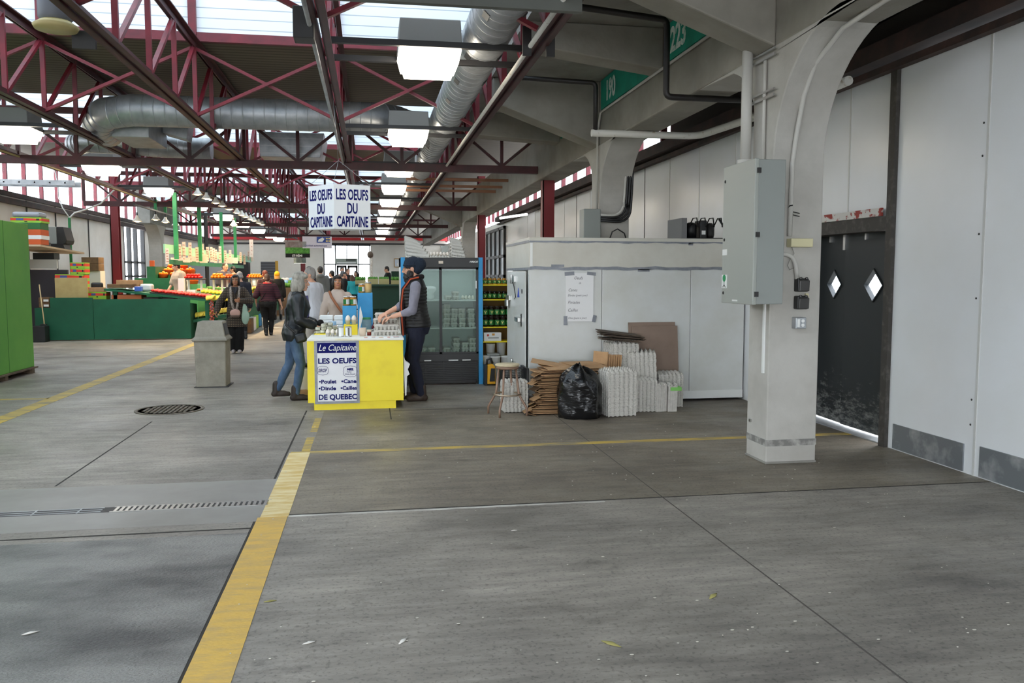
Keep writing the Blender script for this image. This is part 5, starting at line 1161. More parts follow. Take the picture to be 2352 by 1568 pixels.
q = MB(); q.ell((-.665, 10.86, .965), (.05, .04, .035), 14, 10); q.ell((-.635, 10.88, .975), (.04, .035, .04), 14, 10); q.build('pouch', mat('black_fur', (24, 22, 22), .95, bump=.8, bscale=120), t)
# bearded man behind the counter (his left side to us)
VEST = mat('quilted_vest', (13, 12, 13), .5, col2=(20, 18, 19), scale=5)
def ex2(c):
    beanie(mat('navy_knit', (26, 38, 54), .95, bump=.5, bscale=90), .03)(c); HM = c['HM']
    q = MB()
    for p, r in (((0, .07, -.09), (.056, .05, .048)), ((0, .075, -.125), (.045, .042, .042)), ((.052, .03, -.06), (.022, .045, .05)), ((-.052, .03, -.06), (.022, .045, .05)), ((0, .10, -.047), (.035, .012, .008))): q.ell(p, r, 14, 10, 0, HM)
    link('beard', remesh(q, .0065, 2, .005, 40, 2), DKH, c['root'])
    q = MB()
    for sx in (-1, 1): q.tube([HM @ Vector((sx*.036 + .024*math.cos(k*PI/6), .105 - .02*abs(math.cos(k*PI/6))*(1 if sx*math.cos(k*PI/6) > 0 else 0), .004 + .018*math.sin(k*PI/6))) for k in range(13)], .0022, 6, cap=False); q.tube([HM @ Vector((sx*.060, .09, .01)), HM @ Vector((sx*.08, 0, .012))], .0022, 6)
    me = bpy.data.meshes.new('g'); me.from_pydata(q.v, [], q.f); link('glasses', me, mat('gold_frame', (150, 110, 60), .3, .6), c['root'])
    SC_ = mat('dark_scarf', (34, 24, 26), .95); RU = mat('rust_stripe', (176, 76, 44), .95)
    for sx in (-1, 1):
        strap(c, [(sx*.07, -.06, 1.475), (sx*.085, .05, 1.45), (sx*.07, .135, 1.34), (sx*.065, .165, 1.15), (sx*.065, .165, .95), (sx*.065, .16, .80)], .032, SC_, 'scarf_end'); strap(c, [(sx*.10, -.05, 1.475), (sx*.108, .05, 1.455), (sx*.095, .142, 1.34), (sx*.09, .172, 1.15), (sx*.09, .172, .95), (sx*.09, .166, .79)], .0105, RU, 'scarf_stripe')
    strap(c, [(.08, -.03, 1.475), (.0, -.085, 1.48), (-.08, -.03, 1.475)], .034, SC_, 'scarf_wrap')
    # quilting rolls of the vest
    q = MB(); n = 40
    for i in range(12):
        z = .90 + i*.040; w, d, yo = c['sec'](z); w += .018; d += .018; P = []
        for k in range(n + 1):
            a = 2*PI*k/n; cc, tt = math.cos(a), math.sin(a); m_ = (abs(cc)**2.6 + abs(tt)**2.6)**(-1/2.6); P.append(c['S'](c['U']((cc*m_*w, yo + tt*m_*d, z))))
        q.tube(P, .019, 8, cap=False)
    link('quilting', remesh(q, .0085, 2), VEST, c['root'])
P2 = person('bearded man in a navy beanie and black padded vest behind the counter', (.575, 10.5, 0), PI/2 - .06, 1.79, 1.0, .04, ((-.11, -.02, 0), (.11, .06, 0)), ((-.20, .30, 1.07), (-.07, .37, 1.11)), ((-.25, -1, -.3), (.25, -1, -.3)), (.02, -.16), SKIN, .0085,
            dict(m=VEST, name='vest', z0=.88, z1=1.455, infl=.022, sleeve=0, collar=.03, amp=.004), dict(m=mat('grey_shirt', (136, 134, 146), .9, col2=(122, 120, 132), scale=9), name='shirt', infl=.010, sleeve=.72, z0=.96, amp=.007, freq=16), dict(m=JEAND, infl=.016), mat('brown_shoe', (58, 44, 36), .6), ('short', DKH), .75, False, 1.0, ex2, palm=(0, .35, -1))
# beige hoodie woman behind the counter
def ex3(c): strap(c, [(.13, .02, 1.445), (.10, .135, 1.36), (.05, .165, 1.28), (.0, .178, 1.2), (-.06, .178, 1.12), (-.12, .165, 1.05), (-.19, .10, .95)], .02, mat('tan_strap', (150, 92, 60), .6))
person('dark-haired woman in a beige hoodie looking up behind the egg counter', (-.49, 12.85, 0), PI + .05, 1.57, 1.0, 0, head=(.05, .22), hands=((-.26, .06, .78), (.26, .06, .78)), skin=SKIN2, fine=.011, top=dict(m=mat('beige_fleece', (186, 168, 156), .95), z0=.82, infl=.02, hood=1, collar=.02, amp=.009), pants=dict(m=CHAR), hair=('fringe', DKH), female=True, build=1.0, extra=ex3)
person('grey-haired man in a white jacket seen from behind the leather-clad woman', (-.98, 14.6, 0), PI/2 - .6, 1.70, 1.02, .05, head=(.7, -.05), hands=((-.22, .1, .85), (.24, .05, .82)), fine=.011, top=dict(m=mat('white_cotton', (214, 216, 224), .9), z0=.74, infl=.028, flare=.03, collar=.02, amp=.008), pants=dict(m=mat('cream_trousers', (202, 194, 182), .9), infl=.02), hair=('short', SILV), build=1.1)
# walking woman with bags
CHK = bands('checked_coat', (112, 98, 84), (34, 30, 28), 2, .034, .55, .95, (58, 50, 44), 0, .034)
def ex5(c):
    blob(c, 'shoulder_bag', mat('pink_leather', (206, 164, 152), .6), [((.0, .20, .885), (.115, .045, .09))])
    blob(c, 'bag_base', mat('taupe_leather', (112, 92, 84), .6), [((.0, .202, .82), (.11, .043, .04))])
    SCF = mat('cream_scarf', (184, 172, 162), .95, col2=(110, 98, 94), scale=30)
    for sx in (-1, 1): strap(c, [(sx*.055, -.05, 1.47), (sx*.085, .075, 1.43), (sx*.085, .14, 1.36), (sx*.08, .175, 1.25), (sx*.07, .182, 1.15), (sx*.05, .185, 1.05), (sx*.02, .19, .93)], .026, SCF, 'scarf')
    blob(c, 'carrier_bag', mat('pale_green_bag', (168, 196, 178), .5), [((-.205, .17, .80), (.085, .06, .17)), ((-.2, .17, .93), (.06, .045, .14)), ((-.19, .16, 1.06), (.025, .03, .1))])
    strap(c, [(-.04, .145, 1.44), (0, .16, 1.30), (.04, .145, 1.44)], .035, mat('striped_top', (60, 60, 66), .9), 'neckline')
    blob(c, 'umbrella', BLKC, [((.165, .05, .68), (.035, .05, .2))])
person('woman in a brown checked coat walking towards the camera with bags', (-2.70, 17.55, 0), PI + .06, 1.58, .98, .0, ((-.06, .05, 0), (.07, .0, 0)), ((-.13, .22, 1.07), (.36, .14, .86)), ((-.8, -.5, -.4), (.8, -.6, 0)), (0, 0), SKIN2, .011,
       dict(m=CHK, name='coat', z0=.58, infl=.03, flare=.06, amp=.008), None, dict(m=BLKC, infl=.02, wide=.02), mat('grey_trainer', (168, 160, 158), .8), ('bob', DKH), .8, True, 1.0, ex5)
person('grey-haired man in a dark jacket just behind the walking woman', (-3.17, 21.3, 0), .35, 1.66, 1.05, .03, head=(-.2, -.1), fine=.013, top=dict(m=NVY, infl=.03, z0=.8, collar=.02), pants=dict(m=BLKC), hair=('bald', SILV), build=1.1)
STR = bands('striped_knit', (72, 30, 44), (38, 22, 30), 2, .045, .5, .95)
def ex7(c):
    n = 14; q = MB(); q.tube([c['S'](c['U']((.085*math.cos(2*PI*i/n), -.012 + .075*math.sin(2*PI*i/n), 1.445 + .01*math.sin(4*PI*i/n)))) for i in range(n + 1)], .036, 8, cap=False); link('scarf', remesh(q, .012, 2, .006, 20), mat('red_scarf', (206, 52, 50), .9), c['root'])
    strap(c, [(.10, -.06, 1.43), (.02, -.155, 1.25), (-.14, -.16, 1.02), (-.22, -.02, .86)], .010, BLKC); blob(c, 'shoulder_bag', NVY, [((-.25, .0, .80), (.06, .11, .13))])
    strap(c, [(-.16, -.13, .93), (0, -.155, .93), (.16, -.13, .93)], .022, mat('violet_hem', (70, 60, 120), .9), 'hem')
person('woman in a maroon striped top and red scarf walking away down the aisle', (-2.66, 22.5, 0), -.05, 1.60, 1.02, .0, ((-.05, -.02, 0), (.055, .12, 0)), ((-.3, .06, .85), (.34, .05, .80)), head=(0, -.1), fine=.013, top=dict(m=STR, name='sweater', sleeve=.5, z0=.9, infl=.024), pants=dict(m=BLKC, infl=.018), hair=('bun', BRH), female=True, build=1.3, extra=ex7)
def ex8(c): beanie(mat('mustard_knit', (232, 164, 20), .9), .0)(c)
person('woman in a yellow beanie and long black coat with blond hair', (-3.25, 30.4, 0), .15, 1.70, 1.0, 0, fine=.015, top=dict(m=BLKC, name='coat', z0=.66, infl=.035, flare=.04), pants=dict(m=mat('grey_tights', (120, 112, 110), .9)), shoes=BLK, hair=('long', BLOND), female=True, extra=ex8)
person('auburn-haired person in dark clothes beyond the striped top', (-3.30, 27.4, 0), .4, 1.72, fine=.015, top=dict(m=mat('plum_wool', (62, 40, 44), .9), infl=.03), pants=dict(m=CHAR), hair=('short', mat('auburn_hair', (110, 50, 34), .6)), female=True)
# vendors on the raised stall floor
person('vendor in a grey polo shirt leaning over the produce stall', (-5.05, 23.6, .22), PI - .9, 1.72, 1.05, .12, hands=((-.24, .22, .92), (.22, .28, .9)), head=(-.35, -.25), fine=.012, top=dict(m=mat('grey_polo', (164, 154, 146), .9), name='polo_shirt', sleeve=.42, collar=.02, infl=.026), pants=dict(m=CHAR), hair=('short', DKH), build=1.12)
person('bald vendor in a dark shirt behind the fruit pedestals', (-4.62, 27.6, .22), -PI/2 - .5, 1.74, 1.1, .1, head=(-.1, -.3), fine=.014, top=dict(m=mat('slate_shirt', (70, 66, 78), .9), name='shirt', sleeve=.5, infl=.03), pants=dict(m=CHAR), hair=('bald', mat('cropped_hair', (70, 54, 46), .7)), build=1.2)
person('dark-haired person behind the grey-haired man at the stall', (-4.75, 30.5, .22), PI/2, 1.66, fine=.016, top=dict(m=CHAR, infl=.03), pants=dict(m=CHAR), hair=('short', DKH))
person('dark-haired woman in a white top beyond the fruit pedestals', (-4.35, 33.5, 0), PI, 1.62, fine=.016, top=dict(m=mat('white_top', (224, 214, 206), .9), name='blouse', infl=.03), pants=dict(m=CHAR), hair=('fringe', DKH), female=True)
# the far crowd
person('tall dark-haired man in a navy coat facing left before the far doors', (-1.90, 27, 0), PI/2 - .5, 1.84, 1.02, fine=.015, head=(.4, 0), top=dict(m=NVY, infl=.04, z0=.76, collar=.02), pants=dict(m=CHAR), hair=('short', DKH))
person('person in a grey hooded vest walking towards the far doors', (-1.64, 28.5, 0), .1, 1.86, 1.05, fine=.015, feet=((-.08, -.05, 0), (.1, .12, 0)), top=dict(m=mat('grey_hoodie', (104, 108, 108), .9), infl=.03, hood=1), pants=dict(m=JEAND), hair=('short', DKH))
person('stooping person in a dark jacket left of the hoodie woman', (-1.30, 31, 0), PI/2 - .4, 1.74, 1.1, .15, hands=((-.3, .15, .8), (.32, .2, .85)), fine=.016, top=dict(m=CHAR, infl=.04, hood=1), pants=dict(m=CHAR), hair=('short', DKH))
person('grey-capped person in black beside the stooping one', (-1.02, 30.3, 0), -PI/2 + .5, 1.72, 1.1, .12, fine=.016, top=dict(m=BLKC, infl=.04), pants=dict(m=BLKC), hair=('short', mat('grey_cap', (96, 96, 98), .9)))
person('person in a peach vest in front of the glass doors', (-1.20, 37, 0), PI, 1.92, fine=.018, top=dict(m=mat('peach_vest', (222, 150, 128), .9), name='vest', sleeve=0, infl=.035), top2=dict(m=CHAR, name='shirt', infl=.015), pants=dict(m=CHAR), hair=('short', DKH))
person('pale-faced person in black right of the peach vest', (-.98, 38, 0), PI + .3, 1.86, fine=.018, top=dict(m=BLKC, infl=.035), pants=dict(m=BLKC), hair=('short', BRH))
person('long-haired person in black beside the teal jacket', (-.62, 38.5, 0), PI - .5, 1.76, fine=.018, top=dict(m=BLKC, infl=.035), pants=dict(m=BLKC), hair=('long', DKH), female=True)
person('person in a teal jacket with dark hair before the far right stall', (-.70, 33.5, 0), .2, 1.58, fine=.016, top=dict(m=mat('teal_fleece', (44, 160, 170), .9), infl=.035), pants=dict(m=BLKC), hair=('long', BRH), female=True)
person('vendor in a black T-shirt behind the dark green far right stall', (.72, 34.6, .2), PI/2, 1.74, fine=.016, head=(0, -.2), top=dict(m=BLKC, name='shirt', sleeve=.4, infl=.03), pants=dict(m=CHAR), hair=('short', DKH))
# ---------------------------------------------------------------- bright green locker wall on pallets, left edge
LIME = mat('lime_green_paint', (112, 178, 72), .6, col2=(96, 164, 66), scale=.9)
t = thing('storage_cabinet', 'tall lime green plywood cabinet at the left edge on a wooden pallet', 'cabinet', (-6, 12, .1))
q = MB(); q.box(-6.6, -5.42, 9, 14.55, .10, 2.40); q.build('body', LIME, t, .006)
for y in (10.8, 12.2, 13.6): MB().box(-5.42, -5.417, y, y + .012, .1, 2.4).build('panel_joint', mat('green_groove', (70, 128, 52), .7), t)
t = thing('pallet', 'low wooden pallet under the lime green cabinet', 'pallet', (-6, 12, 0)); PW = mat('pallet_wood', (112, 96, 78), .9, col2=(84, 70, 58), scale=6)
MB().box(-6.6, -5.38, 8.9, 14.6, .075, .098).build('deck', PW, t)
for y in (9.2, 10.6, 12, 13.4, 14.4): MB().box(-6.6, -5.4, y, y + .1, 0, .075).build('block', PW, t)
# stack of trays and shelf behind it
CR_G = mat('crate_green', (150, 200, 60), .6); CR_R = mat('crate_red', (224, 62, 44), .6); ORB = mat('orange_card', (206, 92, 44), .7)
def fruit_crate(loc, label, group, w=.62, d=.42, h=.145, rz=0, pr=[None]):
    if pr[0] is None:
        t = proto('fruit_crate', label, 'crate', group); q = MB()
        q.box(-.31, .31, -.21, -.20, 0, .145); q.box(-.31, .31, .20, .21, 0, .145); q.box(-.31, -.30, -.21, .21, 0, .145); q.box(.30, .31, -.21, .21, 0, .145); q.box(-.31, .31, -.21, .21, 0, .01); q.build('card_tray', CR_G, t)
        q = MB(); q.prism([(-.312, .055), (.312, .055), (.312, .10), (.1, .115), (-.312, .125)], 'y', -.213, -.2095); q.box(-.313, -.309, -.2, .2, .05, .12); q.box(.309, .313, -.2, .2, .05, .12); q.build('red_band', CR_R, t)
        q = MB(); q.box(-.20, -.05, -.2145, -.2125, .06, .115); q.build('blue_patch', mat('crate_blue', (70, 84, 150), .6), t)
        q = MB(); q.box(-.03, .03, -.2145, -.2125, .015, .04); q.box(.21, .27, -.2145, -.2125, .06, .11); q.build('hand_hole', BLKM, t)
        pr[0] = t; o = t
    else: o = dup(pr[0])
    put(o, loc, rz, sc=(w/.62, d/.42, h/.145)); o['label'] = label
    if group: o['group'] = group
    elif 'group' in o: del o['group']
    return o
def cbx(name, x0, x1, y0, y1, z0, z1, m, label, cat='box', group=None, bev=.006, sub=None):
    t = thing(name, label, cat, ((x0 + x1)/2, (y0 + y1)/2, z0), group); q = MB()
    q.box(x0, x1, y0, y1, z0, z1); q.build('carton' if cat == 'box' else 'body', m, t, bev)
    if sub: sub(t)
    return t
t = thing('shelf', 'white and green shelf frame behind the left end of the stall', 'shelf', (-8.3, 23, 0))
q = MB(); q.prism([(21.6, 2.315), (21.6, 2.27), (24.7, 2.165), (24.7, 2.21)], 'x', -8.75, -7.79); q.build('shelf_board', mat('pale_board', (206, 180, 150), .6), t)
MB().box(-8.75, -8.47, 22.3, 22.36, 0, 2.24).build('white_panel', WHT, t); MB().box(-8.8, -8.03, 23.3, 23.38, 1.756, 1.99).build('cross_board', WHT, t); MB().box(-8.23, -8.17, 24.85, 24.91, 0, 3.17).build('green_post', GRNL, t)
STK = [(-8.16, -7.81, 2.318, 2.443, ORB, 'orange box at the bottom of the stack behind the lime cabinet'), (-8.22, -7.79, 2.443, 2.54, WHT, 'white box in the stack behind the lime cabinet'), (-8.17, -7.80, 2.54, 2.68, ORB, 'orange box above the white one behind the lime cabinet'), (-8.35, -7.80, 2.68, 2.84, mat('dark_crate_green', (46, 104, 50), .6), 'dark green crate in the stack behind the lime cabinet')]
for x0, x1, z0, z1, m, lb in STK: cbx('box', x0, x1, 21.68, 22.2, z0, z1, m, lb)
fruit_crate((-8.12, 21.95, 2.842), 'green and red fruit crate on top of the stack behind the lime cabinet', None, .68, .52, .125)
cbx('packing_bag', -8.44, -7.82, 21.7, 22.2, 2.969, 3.10, mat('grey_bag', (148, 150, 156), .4), 'grey plastic bundle topmost behind the lime cabinet', 'bag', None, .05)
t = thing('wall_heater', 'grey and black boxy heater on the shelf behind the lime cabinet', 'heater', (-8.1, 23.6, 2.25))
MB().box(-8.4, -8.04, 23.4, 24, 2.26, 2.84).build('casing', CAB, t, .015); MB().prism([(-8.04, 2.34), (-8.04, 2.84), (-7.88, 2.84), (-7.80, 2.49), (-7.83, 2.40)], 'y', 23.4, 24).build('hood', BLKM, t, .015); MB().prism([(-8.38, 2.225), (-7.82, 2.225), (-7.88, 2.40), (-8.32, 2.40)], 'y', 23.35, 23.85).build('foot', BLK, t)
cbx('crate', -8.2, -7.94, 22.3, 22.7, 2.29, 2.40, BLK, 'black low crate before the grey heater', 'crate')
cbx('coffee_machine', -8.6, -8.09, 23.3, 23.7, 1.992, 2.16, BLK, 'black machine under the shelf behind the lime cabinet', 'machine')
pipe('cable', [(-8.2, 24.9, 3.17), (-8.4, 25, 3.45), (-8.53, 25.1, 3.74), (-8.6, 25.3, 4.1), (-8.7, 25.4, 4.55)], .016, WHT, 'white cable from the green post up into the roof steel', 'cable')
pipe('cable', [(-8.2, 24.9, 3.17), (-8.1, 25, 3.31), (-7.8, 25.1, 3.43), (-7.5, 25.3, 3.6), (-7.2, 25.4, 3.95), (-6.76, 25.5, 4.45)], .022, WHT, 'white wrapped cable swagging from the green post to the right', 'cable')
t = thing('ladder', 'aluminium ladder laid flat under the roof at the left', 'ladder', (-7.3, 19.5, 3.5))
for y in (19.2, 19.6): MB().box(-9, -6.2, y, y + .03, 3.49, 3.60).build('rail', GALV, t)
for i in range(9): MB().box(-8.8 + i*.3, -8.77 + i*.3, 19.2, 19.62, 3.53, 3.56).build('rung', STEEL, t)
# ---------------------------------------------------------------- big green stall
DG = mat('dark_stall_green', (14, 92, 62), .65, col2=(10, 78, 52), scale=1.4)
t = thing('plywood_barrier', 'long dark green plywood front of the produce stall', 'stall front', (-6.1, 21.6, 0))
MB().box(-7.6, -6.64, 21.5, 21.53, .02, 1.04).build('panel', DG, t); MB().box(-6.63, -4.395, 21.5, 21.53, .02, 1.0).build('panel', DG, t); MB().box(-7.95, -7.6, 21.5, 21.53, .02, .8).build('panel', DG, t)
q = MB(); q.prism([(21.53, 0.02), (23.2, .02), (23.2, .35), (22.7, .32), (22.35, .45), (22.3, .85), (21.53, .9)], 'x', -4.42, -4.39); q.build('end_panel', DG, t); MB().box(-7.95, -4.4, 21.53, 21.6, .02, .1).build('base_rail', DG, t)
t = thing('waste_bin', 'black bin with a broom standing before the green stall front', 'bin', (-7.75, 21.25, 0)); MB().box(-7.9, -7.6, 21.1, 21.4, 0, .38).build('body', BLK, t, .01)
t = thing('broom', 'pale broom handle leaning out of the black bin', 'broom', (-7.7, 21.3, .05)); MB().tube([(-7.66, 21.3, .05), (-7.68, 21.3, .5), (-7.77, 21.36, 1.36)], .013, 8).build('handle', WOODW, t); MB().box(-7.75, -7.62, 21.25, 21.33, .39 - .0, .42).build('head', BLKM, t)
def labs(t): q = MB(); q.box(-7.72, -7.62, 21.49, 21.50, .93, 1.0); q.build('white_label', WHT, t)
cbx('box', -7.85, -7.62, 21.5, 21.8, .81, .92, KRAFTD, 'lower brown box with a white label at the left end of the stall front', sub=lambda t: MB().box(-7.74, -7.63, 21.494, 21.5, .83, .88).build('white_label', WHT, t)); cbx('box', -7.85, -7.62, 21.5, 21.8, .925, 1.05, KRAFTD, 'upper brown box with a white label at the left end of the stall front', sub=lambda t: MB().box(-7.74, -7.63, 21.494, 21.5, .95, 1.0).build('white_label', WHT, t))
cbx('plywood_sheet', -7.53, -6.79, 21.66, 21.69, .1, 1.52, mat('tan_ply', (190, 168, 112), .8, col2=(176, 152, 98), scale=3), 'tan plywood sheet standing behind the green stall front', 'board')
cbx('dark_screen', -8.6, -7.55, 22.6, 22.7, 0, 1.72, mat('grey_curtain', (66, 62, 66), .9), 'dark grey screen at the back left of the stall', 'screen')
for k in range(11): fruit_crate((-7.32, 22.25, k*.146), 'wide green and red fruit crate in the tall stack behind the plywood sheet', 'fruit crates behind the plywood sheet', .66)
for k in range(2): fruit_crate((-7.13, 22.25, 11*.146 + k*.146), 'smaller green and red crate, %s of two on the tall stack' % ('lower' if k == 0 else 'upper'), None, .32)
t = cbx('rack', -7.24, -6.92, 23.1, 23.5, 0, 1.69, mat('rack_white', (212, 204, 196), .6), 'white wheeled rack carrying brown boxes by the left wall', 'rack')
for k in range(2): cbx('box', -7.38 + .03*k, -6.94, 23.05, 23.5, 1.692 + k*.19, 1.692 + k*.19 + (.185 if k == 0 else .165), KRAFTD, 'brown box, %s of two on the white rack' % ('lower' if k == 0 else 'upper'), sub=lambda t: MB().box(-7.2, -7.15, 23.045, 23.05, 1.78, 1.82).build('hand_hole', BLKM, t))
for k in range(8): fruit_crate((-6.66, 22.1, k*.146), 'green and red fruit crate in the shorter stack left of the sloping table', 'fruit crates left of the sloping table', .42, .36)
cbx('box', -6.86, -6.5, 21.93, 22.09, 1.17, 1.28, KRAFT, 'brown box on the shorter crate stack'); cbx('kettle', -6.86, -6.6, 22.1, 22.27, 1.17, 1.40, BLK, 'black gear on the shorter crate stack', 'machine', None, .04)
# sloping table and its load
def tz(x): return 1.255 - (x + 6.45)*.115
t = thing('sloping_table', 'green sloping display table with trays of tomatoes', 'table', (-5.2, 22.3, 0))
MB().prism([(-6.45, tz(-6.45) - .05), (-6.45, tz(-6.45)), (-3.9, tz(-3.9)), (-3.9, tz(-3.9) - .05)], 'y', 21.75, 23).build('top', GRN, t)
for x in (-6.25, -5.2, -4.1):
    for y in (21.8, 22.9): MB().box(x, x + .09, y, y + .09, 0, tz(x) - .06).build('leg', GRN, t)
cbx('box', -6.4, -5.84, 21.85, 22.3, 1.265, 1.36, KRAFTD, 'flat brown carton on the upper end of the sloping table'); cbx('box', -6.33, -5.8, 22.35, 22.8, 1.262, 1.46, KRAFT, 'light brown carton behind the flat one on the sloping table')
cbx('tub', -5.79, -5.63, 21.9, 22.1, 1.18, 1.30, mat('blue_tub_dark', (60, 96, 184), .5), 'blue tub on the sloping table', 'tub', None, .015); cbx('plastic_bag', -5.8, -5.5, 22.4, 22.7, 1.18, 1.36, WHT, 'white plastic bag behind the blue tub', 'bag', None, .05)
cbx('wooden_box', -6.3, -5.6, 21.8, 22.3, .86, 1.1, mat('orange_wood', (190, 108, 64), .8), 'orange-brown wooden box under the sloping table', 'box'); cbx('box', -5.55, -4.85, 21.8, 22.3, .86, 1.03, BLKM, 'black tray stack under the sloping table')
for i in range(3): cbx('box', -6.3, -4.9, 21.9, 22.5, .05 + i*.27, .05 + i*.27 + .26, KRAFTD, ['lowest', 'middle', 'top'][i] + ' long brown carton behind the green stall front')
# fruit: one of each kind, then copies
FRU = {}
def fruit(kind, loc, label, group, sc=1, rz=None):
    if kind not in FRU:
        q = MB()
        if kind == 'banana_bunch':
            for k in range(6):
                a = -.5 + k*.2; P = []
                for u in range(7):
                    s = u/6; P.append((math.sin(a)*(.02 + .05*math.sin(PI*s)) + (k - 2.5)*.018, .02 + .16*s, .02 + .075*math.sin(PI*s*.9) + .004*k))
                q.tube(P, [.008, .016, .019, .02, .018, .013, .006], 8)
            m = mat('banana_yellow', (240, 208, 70), .5, col2=(216, 196, 80), scale=14)
        elif kind == 'tomato': q.ell((0, 0, .035), (.042, .042, .035), 12, 8); m = mat('tomato_red', (216, 44, 34), .3)
        elif kind == 'orange': q.ell((0, 0, .04), (.042, .042, .04), 12, 8); m = mat('orange_peel', (250, 140, 22), .5, bump=.1, bscale=200)
        elif kind == 'apple': q.lathe([(0, .006), (.02, 0), (.038, .018), (.042, .045), (.03, .068), (.012, .07), (0, .06)], n=12); m = mat('apple_red', (206, 60, 48), .3, col2=(226, 150, 70), scale=12)
        elif kind == 'lemon': q.lathe([(0, 0), (.012, .004), (.03, .02), (.034, .045), (.026, .07), (.008, .086), (0, .09)], n=12); m = mat('lemon_yellow', (246, 220, 70), .45)
        else: q.lathe([(0, 0), (.03, .01), (.05, .05), (.04, .10), (.015, .13), (0, .13)], n=10); m = mat('leafy_green', (94, 150, 60), .7, col2=(60, 116, 44), scale=20, bump=.6)
        o = q.build(kind, m, None, at=(0, 0, 0)); FRU[kind] = o
    else: o = FRU[kind].copy(); COL.objects.link(o)
    put(o, loc, RND.uniform(0, 6) if rz is None else rz, sc=sc); return tag(o, label, kind.replace('_', ' '), group)
TB = MB(); TB.prism([(-5.4, tz(-5.4) + .004), (-5.4, tz(-5.4) + .03), (-4.05, tz(-4.05) + .03), (-4.05, tz(-4.05) + .004)], 'y', 21.78, 22.5); tag(TB.build('produce_tray', BLK), 'long black tray of tomatoes on the sloping table', 'tray')
for i in range(17):
    for j in range(7):
        x = -5.34 + i*.08; fruit('tomato', (x + RND.uniform(-.008, .008), 21.83 + j*.1, tz(x) + .03 + RND.uniform(0, .02)), 'ripe red tomato on the long black tray', 'tomatoes on the sloping table')
for i in range(4): fruit('banana_bunch', (-3.98 + i*.13, 21.62 + .05*i, tz(-3.9 + .1*i) - .03), 'bunch of bananas hanging over the end of the sloping table', 'bananas on the table end', 1.25, -.3 + .15*i)
q = MB(); q.prism([(-4.38, .40), (-4.38, .47), (-3.6, .60), (-3.6, .53)], 'y', 21.75, 22.6); tag(q.build('low_shelf', DG), 'low green shelf of bananas beside the stall end', 'shelf')
for i in range(6): fruit('banana_bunch', (-4.28 + i*.12, 21.8, .50 + i*.02), 'bunch of bananas on the low shelf by the stall end', 'bananas on the low shelf', 1.3, RND.uniform(-.3, .3))
q = MB()
for i in range(18): q.ell((-3.92 + .035*math.sin(i*2.4), 21.70 + .03*math.cos(i*2.4), .42 + i*.03), (.032, .032, .028), 8, 6)
tag(q.build('garlic_braid', mat('onion_red', (176, 84, 70), .6)), 'hanging braid of red onions at the stall end', 'onion braid')
# display counter down the aisle
def dz(x): return 1.13 - (x + 4.6)*.11
t = thing('display_counter', 'sloping green produce counter running down the aisle', 'counter', (-4.2, 28, 0))
MB().prism([(-4.75, dz(-4.75) - .04), (-4.75, dz(-4.75)), (-3.35, dz(-3.35)), (-3.35, dz(-3.35) - .04)], 'y', 23.05, 33).build('top', GRN, t); MB().box(-3.42, -3.38, 23.1, 33, .3, .95).build('front_panel', GRN, t); MB().box(-4.7, -3.6, 23.1, 33, .02, .3).build('base', DG, t)
def pile(kind, x0, x1, y0, y1, layers, label, group, st=.088, zf=dz):
    for l in range(layers):
        x = x0 + l*st*.5
        while x < x1 - l*st*.5:
            y = y0 + l*st*.5
            while y < y1 - l*st*.5:
                fruit(kind, (x + RND.uniform(-.008, .008), y + RND.uniform(-.008, .008), zf(x) + l*.062), label, group); y += st
            x += st
pile('lemon', -4.4, -3.4, 23.1, 23.75, 1, 'yellow lemon at the near end of the produce counter', 'lemons on the produce counter', .095)
pile('apple', -4.7, -3.5, 24.1, 24.8, 1, 'red apple in the near part of the produce counter', 'apples on the produce counter', .095)
pile('leaf_bunch', -4.6, -3.9, 25, 25.5, 1, 'green leafy bunch on the produce counter', 'greens on the produce counter', .12)
pile('orange', -4.35, -3.42, 26.9, 28.1, 2, 'orange in the bright pile halfway down the produce counter', 'oranges on the produce counter', .105)
pile('orange', -4.2, -3.5, 29.6, 30.1, 2, 'orange in the farther pile on the produce counter', 'far oranges on the produce counter', .115)
for i in range(4): fruit('banana_bunch', (-3.75 + .1*i, 25.9 + .12*i, dz(-3.5) + .03), 'bunch of bananas on the front of the produce counter', 'bananas on the produce counter', 1.4, -.6 + .1*i)
for i, (x, y) in enumerate(((-4.3, 25.8), (-4.0, 26.4), (-4.4, 26.3))): cbx('basket', x - .2, x + .2, y - .2, y + .2, dz(x) + .02, dz(x) + .11, [BLU, mat('violet_box', (84, 70, 150), .6), WHT][i], ['blue', 'violet', 'white'][i] + ' shallow fruit basket on the produce counter', 'basket')
# under the counter
for i, (y, m, n) in enumerate(((23.3, KRAFTD, 'brown'), (24.2, WHT, 'white'), (25.1, mat('lime_bag', (150, 200, 70), .6), 'lime green'), (26.2, BLU, 'blue'))): cbx('box', -3.55 - .1*i, -3.2 - .05*i, y, y + .5, .02, .40, m, n + ' box on the floor under the produce counter')
t = thing('trolley', 'white wire trolley on the floor beside the produce counter', 'trolley', (-3.0, 25, 0))
q = MB()
for x in (-3.1, -2.85):
    for y in (24.9, 25.25): q.tube([(x, y, 0.02), (x, y, .42)], .014, 6)
for z in (.06, .24, .42): q.tube([(-3.1, 24.9, z), (-2.85, 24.9, z), (-2.85, 25.25, z), (-3.1, 25.25, z), (-3.1, 24.9, z)], .014, 6)
q.tube([(-2.85, 24.9, .06), (-2.5, 24.9, .05)], .014, 6); q.build('wire_frame', WHT, t)
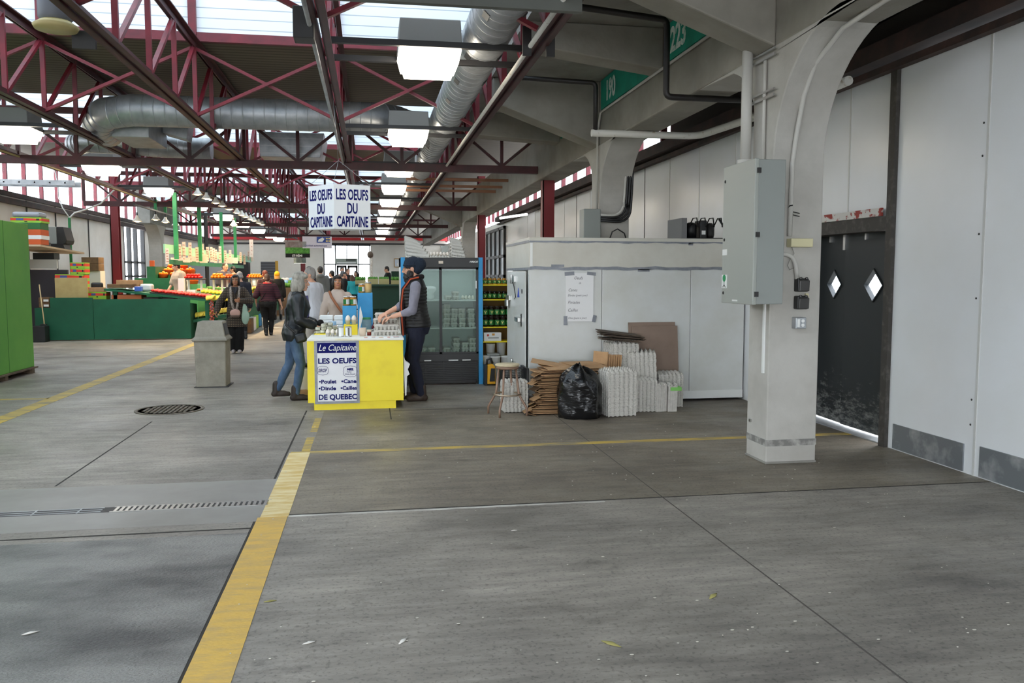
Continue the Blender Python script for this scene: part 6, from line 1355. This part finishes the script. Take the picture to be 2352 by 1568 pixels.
# pedestals
SLATE = mat('slate_tray', (52, 52, 62), .6)
for i, (x, y, w, kind, nm) in enumerate(((-4.62, 23.3, .5, 'tomato', 'nearest'), (-4.12, 23.8, .34, 'orange', 'second'), (-3.95, 25.2, .46, 'apple', 'third'), (-3.72, 28.6, .5, 'orange', 'fourth'), (-4.1, 30.5, .4, 'tomato', 'last'))):
    z = 1.46; t = thing('fruit_pedestal', '%s raised fruit pedestal with a dark top on the produce counter' % nm, 'pedestal', (x, y, dz(x)))
    MB().box(x - w/2, x + w/2, y - .22, y + .22, z, z + .035).build('top', SLATE, t, .008)
    for s in (-1, 1): MB().box(x + s*w*.32 - .025, x + s*w*.32 + .025, y - .03, y + .03, dz(x + s*w*.32), z).build('leg', WHT, t)
    for l in range(2):
        for a in range(int(w/.085) - l):
            for b in range(4 - l): fruit(kind, (x - w/2 + .05 + a*.085 + l*.04, y - .15 + b*.09 + l*.04, z + .035 + l*.06), '%s piled on the %s fruit pedestal' % (kind, nm), '%s on the %s pedestal' % (kind, nm))
cbx('white_box', -4.9, -4.75, 22.6, 22.75, 1.1, 1.5, WHT, 'tall white box standing by the vendor', 'box'); cbx('white_box', -4.72, -4.5, 22.7, 22.9, 1.06, 1.2, WHT, 'low white box beside the tall one by the vendor', 'box')
# stall block with oranges in nets and baskets
t = thing('stall_block', 'green stepped block with orange baskets at the back of the stall', 'stall block', (-6, 25.2, 0))
MB().box(-6.6, -5.55, 25, 26.6, 0, 1.50).build('step', GRN, t); MB().box(-6.25, -6.02, 25, 26.6, 1.50, 1.83).build('step', GRN, t); MB().box(-5.55, -4.95, 25.3, 26.6, 0, 1.32).build('step', mat('stall_green_light', (70, 150, 96), .6), t); MB().box(-6.02, -5.2, 25.75, 26.6, 1.5, 1.62).build('step', GRN, t)
BASK = mat('orange_basket', (226, 84, 26), .6)
def basket(loc, label, group, pr=[None]):
    if pr[0] is None:
        pr[0] = proto('fruit_basket', label, 'basket', group); MB().lathe([(0, 0), (.11, 0), (.15, .11), (.155, .115), (.14, .115), (.105, .015), (0, .015)], n=18).build('body', BASK, pr[0]); o = pr[0]
    else: o = dup(pr[0])
    put(o, loc, 0); o['label'] = label; o['group'] = group
    for k in range(6): fruit('orange', (loc[0] + .085*math.cos(k*1.047), loc[1] + .085*math.sin(k*1.047), loc[2] + .085), 'orange in the baskets at the back of the stall', 'oranges in the baskets')
    fruit('orange', (loc[0], loc[1], loc[2] + .125), 'orange in the baskets at the back of the stall', 'oranges in the baskets')
for k, (x, y, z) in enumerate([(-5.9 + i*.31, 25.4, 1.502) for i in range(2)] + [(-5.40 + i*.3, 25.5, 1.322) for i in range(2)] + [(-5.88 + i*.31, 25.92, 1.622) for i in range(3)] + [(-5.85 + i*.31, 26.3, 1.75) for i in range(2)]):
    if z > 1.7: cbx('riser_box', x - .15, x + .15, 26.15, 26.45, 1.622, 1.75, ORB, 'orange box lifting the back row of baskets, %s' % ('left one' if k == 7 else 'right one'))
    basket((x, y, z), 'orange plastic basket heaped with oranges at the back of the stall', 'orange baskets')
cbx('jar', -6.2, -6.08, 25.1, 25.2, 1.832, 2.0, ORB, 'orange tin on the high step of the green block', 'tin'); cbx('plastic_bag', -5.5, -5.2, 25.05, 25.3, 1.2, 1.45, WHT, 'white plastic bag hung on the green block', 'bag', None, .04)
t = thing('stall_floor', 'low wooden platform the stall vendors stand on', 'platform', (-4.9, 27, 0)); MB().box(-5.5, -4.5, 26.7, 32, .16, .215).build('deck', PW, t); MB().box(-5.5, -4.5, 26.7, 32, 0, .16).build('base', PW, t)
t = thing('stall_floor', 'small wooden platform under the vendor in the grey polo shirt', 'platform', (-5.2, 23.7, 0)); MB().box(-5.5, -4.6, 23.1, 24.4, .16, .215).build('deck', PW, t); MB().box(-5.5, -4.6, 23.1, 24.4, 0, .16).build('base', PW, t)
# posts, beam, tags
t = thing('tag_beam', 'pale green beam carrying the price tags over the stall', 'beam', (-5.05, 28, 2.1)); MB().box(-5.07, -5.03, 21.9, 37.1, 2.13, 2.36).build('upper_board', mat('pale_green', (150, 202, 168), .6), t); MB().box(-5.07, -5.03, 22.3, 35, 1.86, 1.98).build('lower_board', GRN, t)
for y in (22.9, 26, 29.7, 32.6): MB().box(-5.03, -4.93, y - .05, y + .05, 2.0, 3.72).build('hanging_post', GRNL, t)
TAGP = mat('cream_tag', (236, 222, 208), .8, col2=(226, 206, 190), scale=20); TAGI = mat('tag_ink', (196, 130, 116), .8)
tags = [(21.93, 1.86, 2.25), (23.34, 1.97, 2.41), (23.86, 1.94, 2.49), (24.64, 1.95, 2.5), (25.59, 1.96, 2.4), (26.37, 1.97, 2.53), (27.18, 2.01, 2.46), (27.83, 2., 2.48), (28.2, 2., 2.45), (28.58, 2., 2.42), (29.4, 2., 2.56), (30.42, 2.02, 2.45), (31.43, 2.04, 2.49), (32.61, 2., 2.54), (33.89, 2.06, 2.48), (34.91, 2.02, 2.44), (36.04, 2.2, 2.6), (36.98, 2.18, 3.1)]
for i, (y, a, b) in enumerate(tags):
    w = .085 if i < 17 else .16; t = thing('price_tag', 'tall cream price tag, %d%s along the green beam from the left' % (i + 1, {1: 'st', 2: 'nd', 3: 'rd'}.get(i + 1, 'th')), 'price tag', (-4.99, y, a))
    MB().box(-4.99 - w/2, -4.99 + w/2, y - .012, y, a, b).build('card', TAGP, t)
    q = MB()
    for k in range(5): q.cbox((-4.99 + RND.uniform(-.015, .015), y - .013, a + (b - a)*(.16 + .17*k)), (RND.uniform(.04, .07), .002, .022), 0, (0, RND.uniform(-.3, .3), 0))
    q.build('writing', TAGI, t)
for (y, x0, x1, z0, z1) in ((23.9, -5.35, -4.85, 1.93, 2.06), (26.1, -5.35, -4.8, 1.95, 2.2), (30.6, -5.4, -4.6, 2.0, 2.2)): cbx('price_board', x0, x1, y, y + .02, z0, z1, TAGP, 'wide cream price board below the beam near the %s post' % ('nearest' if y < 25 else 'second' if y < 28 else 'third'), 'price board', None, .001)
# clamp lamps
BULB = mat('warm_bulb', (255, 226, 180), .4, emit=14, ecol=(255, 206, 140))
def clamp_lamp(loc, label, group, pr=[None]):
    if pr[0] is None:
        t = proto('clamp_lamp', label, 'lamp', group); pr[0] = o = t
        MB().lathe([(.03, .16), (.045, .10), (.10, .03), (.125, 0), (.118, 0), (.09, .03), (.03, .10), (0, .12)], n=20, caps=False).build('shade', mat('white_enamel', (210, 206, 196), .4), t)
        MB().ell((0, 0, .02), (.085, .085, .04), 14, 8).build('bulb', BULB, t); MB().tube([(0, 0, .15), (0, 0, .24)], .02, 8).build('holder', BLKM, t)
        L_ = bpy.data.lights.new('bulb_light', 'SPOT'); L_.energy = 150; L_.color = (1, .74, .42); L_.spot_size = 2.3; L_.spot_blend = .6; L_.shadow_soft_size = .08
        lo = bpy.data.objects.new('bulb_light', L_); COL.objects.link(lo); lo.parent = t; lo.location = (0, 0, -.03)
    else: o = dup(pr[0])
    put(o, loc, 0, 0, 0); o['label'] = label; o['group'] = group
for i, y in enumerate((21.2, 22.3, 23.6, 24.6, 25.8, 27.2, 28.2, 29.1, 30.2, 31.1, 32.4, 33.4)): clamp_lamp((-4.08, y, 3.52), 'warm clamp lamp in the long row under the fourth truss', 'clamp lamps under the fourth truss')
for i, (x, y, z) in enumerate(((-6.06, 23.45, 3.0), (-6.06, 25.4, 3.17), (-6.06, 26.55, 3.17), (-6.06, 27.9, 3.16), (-4.0, 26, 3.06))): clamp_lamp((x, y, z), 'warm clamp lamp hanging lower at the back left of the stall', 'low clamp lamps')
t = thing('lamp_bar', 'dark bar carrying the low clamp lamps', 'bar', (-6.06, 25.5, 3.4)); MB().box(-6.09, -6.03, 23.2, 28.2, 3.41, 3.45).build('bar', BLKM, t)
for y in (25.4, 26.55): MB().box(-6.10, -6.02, y, y + .05, 3.45, 3.75).build('green_hanger', GRNL, t)
# ---------------------------------------------------------------- far right stall
t = thing('far_stall', 'dark green stall counter at the far right behind the bearded man', 'stall', (.8, 31, 0)); DGG = mat('bottle_green', (14, 58, 42), .6)
MB().prism([(-.55, 1.18), (-.52, 1.24), (2.4, 1.24), (2.4, 1.18)], 'y', 30.6, 32.2).build('top', DGG, t); MB().box(-.35, 2.4, 30.7, 30.75, .35, 1.2).build('front_panel', DGG, t); MB().box(-.15, 2.3, 30.9, 32, .02, .5).build('base', DGG, t); MB().box(.3, .36, 30.68, 30.7, .05, 1.2).build('leg', DGG, t)
for i, (x, z) in enumerate(((-.35, 1.245), (.1, 1.245), (.5, 1.245), (.95, 1.245), (1.4, 1.245))):
    cbx('vegetable_crate', x - .19, x + .19, 30.8, 31.3, z, z + .15 + .05*(i == 1 or i == 2), mat('pale_crate', (168, 160, 112), .8), 'pale vegetable crate on the dark green stall, %s from the left' % DW[i].replace('nearest', 'first'), 'crate')
    for k in range(5): fruit('leaf_bunch', (x - .14 + k*.07, 31 + .05*(k % 2), z + .14), 'leafy green on the dark green far stall', 'greens on the far stall', 1.1)
cbx('back_panel', .9, 2.4, 36, 36.1, 0, 1.75, DGG, 'dark green back panel behind the far vendor', 'panel'); t = thing('stall_floor', 'platform the far vendor stands on', 'platform', (.7, 34.6, 0)); MB().box(.2, 1.3, 34.1, 35.1, 0, .195).build('deck', PW, t)
t = thing('framed_poster', 'pale framed poster with a white hen on the far wall', 'poster', (2.1, 52.9, 2.1)); MB().box(1.5, 2.75, 52.92, 52.98, 2.08, 2.64).build('frame', mat('oak_frame', (176, 140, 88), .6), t); MB().box(1.55, 2.7, 52.90, 52.92, 2.13, 2.59).build('sheet', mat('poster_sky', (196, 206, 220), .7, col2=(206, 210, 196), scale=1), t)
q = MB(); q.ell((1.8, 52.9, 2.28), (.13, .01, .11), 14, 8); q.ell((1.88, 52.9, 2.42), (.05, .01, .06), 10, 6); q.build('hen', WHT, t); q = MB(); q.box(2.0, 2.6, 52.89, 52.90, 2.45, 2.5); q.box(2.1, 2.55, 52.89, 52.90, 2.36, 2.40); q.build('caption', mat('poster_ink', (130, 130, 150), .8), t)
# far left: veg heap, shutter, yellow post, grey lockers
cbx('vegetable_table', -3.75, -2.35, 33.6, 35.2, 0, 1.1, mat('brown_table', (96, 78, 62), .8), 'brown table heaped with wrapped vegetables left of the far doors', 'table', sub=lambda t: [MB().box(-3.75, -2.35, 33.95 + .4*k, 35.2, 1.1 + .1*k, 1.2 + .1*k).build('step', MATS['brown_table'], t) for k in (0, 1)])
for i in range(26): 
    q = MB(); x, y = -3.6 + (i % 9)*.15, 33.75 + (i // 9)*.4; q.ell((x, y, 1.19 + .1*(i // 9)), (.13, .16, .10), 10, 6); tag(q.build('wrapped_vegetable', [mat('cloudy_wrap', (206, 208, 214), .3), MATS['leafy_green'], mat('blue_wrap', (120, 170, 220), .3)][(i*7) % 5 % 3]), 'plastic-wrapped vegetable in the heap on the brown table', 'vegetable', 'wrapped vegetables')
t = thing('roller_shutter', 'grey slatted shutter panel far left of the end wall', 'shutter', (-5.4, 46, 0)); MB().box(-5.75, -5.0, 46, 46.06, 0, 2.3).build('slats', bands('shutter_slats', (96, 96, 100), (70, 70, 74), 2, .14, .6, .5), t); MB().box(-5.0, -4.85, 46, 46.1, 0, 2.35).build('yellow_post', mat('ochre', (206, 160, 60), .6), t)
cbx('locker', -6.9, -6.1, 44, 44.6, 0, 2.4, BLKM, 'black tall cabinet left of the grey shutter', 'cabinet'); cbx('locker', -7.6, -6.95, 42, 42.6, 0, 2.6, CAB, 'grey tall cabinet left of the black one far away', 'cabinet')
cbx('cold_display', -7.0, -5.3, 34, 34.2, 0, 2.0, mat('grey_blue_panel', (150, 156, 166), .5), 'grey blue panel behind the produce stall', 'panel'); cbx('screen_box', -6.15, -5.7, 28.6, 28.9, 1.3, 1.75, BLK, 'black scale and till behind the vendor', 'till')
cbx('till_table', -6.2, -5.6, 28.5, 29, 0, 1.298, CAB, 'grey till table behind the vendor', 'table')
# ---------------------------------------------------------------- hanging signs
t = thing('hanging_sign', 'hanging white and blue cash machine sign in the middle of the hall', 'sign', (-1.5, 25, 2.37)); MB().box(-1.93, -1.10, 24.95, 25.1, 2.37, 2.71).build('panel', mat('lilac_white', (216, 212, 224), .5), t)
MB().box(-1.52, -1.14, 24.94, 24.95, 2.53, 2.70).build('blue_field', mat('sign_blue', (30, 66, 150), .5), t); q = MB(); q.prism([(-1.49, 2.56), (-1.36, 2.56), (-1.30, 2.64), (-1.36, 2.68), (-1.47, 2.62)], 'y', 24.935, 24.94); q.build('card_symbol', WHT, t); q = MB(); [q.box(-1.26 + .07*(i % 2), -1.21 + .07*(i % 2), 24.935, 24.94, 2.56 + .07*(i // 2), 2.60 + .07*(i // 2)) for i in range(4)]; q.build('logo_squares', mat('pale_gold', (220, 200, 120), .5), t)
text('lettering', 'Guichet automatique', .075, mat('grey_violet_ink', (110, 104, 140), .6), (-1.87, 24.945, 2.42), t, bold=.002); MB().box(-1.93, -1.82, 24.945, 24.95, 2.4, 2.56).build('grey_patch', CAB, t); [MB().tube([(x, 25.02, 2.71), (x, 25.02, 3.7)], .006, 5).build('hanger', BLKM, t) for x in (-1.85, -1.2)]
t = thing('hanging_sign', 'hanging sign with green crop rows beside the cash machine sign', 'sign', (-2.2, 26, 2.1)); MB().box(-2.52, -1.8, 26, 26.05, 2.12, 2.6).build('panel', CHAR, t); MB().box(-2.52, -1.8, 25.985, 26, 2.24, 2.42).build('crop_picture', mat('crop_green', (104, 176, 70), .7, col2=(60, 120, 46), scale=22), t); MB().box(-2.52, -1.8, 25.985, 26, 2.42, 2.6).build('sky_picture', mat('dusk', (116, 96, 92), .7, col2=(160, 150, 146), scale=6), t)
text('lettering', 'ST-RÉMI', .085, WHT, (-2.32, 25.99, 2.145), t, bold=.003); [MB().tube([(x, 26.02, 2.6), (x, 26.02, 3.7)], .006, 5).build('hanger', BLKM, t) for x in (-2.45, -1.87)]
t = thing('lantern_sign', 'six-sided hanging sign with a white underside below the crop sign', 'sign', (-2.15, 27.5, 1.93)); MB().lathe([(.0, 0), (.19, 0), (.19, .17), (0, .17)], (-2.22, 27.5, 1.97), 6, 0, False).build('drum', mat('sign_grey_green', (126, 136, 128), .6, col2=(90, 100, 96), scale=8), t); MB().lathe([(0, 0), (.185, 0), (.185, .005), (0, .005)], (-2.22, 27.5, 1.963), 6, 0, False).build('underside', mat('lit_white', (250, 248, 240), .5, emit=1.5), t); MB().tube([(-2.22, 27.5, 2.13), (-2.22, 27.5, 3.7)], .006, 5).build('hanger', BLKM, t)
t = thing('door_sign', 'grey sign hanging before the glass over the far doors', 'sign', (-1.5, 52.3, 2.2)); MB().box(-2.1, -.75, 52.3, 52.34, 2.28, 2.62).build('panel', mat('sage_sign', (150, 158, 146), .6), t); MB().box(-1.45, -.85, 52.28, 52.3, 2.45, 2.6).build('picture', mat('dark_picture', (70, 76, 70), .6), t); MB().box(-2.0, -.85, 52.28, 52.3, 2.32, 2.38).build('text_line', WHT, t)
t = thing('decorated_post', 'slim post wound with pale fairy lights right of the far doors', 'post', (.06, 40, 0)); MB().tube([(.06, 40, 0), (.06, 40, 2.45)], .06, 10).build('post', mat('fairy_glow_white', (214, 206, 194), .8, col2=(160, 140, 120), scale=12), t); MB().ell((.02, 40, 2.55), (.14, .12, .17), 10, 8).build('bow', mat('bow_brown', (96, 80, 66), .9, bump=.8, bscale=30), t)  # pale post colour stands in for the glow of the fairy lights
# right wall glass door beyond the cooler, slats under the roof
d2 = bpy.data.objects.new('door_2', None); COL.objects.link(d2); d2.location = (4.66, 31, 0); ORG['door_2'] = Vector((4.66, 31, 0)); d2['kind'] = 'structure'
q = MB(); [q.box(4.6, 4.67, y, y + .16, 0, 3.3) for y in (28.6, 29.7, 30.8, 31.9, 33)]; [q.box(4.6, 4.67, 28.6, 33.1, z, z + .1) for z in (0, 1.5, 2.2, 3.2)]; q.build('frame', BLKM, d2); MB().box(4.655, 4.66, 28.6, 33.1, .05, 3.25).build('pane', mat('bright_glass', (196, 206, 216), .12), d2)
for i, (y, z, lb) in enumerate(((19.5, 3.78, 'nearest'), (20.4, 3.72, 'middle'), (21.5, 3.72, 'farthest'))): q = MB(); q.box(.85, 3.3, y, y + .09, z, z + .06); tag(q.build('roof_slat', mat('timber_slat', (140, 94, 66), .7)), '%s brown timber slat lying across under the roof on the right' % lb, 'slat')
q = MB(); q.tube([(3.9, 24.9, 3.3), (4.45, 23.5, 3.32)], .035, 8); tag(q.build('fluorescent_tube', mat('tube_white', (240, 240, 244), .3, emit=2.5)), 'lit fluorescent tube on the right by the red column', 'lamp')
q = MB(); q.lathe([(0, 0), (.09, 0), (.10, .1), (.085, .26), (.05, .34), (0, .33)], (-.88, 11.15, 0), 12); tag(q.build('shopping_bag', mat('printed_bag', (222, 216, 208), .5, col2=(160, 70, 60), scale=7, lo=.56, hi=.6)), 'white printed shopping bag on the floor behind the woman in leather', 'bag')
q = MB(); q.box(-.95, -.82, 10.98, 11.06, 0, .09); tag(q.build('paper_bag', KRAFT, None, .02), 'small brown bag on the floor between the feet of the woman in leather', 'bag')
# ---------------------------------------------------------------- camera, sky, look
cam = bpy.data.cameras.new('camera'); co = bpy.data.objects.new('camera', cam); COL.objects.link(co)
cam.sensor_width = 36; cam.sensor_fit = 'HORIZONTAL'; cam.lens = 1900 / 2352 * 36; cam.clip_start = .05; cam.clip_end = 300
co.location = (0, 0, 1.58); co.rotation_euler = (PI/2 - math.radians(4.574), 0, -math.radians(9.7055)); SC.camera = co
wd = bpy.data.worlds.new('overcast_sky'); SC.world = wd; wd.use_nodes = True
bg = wd.node_tree.nodes['Background']; bg.inputs[0].default_value = (.90, .95, 1.0, 1); bg.inputs[1].default_value = 6.0
SC.view_settings.view_transform = 'Standard'; SC.view_settings.look = 'None'; SC.view_settings.gamma = 1; SC.view_settings.use_curve_mapping = False
SC.view_settings.exposure = .58
SC.cycles.max_bounces = 8; SC.cycles.diffuse_bounces = 4; SC.cycles.glossy_bounces = 4; SC.cycles.transparent_max_bounces = 16; SC.cycles.sample_clamp_indirect = 6
